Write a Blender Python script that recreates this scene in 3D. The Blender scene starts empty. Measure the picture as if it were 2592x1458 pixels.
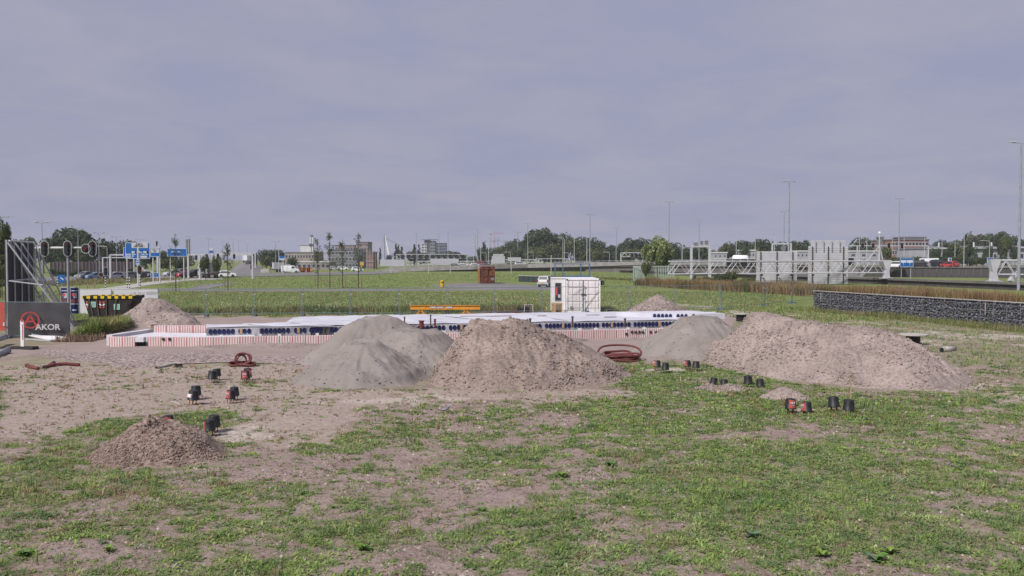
import bpy, bmesh, math, random
import numpy as np
from mathutils import Vector, Matrix, Euler

# ------------------------------------------------------------------ camera, sky, sun, exposure
sc = bpy.context.scene
COL = sc.collection
F, CX, CY, CH, HOR = 2245.0, 1296.0, 729.0, 4.1, 655.0
PITCH = math.atan((CY - HOR) / F)
cam_d = bpy.data.cameras.new('camera')
cam_d.sensor_width = 36.0
cam_d.lens = 36.0 * F / 2592.0
cam_d.clip_start = 0.1
cam_d.clip_end = 9000.0
cam = bpy.data.objects.new('camera', cam_d)
COL.objects.link(cam)
cam.location = (0, 0, CH)
cam.rotation_euler = (math.radians(90) - PITCH, 0, 0)
sc.camera = cam

SUN_EL, SUN_AZ = math.radians(46), math.radians(222)      # azimuth clockwise from +Y: behind the camera, to its left
world = bpy.data.worlds.new('World')
sc.world = world
world.use_nodes = True
wn, wl = world.node_tree.nodes, world.node_tree.links
wn.clear()
w_out = wn.new('ShaderNodeOutputWorld')
sky = wn.new('ShaderNodeTexSky')
sky.sky_type = 'NISHITA'
sky.sun_disc = False
sky.sun_elevation = SUN_EL
sky.sun_rotation = SUN_AZ
sky.air_density = 1.2
sky.dust_density = 2.5
bg1 = wn.new('ShaderNodeBackground')
bg1.inputs['Strength'].default_value = 0.05
wl.new(sky.outputs[0], bg1.inputs['Color'])
# a thin even cloud layer in front of the blue: soft streaks on a flat ceiling above the land
wtc = wn.new('ShaderNodeTexCoord')
wsep = wn.new('ShaderNodeSeparateXYZ')
wl.new(wtc.outputs['Generated'], wsep.inputs[0])
wz = wn.new('ShaderNodeMath'); wz.operation = 'MAXIMUM'; wz.inputs[1].default_value = 0.0
wl.new(wsep.outputs['Z'], wz.inputs[0])
wza = wn.new('ShaderNodeMath'); wza.operation = 'ADD'; wza.inputs[1].default_value = 0.12
wl.new(wz.outputs[0], wza.inputs[0])
wdx = wn.new('ShaderNodeMath'); wdx.operation = 'DIVIDE'
wdy = wn.new('ShaderNodeMath'); wdy.operation = 'DIVIDE'
wl.new(wsep.outputs['X'], wdx.inputs[0]); wl.new(wza.outputs[0], wdx.inputs[1])
wl.new(wsep.outputs['Y'], wdy.inputs[0]); wl.new(wza.outputs[0], wdy.inputs[1])
wcb = wn.new('ShaderNodeCombineXYZ')
wl.new(wdx.outputs[0], wcb.inputs[0]); wl.new(wdy.outputs[0], wcb.inputs[1])
n1 = wn.new('ShaderNodeTexNoise')
n1.inputs['Scale'].default_value = 1.3; n1.inputs['Detail'].default_value = 8; n1.inputs['Roughness'].default_value = 0.52
n1.inputs['Distortion'].default_value = 0.7
wl.new(wcb.outputs[0], n1.inputs['Vector'])
ramp = wn.new('ShaderNodeValToRGB')
ramp.color_ramp.elements[0].position = 0.36
ramp.color_ramp.elements[0].color = (0.203, 0.212, 0.306, 1)
ramp.color_ramp.elements[1].position = 0.66
ramp.color_ramp.elements[1].color = (0.250, 0.246, 0.312, 1)
n2w = wn.new('ShaderNodeTexNoise')
n2w.inputs['Scale'].default_value = 4.2; n2w.inputs['Detail'].default_value = 7; n2w.inputs['Roughness'].default_value = 0.6
n2w.inputs['Distortion'].default_value = 1.2
wl.new(wcb.outputs[0], n2w.inputs['Vector'])
nmx = wn.new('ShaderNodeMix'); nmx.data_type = 'FLOAT'; nmx.inputs['Factor'].default_value = 0.24
wl.new(n1.outputs['Fac'], nmx.inputs['A']); wl.new(n2w.outputs['Fac'], nmx.inputs['B'])
wl.new(nmx.outputs['Result'], ramp.inputs['Fac'])
bg2 = wn.new('ShaderNodeBackground')
bg2.inputs['Strength'].default_value = 1.0
wl.new(ramp.outputs[0], bg2.inputs['Color'])
wmix = wn.new('ShaderNodeMixShader')
wmix.inputs[0].default_value = 0.9
wl.new(bg1.outputs[0], wmix.inputs[1]); wl.new(bg2.outputs[0], wmix.inputs[2])
wl.new(wmix.outputs[0], w_out.inputs['Surface'])

sun_d = bpy.data.lights.new('sun', 'SUN')
sun_d.energy = 2.9
sun_d.angle = math.radians(9)
sun_d.color = (1.0, 0.955, 0.91)
sun = bpy.data.objects.new('sun', sun_d)
COL.objects.link(sun)
sun_dir = Vector((math.sin(SUN_AZ) * math.cos(SUN_EL), math.cos(SUN_AZ) * math.cos(SUN_EL), math.sin(SUN_EL)))
sun.rotation_euler = sun_dir.to_track_quat('Z', 'Y').to_euler()
sun.location = sun_dir * 60

vs = sc.view_settings
vs.view_transform = 'Standard'
vs.look = 'None'
vs.gamma = 1.0
vs.exposure = 0.66
vs.use_curve_mapping = False
try:
    sc.cycles.use_denoising = True
    sc.cycles.max_bounces = 5
    sc.cycles.transparent_max_bounces = 6
    sc.cycles.volume_bounces = 0
except Exception:
    pass

# ------------------------------------------------------------------ helpers
rnd = random.Random(7)
rng = np.random.default_rng(11)
SP, CP = math.sin(PITCH), math.cos(PITCH)

def ray(px, py):
    u, v = (px - CX) / F, (CY - py) / F
    return Vector((u, CP + v * SP, -SP + v * CP))

def P(px, py, z=0.0):                    # the point of the plane at height z seen at a photo pixel
    d = ray(px, py)
    t = (z - CH) / d.z
    return Vector((d.x * t, d.y * t, z))

def D(px, py, Y):                        # the point at a known distance Y
    d = ray(px, py)
    t = Y / d.y
    return Vector((d.x * t, Y, CH + d.z * t))

def to_px(X, Y, Z=0.0):
    dz = Z - CH
    fw = Y * CP - dz * SP
    up = Y * SP + dz * CP
    return CX + F * X / fw, CY - F * up / fw

def _hash(ix, iy, seed):
    h = (ix.astype(np.int64) * 374761393 + iy.astype(np.int64) * 668265263 + seed * 1442695041) & 0xffffffff
    h = ((h ^ (h >> 13)) * 1274126177) & 0xffffffff
    return ((h ^ (h >> 16)) & 0xffff) / 65535.0

def vnoise(x, y, seed=0):
    x = np.asarray(x, float); y = np.asarray(y, float)
    ix, iy = np.floor(x), np.floor(y)
    fx, fy = x - ix, y - iy
    fx = fx * fx * (3 - 2 * fx); fy = fy * fy * (3 - 2 * fy)
    a = _hash(ix, iy, seed); b = _hash(ix + 1, iy, seed)
    c = _hash(ix, iy + 1, seed); d = _hash(ix + 1, iy + 1, seed)
    return (a * (1 - fx) + b * fx) * (1 - fy) + (c * (1 - fx) + d * fx) * fy

def fbm(x, y, oct=4, seed=0, gain=0.5):
    s = np.zeros(np.broadcast(np.asarray(x), np.asarray(y)).shape); a = 1.0; t = 0.0
    for o in range(oct):
        s = s + a * vnoise(np.asarray(x) * 2 ** o + o * 17.3, np.asarray(y) * 2 ** o - o * 9.7, seed + o)
        t += a; a *= gain
    return s / t

def sstep(a, b, x):
    t = np.clip((x - a) / (b - a), 0, 1)
    return t * t * (3 - 2 * t)

def gh(x, y):                            # height of the land: nearly flat, rough close by
    x = np.asarray(x, float); y = np.asarray(y, float)
    w = 1 - sstep(45, 75, y)
    h = (fbm(x * 0.35, y * 0.35, 3, 3) - 0.5) * 0.12 + (fbm(x * 2.2, y * 2.2, 3, 5) - 0.5) * 0.07
    return h * w

def g1(x, y):
    return float(gh(np.array([x]), np.array([y]))[0])

def onground(px, py):
    p = P(px, py)
    p.z = g1(p.x, p.y)
    return p

class MB:
    def __init__(s):
        s.v, s.f, s.m = [], [], []
    def add(s, vs_, fs, m=0):
        o = len(s.v)
        s.v.extend([tuple(q) for q in vs_])
        for f in fs:
            s.f.append(tuple(i + o for i in f)); s.m.append(m)
        return s
    def box(s, c, size, rz=0.0, m=0, rot=None):
        x, y, z = size[0] / 2, size[1] / 2, size[2] / 2
        R = rot if rot is not None else Matrix.Rotation(rz, 3, 'Z')
        c = Vector(c)
        vs_ = [c + R @ Vector((a, b, d)) for d in (-z, z) for a, b in ((-x, -y), (x, -y), (x, y), (-x, y))]
        return s.add(vs_, [(3, 2, 1, 0), (4, 5, 6, 7), (0, 1, 5, 4), (1, 2, 6, 5), (2, 3, 7, 6), (3, 0, 4, 7)], m)
    def beam(s, p, q, w, h, m=0):
        p, q = Vector(p), Vector(q)
        d = q - p
        L = d.length
        if L < 1e-6:
            return s
        x = d / L
        up = Vector((0, 0, 1)) if abs(x.z) < 0.95 else Vector((0, 1, 0))
        y = up.cross(x).normalized(); z = x.cross(y)
        R = Matrix((x, y, z)).transposed()
        return s.box((p + q) / 2, (L, w, h), m=m, rot=R)
    def tube(s, p, q, r0, r1=None, n=8, m=0, cap=True):
        p, q = Vector(p), Vector(q)
        r1 = r0 if r1 is None else r1
        d = (q - p)
        if d.length < 1e-7:
            return s
        d.normalize()
        a = d.orthogonal().normalized(); b = d.cross(a)
        vs_ = []
        for c, r in ((p, r0), (q, r1)):
            for i in range(n):
                t = 2 * math.pi * i / n
                vs_.append(c + a * (r * math.cos(t)) + b * (r * math.sin(t)))
        fs = [(i, (i + 1) % n, n + (i + 1) % n, n + i) for i in range(n)]
        if cap:
            fs += [tuple(reversed(range(n))), tuple(range(n, 2 * n))]
        return s.add(vs_, fs, m)
    def path(s, pts, r, n=6, m=0):
        pts = [Vector(q) for q in pts]
        vs_ = []
        a = None
        for i, q in enumerate(pts):
            d = (pts[min(i + 1, len(pts) - 1)] - pts[max(i - 1, 0)])
            d = d.normalized() if d.length > 1e-9 else Vector((1, 0, 0))
            a = d.orthogonal().normalized() if a is None else (a - d * a.dot(d)).normalized()
            b = d.cross(a)
            rr = r[i] if isinstance(r, (list, tuple)) else r
            for k in range(n):
                t = 2 * math.pi * k / n
                vs_.append(q + a * (rr * math.cos(t)) + b * (rr * math.sin(t)))
        fs = []
        for i in range(len(pts) - 1):
            for k in range(n):
                fs.append((i * n + k, i * n + (k + 1) % n, (i + 1) * n + (k + 1) % n, (i + 1) * n + k))
        fs.append(tuple(reversed(range(n)))); e = (len(pts) - 1) * n
        fs.append(tuple(range(e, e + n)))
        return s.add(vs_, fs, m)
    def lathe(s, prof, n=12, c=(0, 0, 0), m=0):
        c = Vector(c)
        vs_ = []
        for r, z in prof:
            for k in range(n):
                t = 2 * math.pi * k / n
                vs_.append(c + Vector((r * math.cos(t), r * math.sin(t), z)))
        fs = []
        for i in range(len(prof) - 1):
            for k in range(n):
                fs.append((i * n + k, i * n + (k + 1) % n, (i + 1) * n + (k + 1) % n, (i + 1) * n + k))
        fs.append(tuple(reversed(range(n)))); e = (len(prof) - 1) * n
        fs.append(tuple(range(e, e + n)))
        return s.add(vs_, fs, m)
    def slab(s, poly, z0, z1, m=0):          # vertical prism over an xy polygon, z may be a list per vertex
        n = len(poly)
        z0 = z0 if isinstance(z0, (list, tuple)) else [z0] * n
        z1 = z1 if isinstance(z1, (list, tuple)) else [z1] * n
        vs_ = [(q[0], q[1], z) for q, z in zip(poly, z0)] + [(q[0], q[1], z) for q, z in zip(poly, z1)]
        fs = [(i, (i + 1) % n, n + (i + 1) % n, n + i) for i in range(n)]
        fs += [tuple(reversed(range(n))), tuple(range(n, 2 * n))]
        return s.add(vs_, fs, m)
    def quad(s, a, b, c, d, m=0):
        return s.add([a, b, c, d], [(0, 1, 2, 3)], m)
    def mesh(s, name, mats, smooth=False):
        me = bpy.data.meshes.new(name)
        me.from_pydata([tuple(q) for q in s.v], [], s.f)
        for m in (mats if isinstance(mats, (list, tuple)) else [mats]):
            me.materials.append(m)
        me.polygons.foreach_set('material_index', s.m)
        bm = bmesh.new(); bm.from_mesh(me)
        bmesh.ops.recalc_face_normals(bm, faces=bm.faces)
        bm.to_mesh(me); bm.free()
        if smooth:
            me.polygons.foreach_set('use_smooth', [True] * len(me.polygons))
        me.update()
        return me
    def build(s, name, mats, parent=None, loc=None, rz=0.0, smooth=False):
        return put(name, s.mesh(name, mats, smooth), parent, loc, rz)

def put(name, me, parent=None, loc=None, rz=0.0, m=None):
    o = bpy.data.objects.new(name, me)
    COL.objects.link(o)
    if parent is not None:
        o.parent = parent
    if loc is not None:
        o.location = loc
    if rz:
        o.rotation_euler = (0, 0, rz)
    if m is not None:
        o.material_slots[0].link = 'OBJECT'
        o.material_slots[0].material = m
    return o

def tag(o, label=None, cat=None, group=None, kind=None):
    if label: o['label'] = label
    if cat: o['category'] = cat
    if group: o['group'] = group
    if kind: o['kind'] = kind
    return o

def thing(name, label, cat, loc=(0, 0, 0), rz=0.0, group=None):
    o = bpy.data.objects.new(name, None)
    o.empty_display_size = 0.3
    COL.objects.link(o)
    o.location = loc
    o.rotation_euler = (0, 0, rz)
    return tag(o, label, cat, group)

def copy_tree(o, parent=None):
    c = o.copy()
    COL.objects.link(c)
    c.parent = parent
    for ch in list(o.children):
        copy_tree(ch, c)
    return c

# ------------------------------------------------------------------ materials
def mat(name, c1, c2=None, rough=0.8, scale=4.0, detail=5, bump=0.0, bscale=None, metal=0.0, spec=0.3, lo=0.35, hi=0.65, stretch=None, attr=None, vary=0.0, patch=0.0):
    m = bpy.data.materials.new(name)
    m.use_nodes = True
    N, L = m.node_tree.nodes, m.node_tree.links
    b = N['Principled BSDF']
    b.inputs['Roughness'].default_value = rough
    b.inputs['Metallic'].default_value = metal
    b.inputs['Specular IOR Level'].default_value = spec
    if c2 is None:
        c2 = tuple(v * 0.8 for v in c1)
    tc = N.new('ShaderNodeTexCoord')
    vec = tc.outputs['Object']
    if stretch:
        mp = N.new('ShaderNodeMapping'); mp.inputs['Scale'].default_value = stretch
        L.new(vec, mp.inputs[0]); vec = mp.outputs[0]
    nz = N.new('ShaderNodeTexNoise')
    nz.inputs['Scale'].default_value = scale
    nz.inputs['Detail'].default_value = detail
    nz.inputs['Roughness'].default_value = 0.6
    L.new(vec, nz.inputs['Vector'])
    mr = N.new('ShaderNodeMapRange')
    mr.inputs['From Min'].default_value = lo; mr.inputs['From Max'].default_value = hi
    L.new(nz.outputs['Fac'], mr.inputs['Value'])
    mx = N.new('ShaderNodeMix'); mx.data_type = 'RGBA'
    mx.inputs['A'].default_value = (*c1, 1); mx.inputs['B'].default_value = (*c2, 1)
    L.new(mr.outputs[0], mx.inputs['Factor'])
    out = mx.outputs['Result']
    if attr:
        at = N.new('ShaderNodeAttribute'); at.attribute_name = attr
        mu = N.new('ShaderNodeMix'); mu.data_type = 'RGBA'; mu.blend_type = 'MULTIPLY'
        mu.inputs['Factor'].default_value = 1.0
        L.new(at.outputs['Color'], mu.inputs['A']); L.new(out, mu.inputs['B'])
        out = mu.outputs['Result']
    if patch:                                # broad damp and dry areas
        pn = N.new('ShaderNodeTexNoise'); pn.inputs['Scale'].default_value = 0.8; pn.inputs['Detail'].default_value = 5
        L.new(tc.outputs['Object'], pn.inputs['Vector'])
        pr_ = N.new('ShaderNodeMapRange'); pr_.inputs['From Min'].default_value = 0.36; pr_.inputs['From Max'].default_value = 0.62
        pr_.inputs['To Min'].default_value = 1 - patch; pr_.inputs['To Max'].default_value = 1 + patch * 0.3
        L.new(pn.outputs['Fac'], pr_.inputs['Value'])
        pm = N.new('ShaderNodeMix'); pm.data_type = 'RGBA'; pm.blend_type = 'MULTIPLY'; pm.inputs['Factor'].default_value = 1.0
        L.new(out, pm.inputs['A']); L.new(pr_.outputs[0], pm.inputs['B'])
        out = pm.outputs['Result']
    if vary:
        oi = N.new('ShaderNodeObjectInfo')
        vr = N.new('ShaderNodeMapRange'); vr.inputs['To Min'].default_value = 1 - vary; vr.inputs['To Max'].default_value = 1 + vary * 0.4
        L.new(oi.outputs['Random'], vr.inputs['Value'])
        vm = N.new('ShaderNodeMix'); vm.data_type = 'RGBA'; vm.blend_type = 'MULTIPLY'; vm.inputs['Factor'].default_value = 1.0
        L.new(out, vm.inputs['A']); L.new(vr.outputs[0], vm.inputs['B'])
        out = vm.outputs['Result']
    L.new(out, b.inputs['Base Color'])
    if bump:
        n2 = N.new('ShaderNodeTexNoise')
        n2.inputs['Scale'].default_value = bscale or scale * 6
        n2.inputs['Detail'].default_value = 4
        L.new(vec, n2.inputs['Vector'])
        bp = N.new('ShaderNodeBump')
        bp.inputs['Strength'].default_value = min(1.0, bump)
        bp.inputs['Distance'].default_value = 0.03
        L.new(n2.outputs['Fac'], bp.inputs['Height'])
        L.new(bp.outputs[0], b.inputs['Normal'])
    return m

def leafmat(name, tint=(1, 1, 1)):
    m = mat(name, tint, tuple(v * 0.75 for v in tint), rough=0.65, scale=0.6, attr='Col', spec=0.25)
    N, L = m.node_tree.nodes, m.node_tree.links
    b = N['Principled BSDF']
    col = b.inputs['Base Color'].links[0].from_socket
    tr = N.new('ShaderNodeBsdfTranslucent')
    L.new(col, tr.inputs['Color'])
    ms = N.new('ShaderNodeMixShader'); ms.inputs[0].default_value = 0.25
    L.new(b.outputs[0], ms.inputs[1]); L.new(tr.outputs[0], ms.inputs[2])
    L.new(ms.outputs[0], N['Material Output'].inputs['Surface'])
    return m

def stripemat(name, ca, cb, axis, freq, duty, rough=0.7, off=0.0):
    m = mat(name, ca, tuple(v * 0.86 for v in ca), rough=rough, scale=3, vary=0.14)
    N, L = m.node_tree.nodes, m.node_tree.links
    b = N['Principled BSDF']
    base = b.inputs['Base Color'].links[0].from_socket
    tc = N.new('ShaderNodeTexCoord'); sp = N.new('ShaderNodeSeparateXYZ')
    L.new(tc.outputs['Object'], sp.inputs[0])
    mu = N.new('ShaderNodeMath'); mu.operation = 'MULTIPLY_ADD'; mu.inputs[1].default_value = freq; mu.inputs[2].default_value = off
    L.new(sp.outputs[axis], mu.inputs[0])
    fr = N.new('ShaderNodeMath'); fr.operation = 'FRACT'; L.new(mu.outputs[0], fr.inputs[0])
    lt = N.new('ShaderNodeMath'); lt.operation = 'LESS_THAN'; lt.inputs[1].default_value = duty
    L.new(fr.outputs[0], lt.inputs[0])
    mx = N.new('ShaderNodeMix'); mx.data_type = 'RGBA'
    L.new(lt.outputs[0], mx.inputs['Factor']); L.new(base, mx.inputs['A']); mx.inputs['B'].default_value = (*cb, 1)
    L.new(mx.outputs['Result'], b.inputs['Base Color'])
    return m

M = {}
def mk(k, *a, **kw):
    M[k] = mat(k, *a, **kw)
mk('galv', (0.50, 0.51, 0.54), (0.38, 0.39, 0.42), rough=0.45, metal=0.15, scale=3)
mk('lamp_grey', (0.30, 0.32, 0.36), (0.22, 0.24, 0.27), rough=0.5, scale=2)
mk('post_pale', (0.50, 0.51, 0.50), (0.40, 0.41, 0.40), rough=0.5, scale=2)
mk('white_paint', (0.50, 0.50, 0.53), (0.40, 0.40, 0.43), rough=0.45, scale=2.5)
mk('white_bright', (0.80, 0.79, 0.80), (0.70, 0.69, 0.70), rough=0.5, scale=1.5)
mk('black', (0.012, 0.012, 0.014), (0.02, 0.02, 0.022), rough=0.6)
mk('black_plastic', (0.010, 0.011, 0.013), (0.022, 0.022, 0.025), rough=0.5, scale=9, spec=0.3)
mk('rubber', (0.03, 0.03, 0.03), (0.05, 0.045, 0.04), rough=0.85)
mk('red_sticker', (0.40, 0.085, 0.065), (0.32, 0.065, 0.05), rough=0.5, scale=12)
mk('pink_red', (0.60, 0.10, 0.09), (0.5, 0.08, 0.08), rough=0.5)
mk('sign_blue', (0.012, 0.11, 0.36), (0.01, 0.09, 0.31), rough=0.4, scale=0.6)
mk('sign_text', (0.62, 0.66, 0.74), (0.5, 0.55, 0.65), rough=0.5)
mk('navy', (0.012, 0.02, 0.10), (0.01, 0.015, 0.07), rough=0.45)
mk('yellow', (0.62, 0.40, 0.02), (0.50, 0.31, 0.02), rough=0.5, scale=6)
mk('beam_yellow', (0.62, 0.30, 0.04), (0.50, 0.22, 0.03), rough=0.5, scale=2)
mk('rust', (0.20, 0.07, 0.03), (0.055, 0.026, 0.02), rough=0.9, scale=2.2, bump=0.4, lo=0.4, hi=0.6)
mk('rust_orange', (0.40, 0.17, 0.035), (0.22, 0.085, 0.02), rough=0.85, scale=1.3)
mk('rust_red', (0.16, 0.035, 0.025), (0.10, 0.028, 0.02), rough=0.85, scale=2)
mk('steel_dark', (0.06, 0.055, 0.055), (0.10, 0.07, 0.05), rough=0.7, scale=5)
mk('wood', (0.28, 0.205, 0.145), (0.19, 0.135, 0.10), rough=0.85, scale=3, stretch=(1, 8, 8))
mk('wood_pale', (0.46, 0.32, 0.20), (0.36, 0.24, 0.14), rough=0.85, scale=6)
mk('concrete', (0.30, 0.285, 0.28), (0.21, 0.20, 0.195), rough=0.9, scale=0.8, bump=0.2)
mk('concrete_dark', (0.085, 0.078, 0.078), (0.05, 0.046, 0.047), rough=0.9, scale=0.35, stretch=(1, 1, 0.25), bump=0.2)
mk('concrete_mid', (0.17, 0.155, 0.15), (0.11, 0.10, 0.098), rough=0.9, scale=0.3, bump=0.2)
mk('asphalt', (0.20, 0.185, 0.185), (0.15, 0.14, 0.14), rough=0.95, scale=0.15, bump=0.15)
mk('kerb', (0.42, 0.40, 0.38), (0.33, 0.31, 0.30), rough=0.9, scale=0.7)
mk('glass', (0.02, 0.025, 0.03), (0.035, 0.04, 0.045), rough=0.32, spec=0.4)
mk('tail_red', (0.35, 0.02, 0.02), rough=0.3)
mk('head_white', (0.75, 0.76, 0.78), rough=0.25)
mk('rim', (0.30, 0.30, 0.31), rough=0.4, metal=0.6)
mk('pvc_red', (0.17, 0.045, 0.042), (0.11, 0.03, 0.032), rough=0.55, scale=6)
mk('pvc_grey', (0.30, 0.32, 0.33), (0.23, 0.24, 0.25), rough=0.5, scale=4)
mk('pipe_pale', (0.45, 0.42, 0.39), (0.33, 0.30, 0.27), rough=0.7, scale=5)
mk('eps', (0.62, 0.61, 0.64), (0.50, 0.49, 0.53), rough=0.8, scale=2, vary=0.16)
mk('sheet', (0.58, 0.575, 0.63), (0.48, 0.475, 0.53), rough=0.7, scale=0.7, bump=0.25, bscale=3)
mk('blue_tube', (0.012, 0.016, 0.07), (0.02, 0.025, 0.10), rough=0.5)
mk('foot_blue', (0.10, 0.14, 0.20), (0.07, 0.10, 0.15), rough=0.7, scale=6)
mk('fence_steel', (0.22, 0.29, 0.33), (0.15, 0.20, 0.23), rough=0.5, metal=0.3, scale=5)
mk('frame_blue', (0.08, 0.15, 0.28), (0.06, 0.12, 0.22), rough=0.5)
mk('bark', (0.09, 0.075, 0.06), (0.05, 0.04, 0.033), rough=0.9, scale=6)
mk('stone_dark', (0.10, 0.105, 0.125), (0.055, 0.058, 0.07), rough=0.75, scale=4, lo=0.3, hi=0.7)
mk('palisade', (0.36, 0.42, 0.38), (0.28, 0.33, 0.30), rough=0.6)
mk('mesh_dark', (0.115, 0.112, 0.12), (0.085, 0.083, 0.09), rough=0.85, scale=1.2)
mk('green_dark', (0.03, 0.045, 0.05), (0.045, 0.06, 0.065), rough=0.7)
mk('glass_far', (0.05, 0.06, 0.085), (0.035, 0.042, 0.06), rough=0.2, spec=0.6)
mk('brick_pink', (0.30, 0.17, 0.14), (0.22, 0.13, 0.11), rough=0.9, scale=0.5)
mk('fac_beige', (0.33, 0.27, 0.24), (0.25, 0.20, 0.18), rough=0.9, scale=0.3)
mk('fac_grey', (0.20, 0.20, 0.21), (0.14, 0.14, 0.15), rough=0.85, scale=0.3)
mk('fac_white', (0.60, 0.60, 0.62), (0.50, 0.50, 0.52), rough=0.8, scale=0.3)
mk('fac_blue', (0.10, 0.115, 0.16), (0.07, 0.08, 0.115), rough=0.5, scale=0.3)
mk('crane_red', (0.45, 0.17, 0.14), rough=0.6)
mk('leg_red', (0.20, 0.05, 0.04), rough=0.8)
M['leaf'] = leafmat('leaf')
M['grass'] = leafmat('grass')
M['striped'] = stripemat('striped', (0.66, 0.60, 0.60), (0.44, 0.15, 0.125), 0, 8.3, 0.33)
M['skip_rim'] = stripemat('skip_rim', (0.015, 0.015, 0.015), (0.62, 0.44, 0.02), 0, 2.05, 0.5)
M['post_bw'] = stripemat('post_bw', (0.70, 0.70, 0.70), (0.02, 0.02, 0.02), 2, 2.6, 0.5)
M['post_rw'] = stripemat('post_rw', (0.75, 0.70, 0.68), (0.60, 0.18, 0.14), 2, 1.1, 0.35)
M['sign_slat'] = mat('sign_slat', (0.52, 0.52, 0.55), (0.44, 0.44, 0.47), rough=0.5, scale=0.7)

def text_obj(s, size, m, parent, loc, rot=(math.pi / 2, 0, 0), name='lettering', bold=0.0, align='CENTER', sx=1.0):
    cu = bpy.data.curves.new('txt', 'FONT')
    cu.body = s; cu.size = size; cu.align_x = align; cu.align_y = 'CENTER'
    cu.extrude = 0.004; cu.offset = bold
    tmp = bpy.data.objects.new('txt', cu)
    COL.objects.link(tmp)
    dg = bpy.context.evaluated_depsgraph_get()
    me = bpy.data.meshes.new_from_object(tmp.evaluated_get(dg))
    bpy.data.objects.remove(tmp); bpy.data.curves.remove(cu)
    me.materials.clear(); me.materials.append(m)
    o = put(name, me, parent, loc)
    o.rotation_euler = rot
    o.scale = (sx, 1, 1)
    return o

# ------------------------------------------------------------------ the land: zones read off the photograph, laid on the ground plane
def inpoly(px, py, poly):
    ins = np.zeros(px.shape, bool)
    n = len(poly); j = n - 1
    for i in range(n):
        xi, yi = poly[i]; xj, yj = poly[j]
        c = ((yi > py) != (yj > py)) & (px < (xj - xi) * (py - yi) / (yj - yi + 1e-9) + xi)
        ins ^= c
        j = i
    return ins

SANDPAD = [(0, 884), (70, 870), (200, 863), (262, 842), (290, 803), (520, 801), (1100, 797), (1540, 791), (1760, 785), (1890, 805), (1660, 915), (1500, 899), (1090, 940), (760, 940), (700, 899), (300, 892), (100, 893), (0, 915)]
GRAVEL = [(90, 890), (300, 889), (700, 897), (770, 903), (770, 925), (560, 921), (300, 927), (140, 915)]
DRY = [(0, 915), (150, 915), (560, 921), (770, 925), (800, 985), (1090, 982), (1580, 986), (1660, 1003), (1500, 1012), (1000, 1028), (850, 1060), (860, 1125), (700, 1135), (560, 1095), (640, 1050), (430, 1030), (250, 1075), (100, 1110), (0, 1100)]
TRACK = [(1700, 770), (1760, 776), (1850, 788), (1950, 800), (2080, 806), (2200, 815), (2330, 834), (2460, 855), (2600, 864)]
PALE = [(625, 1092, 105, 15), (2085, 1046, 130, 9), (1700, 933, 75, 9), (2350, 866, 55, 9), (2262, 1206, 38, 6), (2560, 1010, 60, 14), (2440, 985, 130, 12), (960, 1018, 260, 9), (300, 815, 60, 14)]
BARE = [(1990, 1100, 140, 15), (1230, 1255, 130, 34), (760, 1190, 170, 30), (260, 1410, 170, 40), (1040, 1330, 120, 30), (2520, 1105, 130, 25), (1400, 1060, 120, 18), (700, 1390, 110, 35), (1500, 1420, 120, 22), (2440, 1280, 110, 25), (1010, 1170, 80, 18), (1650, 1330, 90, 25), (2480, 945, 140, 26)]
LUSH = [(430, 1090, 190, 32), (1930, 1240, 380, 90), (1250, 1165, 130, 34), (2230, 1045, 150, 30), (1370, 1330, 90, 60), (1900, 1020, 250, 26), (960, 1340, 90, 70), (1680, 945, 130, 16), (120, 1230, 260, 60), (1600, 1060, 180, 25), (2470, 900, 160, 22), (2100, 1360, 300, 60), (880, 1120, 120, 26)]

def ell(px, py, lst):
    v = np.zeros(px.shape)
    for cx, cy, rx, ry in lst:
        v = np.maximum(v, np.clip(1.25 - np.sqrt(((px - cx) / rx) ** 2 + ((py - cy) / ry) ** 2), 0, 1))
    return np.clip(v * 1.6, 0, 1)

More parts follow.
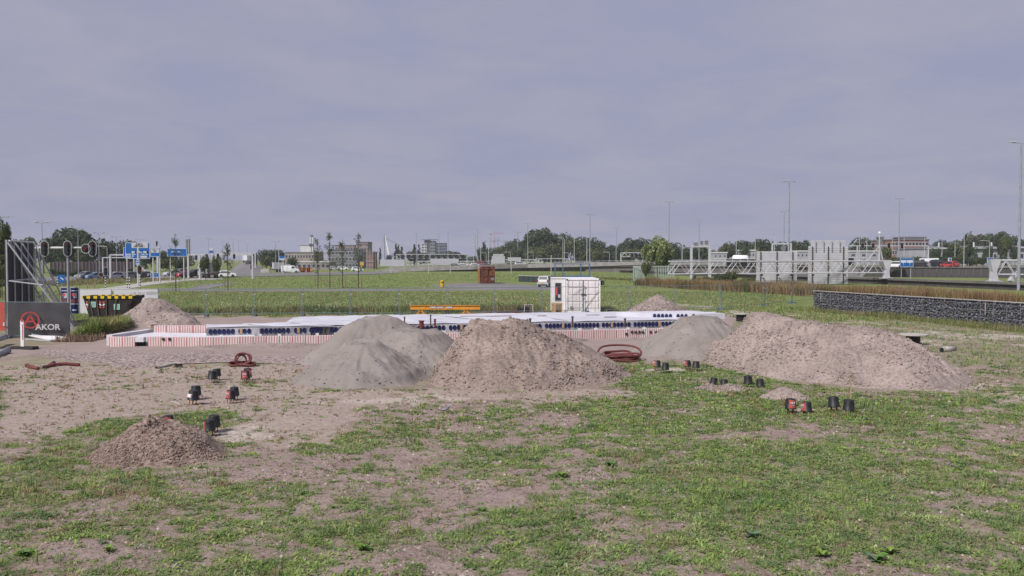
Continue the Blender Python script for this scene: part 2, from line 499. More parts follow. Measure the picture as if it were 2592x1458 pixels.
def zones(X, Y):
    px, py = to_px(X, Y, 0.0)
    k = np.clip((py - 655) / 300, 0.03, 2.0)
    jx = (fbm(X * 0.9, Y * 0.9, 3, 21) - 0.5) * 110 * k
    jy = (fbm(X * 0.9, Y * 0.9, 3, 22) - 0.5) * 38 * k
    qx, qy = px + jx, py + jy
    sand = inpoly(qx, qy, SANDPAD).astype(float)
    grav = inpoly(qx, qy, GRAVEL).astype(float)
    dry = inpoly(qx, qy, DRY).astype(float)
    trk = np.zeros(px.shape)
    for (x0, y0), (x1, y1) in zip(TRACK[:-1], TRACK[1:]):
        t = np.clip(((qx - x0) * (x1 - x0) + (qy - y0) * (y1 - y0)) / ((x1 - x0) ** 2 + (y1 - y0) ** 2), 0, 1)
        dd = np.hypot((qx - x0 - t * (x1 - x0)) * 0.25, qy - y0 - t * (y1 - y0))
        wd = 5 + 5 * (y0 - 770) / 100
        trk = np.maximum(trk, np.clip(1.6 - dd / wd, 0, 1))
    trk *= sstep(0.38, 0.52, fbm(X * 0.5, Y * 0.25, 3, 77))
    pale = np.maximum(ell(qx, qy, PALE), trk) * sstep(0.30, 0.55, fbm(X * 2.0, Y * 2.0, 3, 79))
    base = 0.507 + 0.03 * sstep(900, 300, qx) * 0 + 0.075 * sstep(1200, 1800, qx) + 0.03 * sstep(800, 300, qx)
    base = base + 0.16 * ell(px, py, LUSH) - 0.13 * ell(px, py, BARE)
    base = np.where(dry > 0.5, 0.36, base)
    near = Y < 34
    base = np.where(near, base, 0.62)
    n = 0.34 * fbm(X * 0.75, Y * 0.75, 3, 31) + 0.33 * fbm(X * 2.4, Y * 2.4, 2, 37) + 0.33 * vnoise(X * 5.5, Y * 5.5, 41)
    g = sstep(0.40, 0.64, n + base - 0.5)
    g = np.where(Y > 60, 1.0, g)
    g = g * (1 - sand) * (1 - grav) * (1 - 0.85 * pale)
    return g, sand, grav, pale, dry, px, py

def axis_pts(lo, hi, d0, k):
    a = [0.0]
    while a[-1] < hi:
        a.append(a[-1] + d0 + k * a[-1])
    return np.array(a)

ys = [5.0]
while ys[-1] < 2800:
    y = ys[-1]
    ys.append(y + (0.10 if y < 18 else 0.10 + (y - 18) * 0.012 if y < 60 else 0.60 + (y - 60) * 0.06))
ys = np.array(ys)
xp = axis_pts(0, 3100, 0.10, 0.020)
xs = np.concatenate([-xp[:0:-1], xp])
GX, GY = np.meshgrid(xs, ys)
fx, fy = GX.ravel(), GY.ravel()
gz = gh(fx, fy)
me = bpy.data.meshes.new('ground')
nx, ny = len(xs), len(ys)
idx = np.arange(nx * ny).reshape(ny, nx)
quads = np.stack([idx[:-1, :-1], idx[:-1, 1:], idx[1:, 1:], idx[1:, :-1]], -1).reshape(-1, 4)
def fill_mesh(me, co, quads):
    me.vertices.add(len(co)); me.vertices.foreach_set('co', np.ascontiguousarray(co, np.float32).ravel())
    me.loops.add(quads.size); me.loops.foreach_set('vertex_index', quads.astype(np.int32).ravel())
    me.polygons.add(len(quads))
    me.polygons.foreach_set('loop_start', np.arange(0, quads.size, quads.shape[1], dtype=np.int32))
    me.update(calc_edges=True)
    me.validate()
fill_mesh(me, np.stack([fx, fy, gz], 1), quads)
me.polygons.foreach_set('use_smooth', np.ones(len(quads), bool))
zg, zs, zr, zp, zd, _, _ = zones(fx, fy)
at = me.color_attributes.new('Zone', 'FLOAT_COLOR', 'POINT')
at.data.foreach_set('color', np.stack([zg, zs, zr, zp], 1).astype(np.float32).ravel())
at2 = me.color_attributes.new('Dry', 'FLOAT_COLOR', 'POINT')
at2.data.foreach_set('color', np.stack([zd, zd, zd, zd], 1).astype(np.float32).ravel())

def ground_material():
    m = bpy.data.materials.new('ground')
    m.use_nodes = True
    N, L = m.node_tree.nodes, m.node_tree.links
    b = N['Principled BSDF']
    b.inputs['Roughness'].default_value = 0.95
    b.inputs['Specular IOR Level'].default_value = 0.1
    tc = N.new('ShaderNodeTexCoord')
    za = N.new('ShaderNodeAttribute'); za.attribute_name = 'Zone'
    zd_ = N.new('ShaderNodeAttribute'); zd_.attribute_name = 'Dry'
    zs_ = N.new('ShaderNodeSeparateColor'); L.new(za.outputs['Color'], zs_.inputs[0])
    def noise(s, d=5, r=0.6):
        n = N.new('ShaderNodeTexNoise'); n.inputs['Scale'].default_value = s
        n.inputs['Detail'].default_value = d; n.inputs['Roughness'].default_value = r
        L.new(tc.outputs['Object'], n.inputs['Vector']); return n.outputs['Fac']
    def rng_(v, a, c):
        n = N.new('ShaderNodeMapRange'); n.inputs['From Min'].default_value = a; n.inputs['From Max'].default_value = c
        L.new(v, n.inputs['Value']); return n.outputs[0]
    def mix(f, a, c):
        n = N.new('ShaderNodeMix'); n.data_type = 'RGBA'
        if isinstance(f, float): n.inputs['Factor'].default_value = f
        else: L.new(f, n.inputs['Factor'])
        for k, v in (('A', a), ('B', c)):
            if isinstance(v, tuple): n.inputs[k].default_value = (*v, 1)
            else: L.new(v, n.inputs[k])
        return n.outputs['Result']
    soil = mix(rng_(noise(1.1, 6), 0.35, 0.65), (0.35, 0.27, 0.245), (0.255, 0.19, 0.17))
    soil = mix(rng_(noise(11, 6, 0.78), 0.50, 0.66), soil, (0.10, 0.068, 0.055))
    soil = mix(rng_(noise(17, 5, 0.75), 0.56, 0.68), soil, (0.47, 0.38, 0.335))
    dryc = mix(rng_(noise(7, 6, 0.75), 0.38, 0.66), (0.40, 0.325, 0.285), (0.235, 0.182, 0.155))
    dryc = mix(rng_(noise(22, 4, 0.75), 0.55, 0.75), dryc, (0.49, 0.42, 0.365))
    col = mix(zd_.outputs['Fac'], soil, dryc)
    sandc = mix(rng_(noise(0.5, 6), 0.3, 0.7), (0.335, 0.27, 0.245), (0.27, 0.215, 0.195))
    sandc = mix(rng_(noise(9, 5, 0.75), 0.55, 0.8), sandc, (0.17, 0.125, 0.11))
    col = mix(zs_.outputs[1], col, sandc)
    vor = N.new('ShaderNodeTexVoronoi'); vor.inputs['Scale'].default_value = 11.0
    L.new(tc.outputs['Object'], vor.inputs['Vector'])
    vs2 = N.new('ShaderNodeSeparateColor'); L.new(vor.outputs['Color'], vs2.inputs[0])
    gravc = mix(vs2.outputs[0], (0.22, 0.17, 0.16), (0.52, 0.43, 0.40))
    gravc = mix(rng_(vor.outputs['Distance'], 0.45, 0.8), gravc, (0.11, 0.08, 0.075))
    col = mix(zs_.outputs[2], col, gravc)
    palec = mix(rng_(noise(10, 5, 0.75), 0.4, 0.65), (0.52, 0.45, 0.40), (0.30, 0.25, 0.22))
    palea = N.new('ShaderNodeMath'); palea.operation = 'MULTIPLY'; palea.inputs[1].default_value = 0.8
    L.new(zs_.outputs[2], palea.inputs[0])
    sepb = za.outputs['Alpha']
    col = mix(sepb, col, palec)
    grn = mix(rng_(noise(0.12, 5), 0.35, 0.65), (0.165, 0.215, 0.062), (0.215, 0.225, 0.085))
    grn = mix(rng_(noise(1.6, 6, 0.7), 0.4, 0.7), grn, (0.095, 0.13, 0.04))
    gm = N.new('ShaderNodeMath'); gm.operation = 'MULTIPLY'
    L.new(zs_.outputs[0], gm.inputs[0])
    L.new(rng_(noise(18, 4, 0.7), 0.36, 0.60), gm.inputs[1])
    sepx = N.new('ShaderNodeSeparateXYZ'); L.new(tc.outputs['Object'], sepx.inputs[0])
    far = rng_(sepx.outputs['Y'], 40.0, 62.0)
    ga = N.new('ShaderNodeMath'); ga.operation = 'MAXIMUM'
    gb = N.new('ShaderNodeMath'); gb.operation = 'MULTIPLY'
    L.new(far, gb.inputs[0]); L.new(zs_.outputs[0], gb.inputs[1])
    gm2 = N.new('ShaderNodeMath'); gm2.operation = 'MULTIPLY'; gm2.inputs[1].default_value = 0.72
    L.new(gm.outputs[0], gm2.inputs[0])
    L.new(gm2.outputs[0], ga.inputs[0]); L.new(gb.outputs[0], ga.inputs[1])
    col = mix(ga.outputs[0], col, grn)
    L.new(col, b.inputs['Base Color'])
    bp = N.new('ShaderNodeBump'); bp.inputs['Strength'].default_value = 0.9; bp.inputs['Distance'].default_value = 0.05
    L.new(noise(9, 8, 0.75), bp.inputs['Height'])
    L.new(bp.outputs[0], b.inputs['Normal'])
    return m
me.materials.append(ground_material())
ground = put('ground', me)
tag(ground, kind='structure')

# ------------------------------------------------------------------ heaps of sand and soil
mk('sand_grey', (0.275, 0.245, 0.225), (0.21, 0.185, 0.17), rough=0.95, scale=1.6, bump=0.5, bscale=14, spec=0.1, patch=0.16)
mk('sand_brown', (0.30, 0.24, 0.21), (0.195, 0.15, 0.127), rough=0.95, scale=11, bump=0.9, bscale=11, spec=0.1, lo=0.42, hi=0.62, patch=0.24)
mk('sand_pink', (0.325, 0.265, 0.24), (0.20, 0.157, 0.14), rough=0.95, scale=12, bump=0.9, bscale=11, spec=0.1, lo=0.45, hi=0.66, patch=0.20)
mk('soil_heap', (0.29, 0.22, 0.185), (0.15, 0.112, 0.092), rough=0.98, scale=10, bump=1.0, bscale=18, spec=0.1, lo=0.40, hi=0.62)
mk('gravel_heap', (0.36, 0.30, 0.275), (0.18, 0.145, 0.13), rough=0.95, scale=9, bump=1.0, bscale=16, spec=0.1, lo=0.42, hi=0.6)

def heap(name, label, cones, m, res=0.06, lump=0.06, ls=1.1, clod=0.05, cs=6.0, seed=1, cat='heap', group=None, groove=0.0, nclod=0, csize=0.06, marks=False, k=6.0, gully=0.0):
    pr = []
    for px, yt, Y, rt, sl, sr, sf, sb in cones:
        p = D(px, yt, Y)
        pr.append((p.x, Y, p.z, rt, sl, sr, sf, sb))
    x0 = min(c[0] - c[2] / c[4] - c[3] for c in pr) - 1.8; x1 = max(c[0] + c[2] / c[5] + c[3] for c in pr) + 1.8
    y0 = min(c[1] - c[2] / c[6] - c[3] for c in pr) - 1.8; y1 = max(c[1] + c[2] / c[7] + c[3] for c in pr) + 1.8
    gx, gy = np.arange(x0, x1, res), np.arange(y0, y1, res)
    X, Y = np.meshgrid(gx, gy)
    wx = (fbm(X * 0.9, Y * 0.9, 3, seed + 40) - 0.5) * 0.55
    wy = (fbm(X * 0.9, Y * 0.9, 3, seed + 50) - 0.5) * 0.55
    acc = np.zeros(X.shape)
    for cx, cy, h, rt, sl, sr, sf, sb in pr:
        dx, dy = X + wx - cx, Y + wy - cy
        q = np.hypot(dx * np.where(dx > 0, sr, sl), dy * np.where(dy > 0, sb, sf))
        top = rt * 0.6
        q = np.where(q > top, q - top, 0.0) + 0.06 * np.minimum(q, top)
        acc = acc + np.exp(k * np.clip(h - q, -2.5, 10))
    H = np.log(acc + 1e-12) / k
    et = np.clip((H - 0.30) / 0.30, -3.2, 0)
    H = np.where(H < 0.30, 0.30 * np.exp(et) - 0.15 * (1 - np.exp(2 * et)), H)     # soft toe
    w = sstep(-0.02, 0.35, H)
    L1 = (fbm(X * ls, Y * ls, 4, seed) - 0.5) * 2 * lump
    r1 = fbm(X * cs, Y * cs, 3, seed + 9, 0.6)
    L2 = clod * (np.clip(r1 - 0.52, 0, 1) * 3.2 - np.clip(0.40 - r1, 0, 1) * 2.2) * sstep(0.3, 0.62, fbm(X * 0.8, Y * 0.8, 2, seed + 70))
    H = H + (L1 + L2) * w + 0.35 * L2 * (1 - w)
    if gully:                               # runnels and slipped tongues down the slopes
        best = np.full(X.shape, 1e9); ang = np.zeros(X.shape)
        for c in pr:
            dd = np.hypot(X - c[0], Y - c[1]); nearer = dd < best
            best = np.where(nearer, dd, best); ang = np.where(nearer, np.arctan2(Y - c[1], X - c[0]) + c[0] * 0.3, ang)
        t1 = fbm(ang * 3.2 + 9, best * 0.45, 3, seed + 31); t2 = fbm(ang * 9 + 4, best * 0.8, 2, seed + 33)
        H = H + gully * ((0.5 - np.abs(t1 - 0.5) * 3.0) * 0.8 + (t2 - 0.5) * 0.9) * w * sstep(0.2, 1.2, best)
        step_ = sstep(0.47, 0.53, fbm(X * 0.45 + 3, Y * 0.6, 3, seed + 35))
        H = H + 0.10 * (step_ - 0.5) * w * sstep(0.15, 0.6, H)
    if groove:
        gr = np.sin(np.arctan2(Y - pr[0][1], X - pr[0][0]) * 46 + 3 * fbm(X, Y, 2, seed + 5))
        H = H + groove * gr * w * sstep(0.5, 0.75, fbm(X * 0.5, Y * 0.5, 2, seed + 6))
    if marks:                               # lines pressed into the sand by the digger bucket
        c0 = pr[0]
        mx_ = sstep(1.0, 0.7, np.abs(X - c0[0]))
        H = H + 0.035 * np.exp(-((Y - c0[1] + 0.95 + 0.02 * np.sin(X * 6)) / 0.04) ** 2) * mx_ - 0.05 * np.exp(-((Y - c0[1] + 1.08) / 0.08) ** 2) * mx_
        H = H + 0.03 * np.exp(-((X - c0[0] + 0.02 * np.sin(Y * 5)) / 0.035) ** 2) * sstep(c0[1] + 0.2, c0[1] - 0.3, Y) * sstep(c0[1] - 2.1, c0[1] - 1.8, Y)
        c3 = pr[3]
        H = H + 0.03 * np.exp(-((Y - c3[1] + 0.8) / 0.045) ** 2) * sstep(1.2, 0.9, np.abs(X - c3[0]))
    Z = gh(X, Y) + H
    nx_, ny_ = len(gx), len(gy)
    ii = np.arange(nx_ * ny_).reshape(ny_, nx_)
    qd = np.stack([ii[:-1, :-1], ii[:-1, 1:], ii[1:, 1:], ii[1:, :-1]], -1).reshape(-1, 4)
    Hf = H.ravel()
    qd = qd[(Hf[qd] > -0.12).any(1)]
    used, inv = np.unique(qd, return_inverse=True)
    co = np.stack([X.ravel()[used], Y.ravel()[used], Z.ravel()[used]], 1)
    org = np.array([np.mean([c[0] for c in pr]), np.mean([c[1] for c in pr]), 0.0])
    me = bpy.data.meshes.new(name)
    fill_mesh(me, co - org, inv.reshape(-1, 4))
    me.polygons.foreach_set('use_smooth', np.ones(len(me.polygons), bool))
    me.materials.append(m)
    o = put(name, me, None, tuple(org))
    if nclod:
        r = np.random.default_rng(seed)
        Xf, Yf, Zf = X.ravel(), Y.ravel(), Z.ravel()
        wgt = sstep(0.0, 0.06, Hf) * sstep(0.40, 0.62, fbm(Xf * 1.1, Yf * 1.1, 3, seed + 88)) * (1 + 2.0 * sstep(0.5, 0.1, Hf))
        pick = r.choice(len(Xf), nclod, p=wgt / wgt.sum())
        cv = np.array([(0, 0, 1), (.9, 0, .1), (-.3, .85, .1), (-.5, -.7, .15), (.35, -.75, .2), (0.1, 0.1, -.8)])
        cf = [(0, 1, 2), (0, 2, 3), (0, 3, 4), (0, 4, 1), (5, 2, 1), (5, 3, 2), (5, 4, 3), (5, 1, 4)]
        sz = csize * (0.35 + 1.1 * r.random(nclod) ** 2.2)
        an_ = r.random(nclod) * 6.28
        base = np.stack([Xf[pick] + (r.random(nclod) - .5) * res, Yf[pick] + (r.random(nclod) - .5) * res, Zf[pick]], 1) - org
        V = cv[None] * (1 + 0.5 * (r.random((nclod, 6, 3)) - .5))
        c_, s_ = np.cos(an_)[:, None], np.sin(an_)[:, None]
        Vr = np.stack([V[:, :, 0] * c_ - V[:, :, 1] * s_, V[:, :, 0] * s_ + V[:, :, 1] * c_, V[:, :, 2] * 0.8], 2) * sz[:, None, None] + base[:, None, :]
        T = np.array(cf)[None] + (np.arange(nclod) * 6)[:, None, None]
        mc = bpy.data.meshes.new('clods')
        fill_mesh(mc, Vr.reshape(-1, 3), T.reshape(-1, 3))
        mc.materials.append(m)
        oc = put('clods', mc, o)
        oc['kind'] = 'stuff'
    return tag(o, label, cat, group)

def ridge(c, n=3):
    out = []
    for a_, b_ in zip(c[:-1], c[1:]):
        for i in range(n):
            out.append(tuple(u + (v - u) * i / n for u, v in zip(a_, b_)))
    return out + [c[-1]]

heap('sand_heap', 'smooth grey sand heap with three rounded tops beside the brown heap',
     [(925, 864, 30.6, 0.75, 0.66, 0.75, 0.60, 0.8), (935, 806, 36.0, 0.7, 0.72, 0.6, 0.75, 0.8), (985, 806, 36.2, 0.5, 0.7, 0.62, 0.7, 0.8), (1055, 836, 34.0, 1.0, 0.6, 0.75, 0.55, 0.8)],
     M['sand_grey'], res=0.05, lump=0.05, clod=0.05, cs=4.5, seed=101, groove=0.012, marks=True, gully=0.05, nclod=700, csize=0.04)
heap('sand_heap', 'brown cloddy sand heap with a flat top in the middle of the site',
     [(1215, 814, 31.0, 0.5, 1.25, 0.62, 0.60, 0.7), (1300, 814, 31.2, 0.5, 0.9, 0.62, 0.58, 0.7), (1395, 838, 32.0, 0.4, 0.8, 0.62, 0.52, 0.7), (1450, 895, 31.0, 0.3, 0.6, 0.55, 0.42, 0.6)],
     M['sand_brown'], res=0.042, lump=0.08, clod=0.085, cs=7.5, seed=113, nclod=2600, csize=0.055, groove=0.016, gully=0.13)
heap('sand_heap', 'grey smooth sand heap behind the large pink one, covering the foundation corner',
     [(1765, 805, 39.0, 0.7, 0.66, 0.7, 0.50, 0.7), (1806, 803, 39.2, 0.4, 0.7, 0.95, 0.50, 0.7)],
     M['sand_grey'], res=0.06, lump=0.06, clod=0.04, cs=4.0, seed=127, gully=0.06, nclod=300, csize=0.045)
heap('sand_heap', 'long pinkish sand heap, the largest on the site, with a sloping ridge',
     ridge([(1908, 797, 34.6, 0.2, 1.15, 0.6, 0.50, 0.7), (1985, 806, 34.0, 0.3, 0.8, 0.6, 0.46, 0.7), (2075, 824, 33.2, 0.4, 0.7, 0.6, 0.42, 0.7), (2190, 842, 32.2, 0.4, 0.6, 0.62, 0.39, 0.7), (2262, 880, 31.2, 0.3, 0.6, 0.62, 0.36, 0.7), (2325, 945, 29.8, 0.2, 0.6, 0.55, 0.32, 0.6)]),
     M['sand_pink'], res=0.048, lump=0.06, clod=0.09, cs=7.0, seed=131, nclod=5000, csize=0.055, groove=0.014, gully=0.12)
heap('gravel_heap', 'cone of pinkish gravel standing behind the foundation by the fence',
     [(1665, 747, 68.0, 0.2, 0.58, 0.58, 0.58, 0.6)], M['gravel_heap'], res=0.09, lump=0.06, clod=0.04, cs=4, seed=139, nclod=3500, csize=0.05)
heap('sand_heap', 'sand heap leaning against the black skip',
     [(383, 757, 56.0, 0.5, 0.78, 0.75, 0.62, 0.8), (412, 760, 56.0, 0.3, 0.78, 0.72, 0.62, 0.8), (440, 790, 54.5, 0.3, 0.5, 0.55, 0.55, 0.8)],
     M['sand_pink'], res=0.07, lump=0.08, clod=0.04, cs=3.5, seed=149, gully=0.08, nclod=700, csize=0.07)
heap('soil_heap', 'low heap of dark crumbly soil and roots hiding a red bucket',
     [(408, 1056, 19.0, 0.12, 0.62, 0.60, 0.50, 0.7), (462, 1095, 18.4, 0.15, 0.6, 0.56, 0.45, 0.7), (340, 1110, 18.4, 0.1, 0.58, 0.5, 0.45, 0.7)],
     M['soil_heap'], res=0.025, lump=0.07, ls=2.2, clod=0.10, cs=9.0, seed=151, nclod=6000, csize=0.03)
heap('sand_heap', 'small spill of pale sand below four black buckets in the grass',
     [(1802, 970, 27.7, 0.1, 0.45, 0.45, 0.42, 0.45), (1866, 972, 27.8, 0.1, 0.45, 0.45, 0.42, 0.45)], M['sand_pink'], res=0.03, lump=0.04, clod=0.04, cs=8, seed=157, nclod=900, csize=0.05)
heap('sand_heap', 'small rounded mound of pale sand behind the red labelled bucket',
     [(1990, 981, 26.1, 0.14, 0.5, 0.5, 0.48, 0.5)], M['sand_pink'], res=0.03, lump=0.04, clod=0.05, cs=9, seed=163, nclod=700, csize=0.05)

# sand banked against the front of the striped blocks
bank = []
for px, Y, h in ((470, 41.0, 0.02), (560, 41.1, 0.16), (700, 41.5, 0.20), (860, 41.9, 0.17), (1000, 42.6, 0.20), (1200, 43.6, 0.2), (1420, 44.6, 0.20), (1500, 45.2, 0.07)):
    bank.append((px, 655 + (CH - h) * F / Y, Y, 0.1, 0.3, 0.3, 0.16, 1.2))
heap('sand_bank', 'low bank of sand pushed against the striped edge blocks', ridge(bank, 6), M['sand_pink'], res=0.09, lump=0.03, clod=0.02, cs=4, seed=171, nclod=300, csize=0.04, k=22.0)

# ------------------------------------------------------------------ grass and weeds
def blades(name, base, az, el, L, W, col, droop=0.35, label=None, cat='grass', m='grass', simple=False):
    n = len(base)
    d = np.stack([np.cos(az) * np.cos(el), np.sin(az) * np.cos(el), np.sin(el)], 1)
    perp = np.stack([-np.sin(az), np.cos(az), np.zeros(n)], 1)
    mid = base + d * (L * 0.55)[:, None]
    tip = base + d * L[:, None]
    tip[:, 2] -= droop * L * np.cos(el)
    v = np.empty((n, 5, 3))
    v[:, 0] = base - perp * (W * 0.35)[:, None]; v[:, 1] = base + perp * (W * 0.35)[:, None]
    v[:, 2] = mid + perp * (W * 0.5)[:, None]; v[:, 3] = mid - perp * (W * 0.5)[:, None]
    v[:, 4] = tip
    if simple:                               # small or distant blades: one tapering face each
        v[:, 0] = base - perp * (W * 0.55)[:, None]; v[:, 1] = base + perp * (W * 0.55)[:, None]
        me = bpy.data.meshes.new(name)
        fill_mesh(me, v[:, [0, 1, 4]].reshape(-1, 3), np.arange(n * 3).reshape(-1, 3))
        a = me.color_attributes.new('Col', 'FLOAT_COLOR', 'POINT')
        a.data.foreach_set('color', np.repeat(np.concatenate([col, np.ones((n, 1))], 1), 3, 0).astype(np.float32).ravel())
        me.materials.append(M[m])
        return tag(put(name, me), label, cat, kind='stuff')
    me = bpy.data.meshes.new(name)
    me.vertices.add(n * 5); me.vertices.foreach_set('co', v.astype(np.float32).ravel())
    li = (np.arange(n) * 5)[:, None] + np.array([0, 1, 2, 3, 3, 2, 4])[None, :]
    me.loops.add(n * 7); me.loops.foreach_set('vertex_index', li.astype(np.int32).ravel())
    me.polygons.add(n * 2)
    ls_ = ((np.arange(n) * 7)[:, None] + np.array([0, 4])[None, :]).astype(np.int32).ravel()
    me.polygons.foreach_set('loop_start', ls_)
    me.update(calc_edges=True)
    a = me.color_attributes.new('Col', 'FLOAT_COLOR', 'POINT')
    cc = np.concatenate([col, np.ones((n, 1))], 1)
    a.data.foreach_set('color', np.repeat(cc, 5, 0).astype(np.float32).ravel())
    me.materials.append(M[m])
    o = put(name, me)
    return tag(o, label, cat, kind='stuff')

GREENS = np.array([(0.135, 0.19, 0.075), (0.185, 0.26, 0.07), (0.31, 0.345, 0.11), (0.25, 0.31, 0.08), (0.145, 0.205, 0.07), (0.22, 0.27, 0.115), (0.35, 0.36, 0.15)]) * np.array([[0.93, 1.08, 1.0]])
STRAW = np.array([(0.42, 0.31, 0.18), (0.34, 0.245, 0.14), (0.50, 0.40, 0.25), (0.26, 0.165, 0.10), (0.31, 0.26, 0.13)])

def tufts(N, y0, y1, pw, nb, Lr, Wr, keep, dryf, seed, xr=0.63, el=(0.5, 1.35), spread=0.05, wscale=None):
    r = np.random.default_rng(seed)
    u = r.random(N)
    e = 2 - pw
    Y = (y0 ** e + u * (y1 ** e - y0 ** e)) ** (1 / e)
    X = (r.random(N) * 2 - 1) * xr * (Y + 1)
    k = keep(X, Y)
    sel = r.random(N) < k
    X, Y = X[sel], Y[sel]
    df = dryf(X, Y)
    n = len(X)
    ti = np.repeat(np.arange(n), nb)
    m = len(ti)
    isdry = (r.random(n) < df)
    size = 0.55 + 0.9 * r.random(n) ** 1.6
    hue = r.integers(0, len(GREENS), n); hs = r.integers(0, len(STRAW), n)
    pt = 0.55 * vnoise(X * 2.6, Y * 2.6, seed + 1) + 0.45 * vnoise(X * 0.8, Y * 0.8, seed + 2)      # neighbours share a species
    hue = np.clip((pt * 1.5 - 0.25 + 0.28 * (r.random(n) - 0.5)) * len(GREENS), 0, len(GREENS) - 1).astype(int)
    size = size * (0.55 + 0.95 * vnoise(X * 3.3, Y * 3.3, seed + 3))
    col = np.where(isdry[ti][:, None], STRAW[hs[ti]], GREENS[hue[ti]]) * (0.66 + 0.62 * r.random(m))[:, None]
    az = r.random(m) * 2 * math.pi
    elv = el[0] + (el[1] - el[0]) * r.random(m)
    L = (Lr[0] + (Lr[1] - Lr[0]) * r.random(m)) * size[ti]
    W = Wr[0] + (Wr[1] - Wr[0]) * r.random(m)
    if wscale is not None:
        W = W * wscale(Y[ti])
    rr = spread * np.sqrt(r.random(m)) * size[ti]
    bx, by = X[ti] + np.cos(az) * rr, Y[ti] + np.sin(az) * rr
    base = np.stack([bx, by, gh(bx, by) - 0.006], 1)
    return base, az + (r.random(m) - 0.5), elv, L, W, col

def k_near(X, Y):
    g, s, gr, pale, dry, px, py = zones(X, Y)
    hp = np.zeros(X.shape, bool)
    for poly in HEAPFEET:
        hp |= inpoly(px, py, poly)
    return np.clip(g, 0, 1) * (1 - hp) * np.where(dry > 0.5, 0.8, 1.0)

HEAPFEET = [[(755, 975), (830, 870), (900, 830), (1900, 820), (2300, 860), (2460, 985), (2180, 992), (1960, 962), (1800, 925), (1630, 912), (1500, 920), (1570, 968), (1500, 985), (1100, 988)],
            [(235, 1150), (300, 1120), (408, 1070), (500, 1100), (555, 1150), (500, 1172), (330, 1168)]]
def d_near(X, Y):
    px, py = to_px(X, Y)
    d = 0.17 + 0.45 * np.clip(1.2 - np.hypot((px - 230) / 480, (py - 1260) / 150), 0, 1)
    _, _, _, _, dry, _, _ = zones(X, Y)
    d = np.where(dry > 0.5, 0.72, d)
    return np.clip(d + (fbm(X * 0.6, Y * 0.6, 2, 91) - 0.5) * 0.7, 0.02, 0.95)
wsc = lambda Y: np.clip(Y / 17.0, 0.8, 2.2)
a = tufts(95000, 10.0, 34.0, 1.0, 8, (0.04, 0.10), (0.006, 0.012), k_near, d_near, 201, wscale=wsc)
b = tufts(64000, 10.0, 34.0, 1.0, 8, (0.05, 0.11), (0.018, 0.038), lambda X, Y: k_near(X, Y) ** 1.5, lambda X, Y: d_near(X, Y) * 0.15, 202, el=(0.15, 0.8), wscale=lambda Y: np.clip(Y / 20.0, 0.8, 1.6))
tall = tufts(5000, 10.0, 34.0, 1.0, 16, (0.09, 0.22), (0.007, 0.013), lambda X, Y: k_near(X, Y) * sstep(0.5, 0.62, fbm(X * 0.9, Y * 0.9, 2, 61)), d_near, 203, el=(0.7, 1.45), spread=0.07, wscale=wsc)
def k_seed(X, Y):
    g, s, gr, pale, dry, px, py = zones(X, Y)
    hp = inpoly(px, py, HEAPFEET[0]) | inpoly(px, py, HEAPFEET[1])
    return (1 - s) * (1 - gr) * (~hp) * np.where(dry > 0.5, 0.03, 0.20) * sstep(0.25, 0.6, fbm(X * 0.8, Y * 0.8, 2, 55))
seedl = tufts(60000, 10.0, 30.0, 1.0, 7, (0.03, 0.085), (0.014, 0.028), k_seed, lambda X, Y: 0.12 + 0 * X, 205, el=(0.2, 1.0), spread=0.02, wscale=lambda Y: np.clip(Y / 18.0, 0.8, 1.7))
blades('grass', *[np.concatenate(q) for q in zip(b, tall, seedl)], label='patchy weeds and short grass growing over bare soil in front', cat='grass')
blades('short_grass', *a, label='fine short grass blades between the weeds in front', cat='grass', simple=True)
drytufts = tufts(9000, 14.0, 34.0, 1.0, 10, (0.03, 0.10), (0.008, 0.014), lambda X, Y: (zones(X, Y)[4] > 0.5) * (fbm(X * 1.1, Y * 1.1, 2, 66) > 0.55) * 0.8 * (1 - inpoly(*to_px(X, Y), HEAPFEET[0])), lambda X, Y: 0.85 + 0 * X, 204, wscale=wsc)
blades('dry_grass', *drytufts, label='dry straw and withered tufts lying on the sandy ground', cat='dry grass')

def k_mid(X, Y):
    g, s, gr, pale, dry, px, py = zones(X, Y)
    hp = inpoly(px, py, HEAPFEET[0]) | ((px > 150) & (px < 480) & (py > 770))
    hp |= (px < 560) & (py > 800)
    return np.clip(g, 0, 1) * (1 - hp)
d_mid = lambda X, Y: np.clip(0.26 * (Y > 50) + 0.04 + (fbm(X * 0.15, Y * 0.3, 3, 95) - 0.5) * 0.8, 0.02, 0.9)
m1 = tufts(26000, 34.0, 62.0, 1.0, 5, (0.08, 0.22), (0.02, 0.035), k_mid, d_mid, 211)
def k_field(X, Y):
    px, py = to_px(X, Y)
    g = zones(X, Y)[0]
    ok = ~((px > 1090) & (px < 1410) & (py > 712) & (py < 739)) & ~((py > 731) & (py < 738.5) & (px > 400)) & ~((px > 1985) & (py < 775) & (py > 735))
    return ok * g
m2 = tufts(70000, 58.0, 112.0, 0.6, 5, (0.08, 0.26), (0.03, 0.06), k_field, d_mid, 212, el=(0.3, 1.35), spread=0.35)
m3 = tufts(26000, 112.0, 255.0, 1.0, 4, (0.10, 0.26), (0.08, 0.16), lambda X, Y: k_field(X, Y) * (to_px(X, Y)[0] > 420) * (to_px(X, Y)[0] < 1720), lambda X, Y: 0.08 + 0 * X, 213, el=(0.3, 1.4), spread=0.5)
blades('meadow_grass', *[np.concatenate(q) for q in zip(m1, m2, m3)], simple=True, label='tall green meadow grass behind the construction fence', cat='grass')

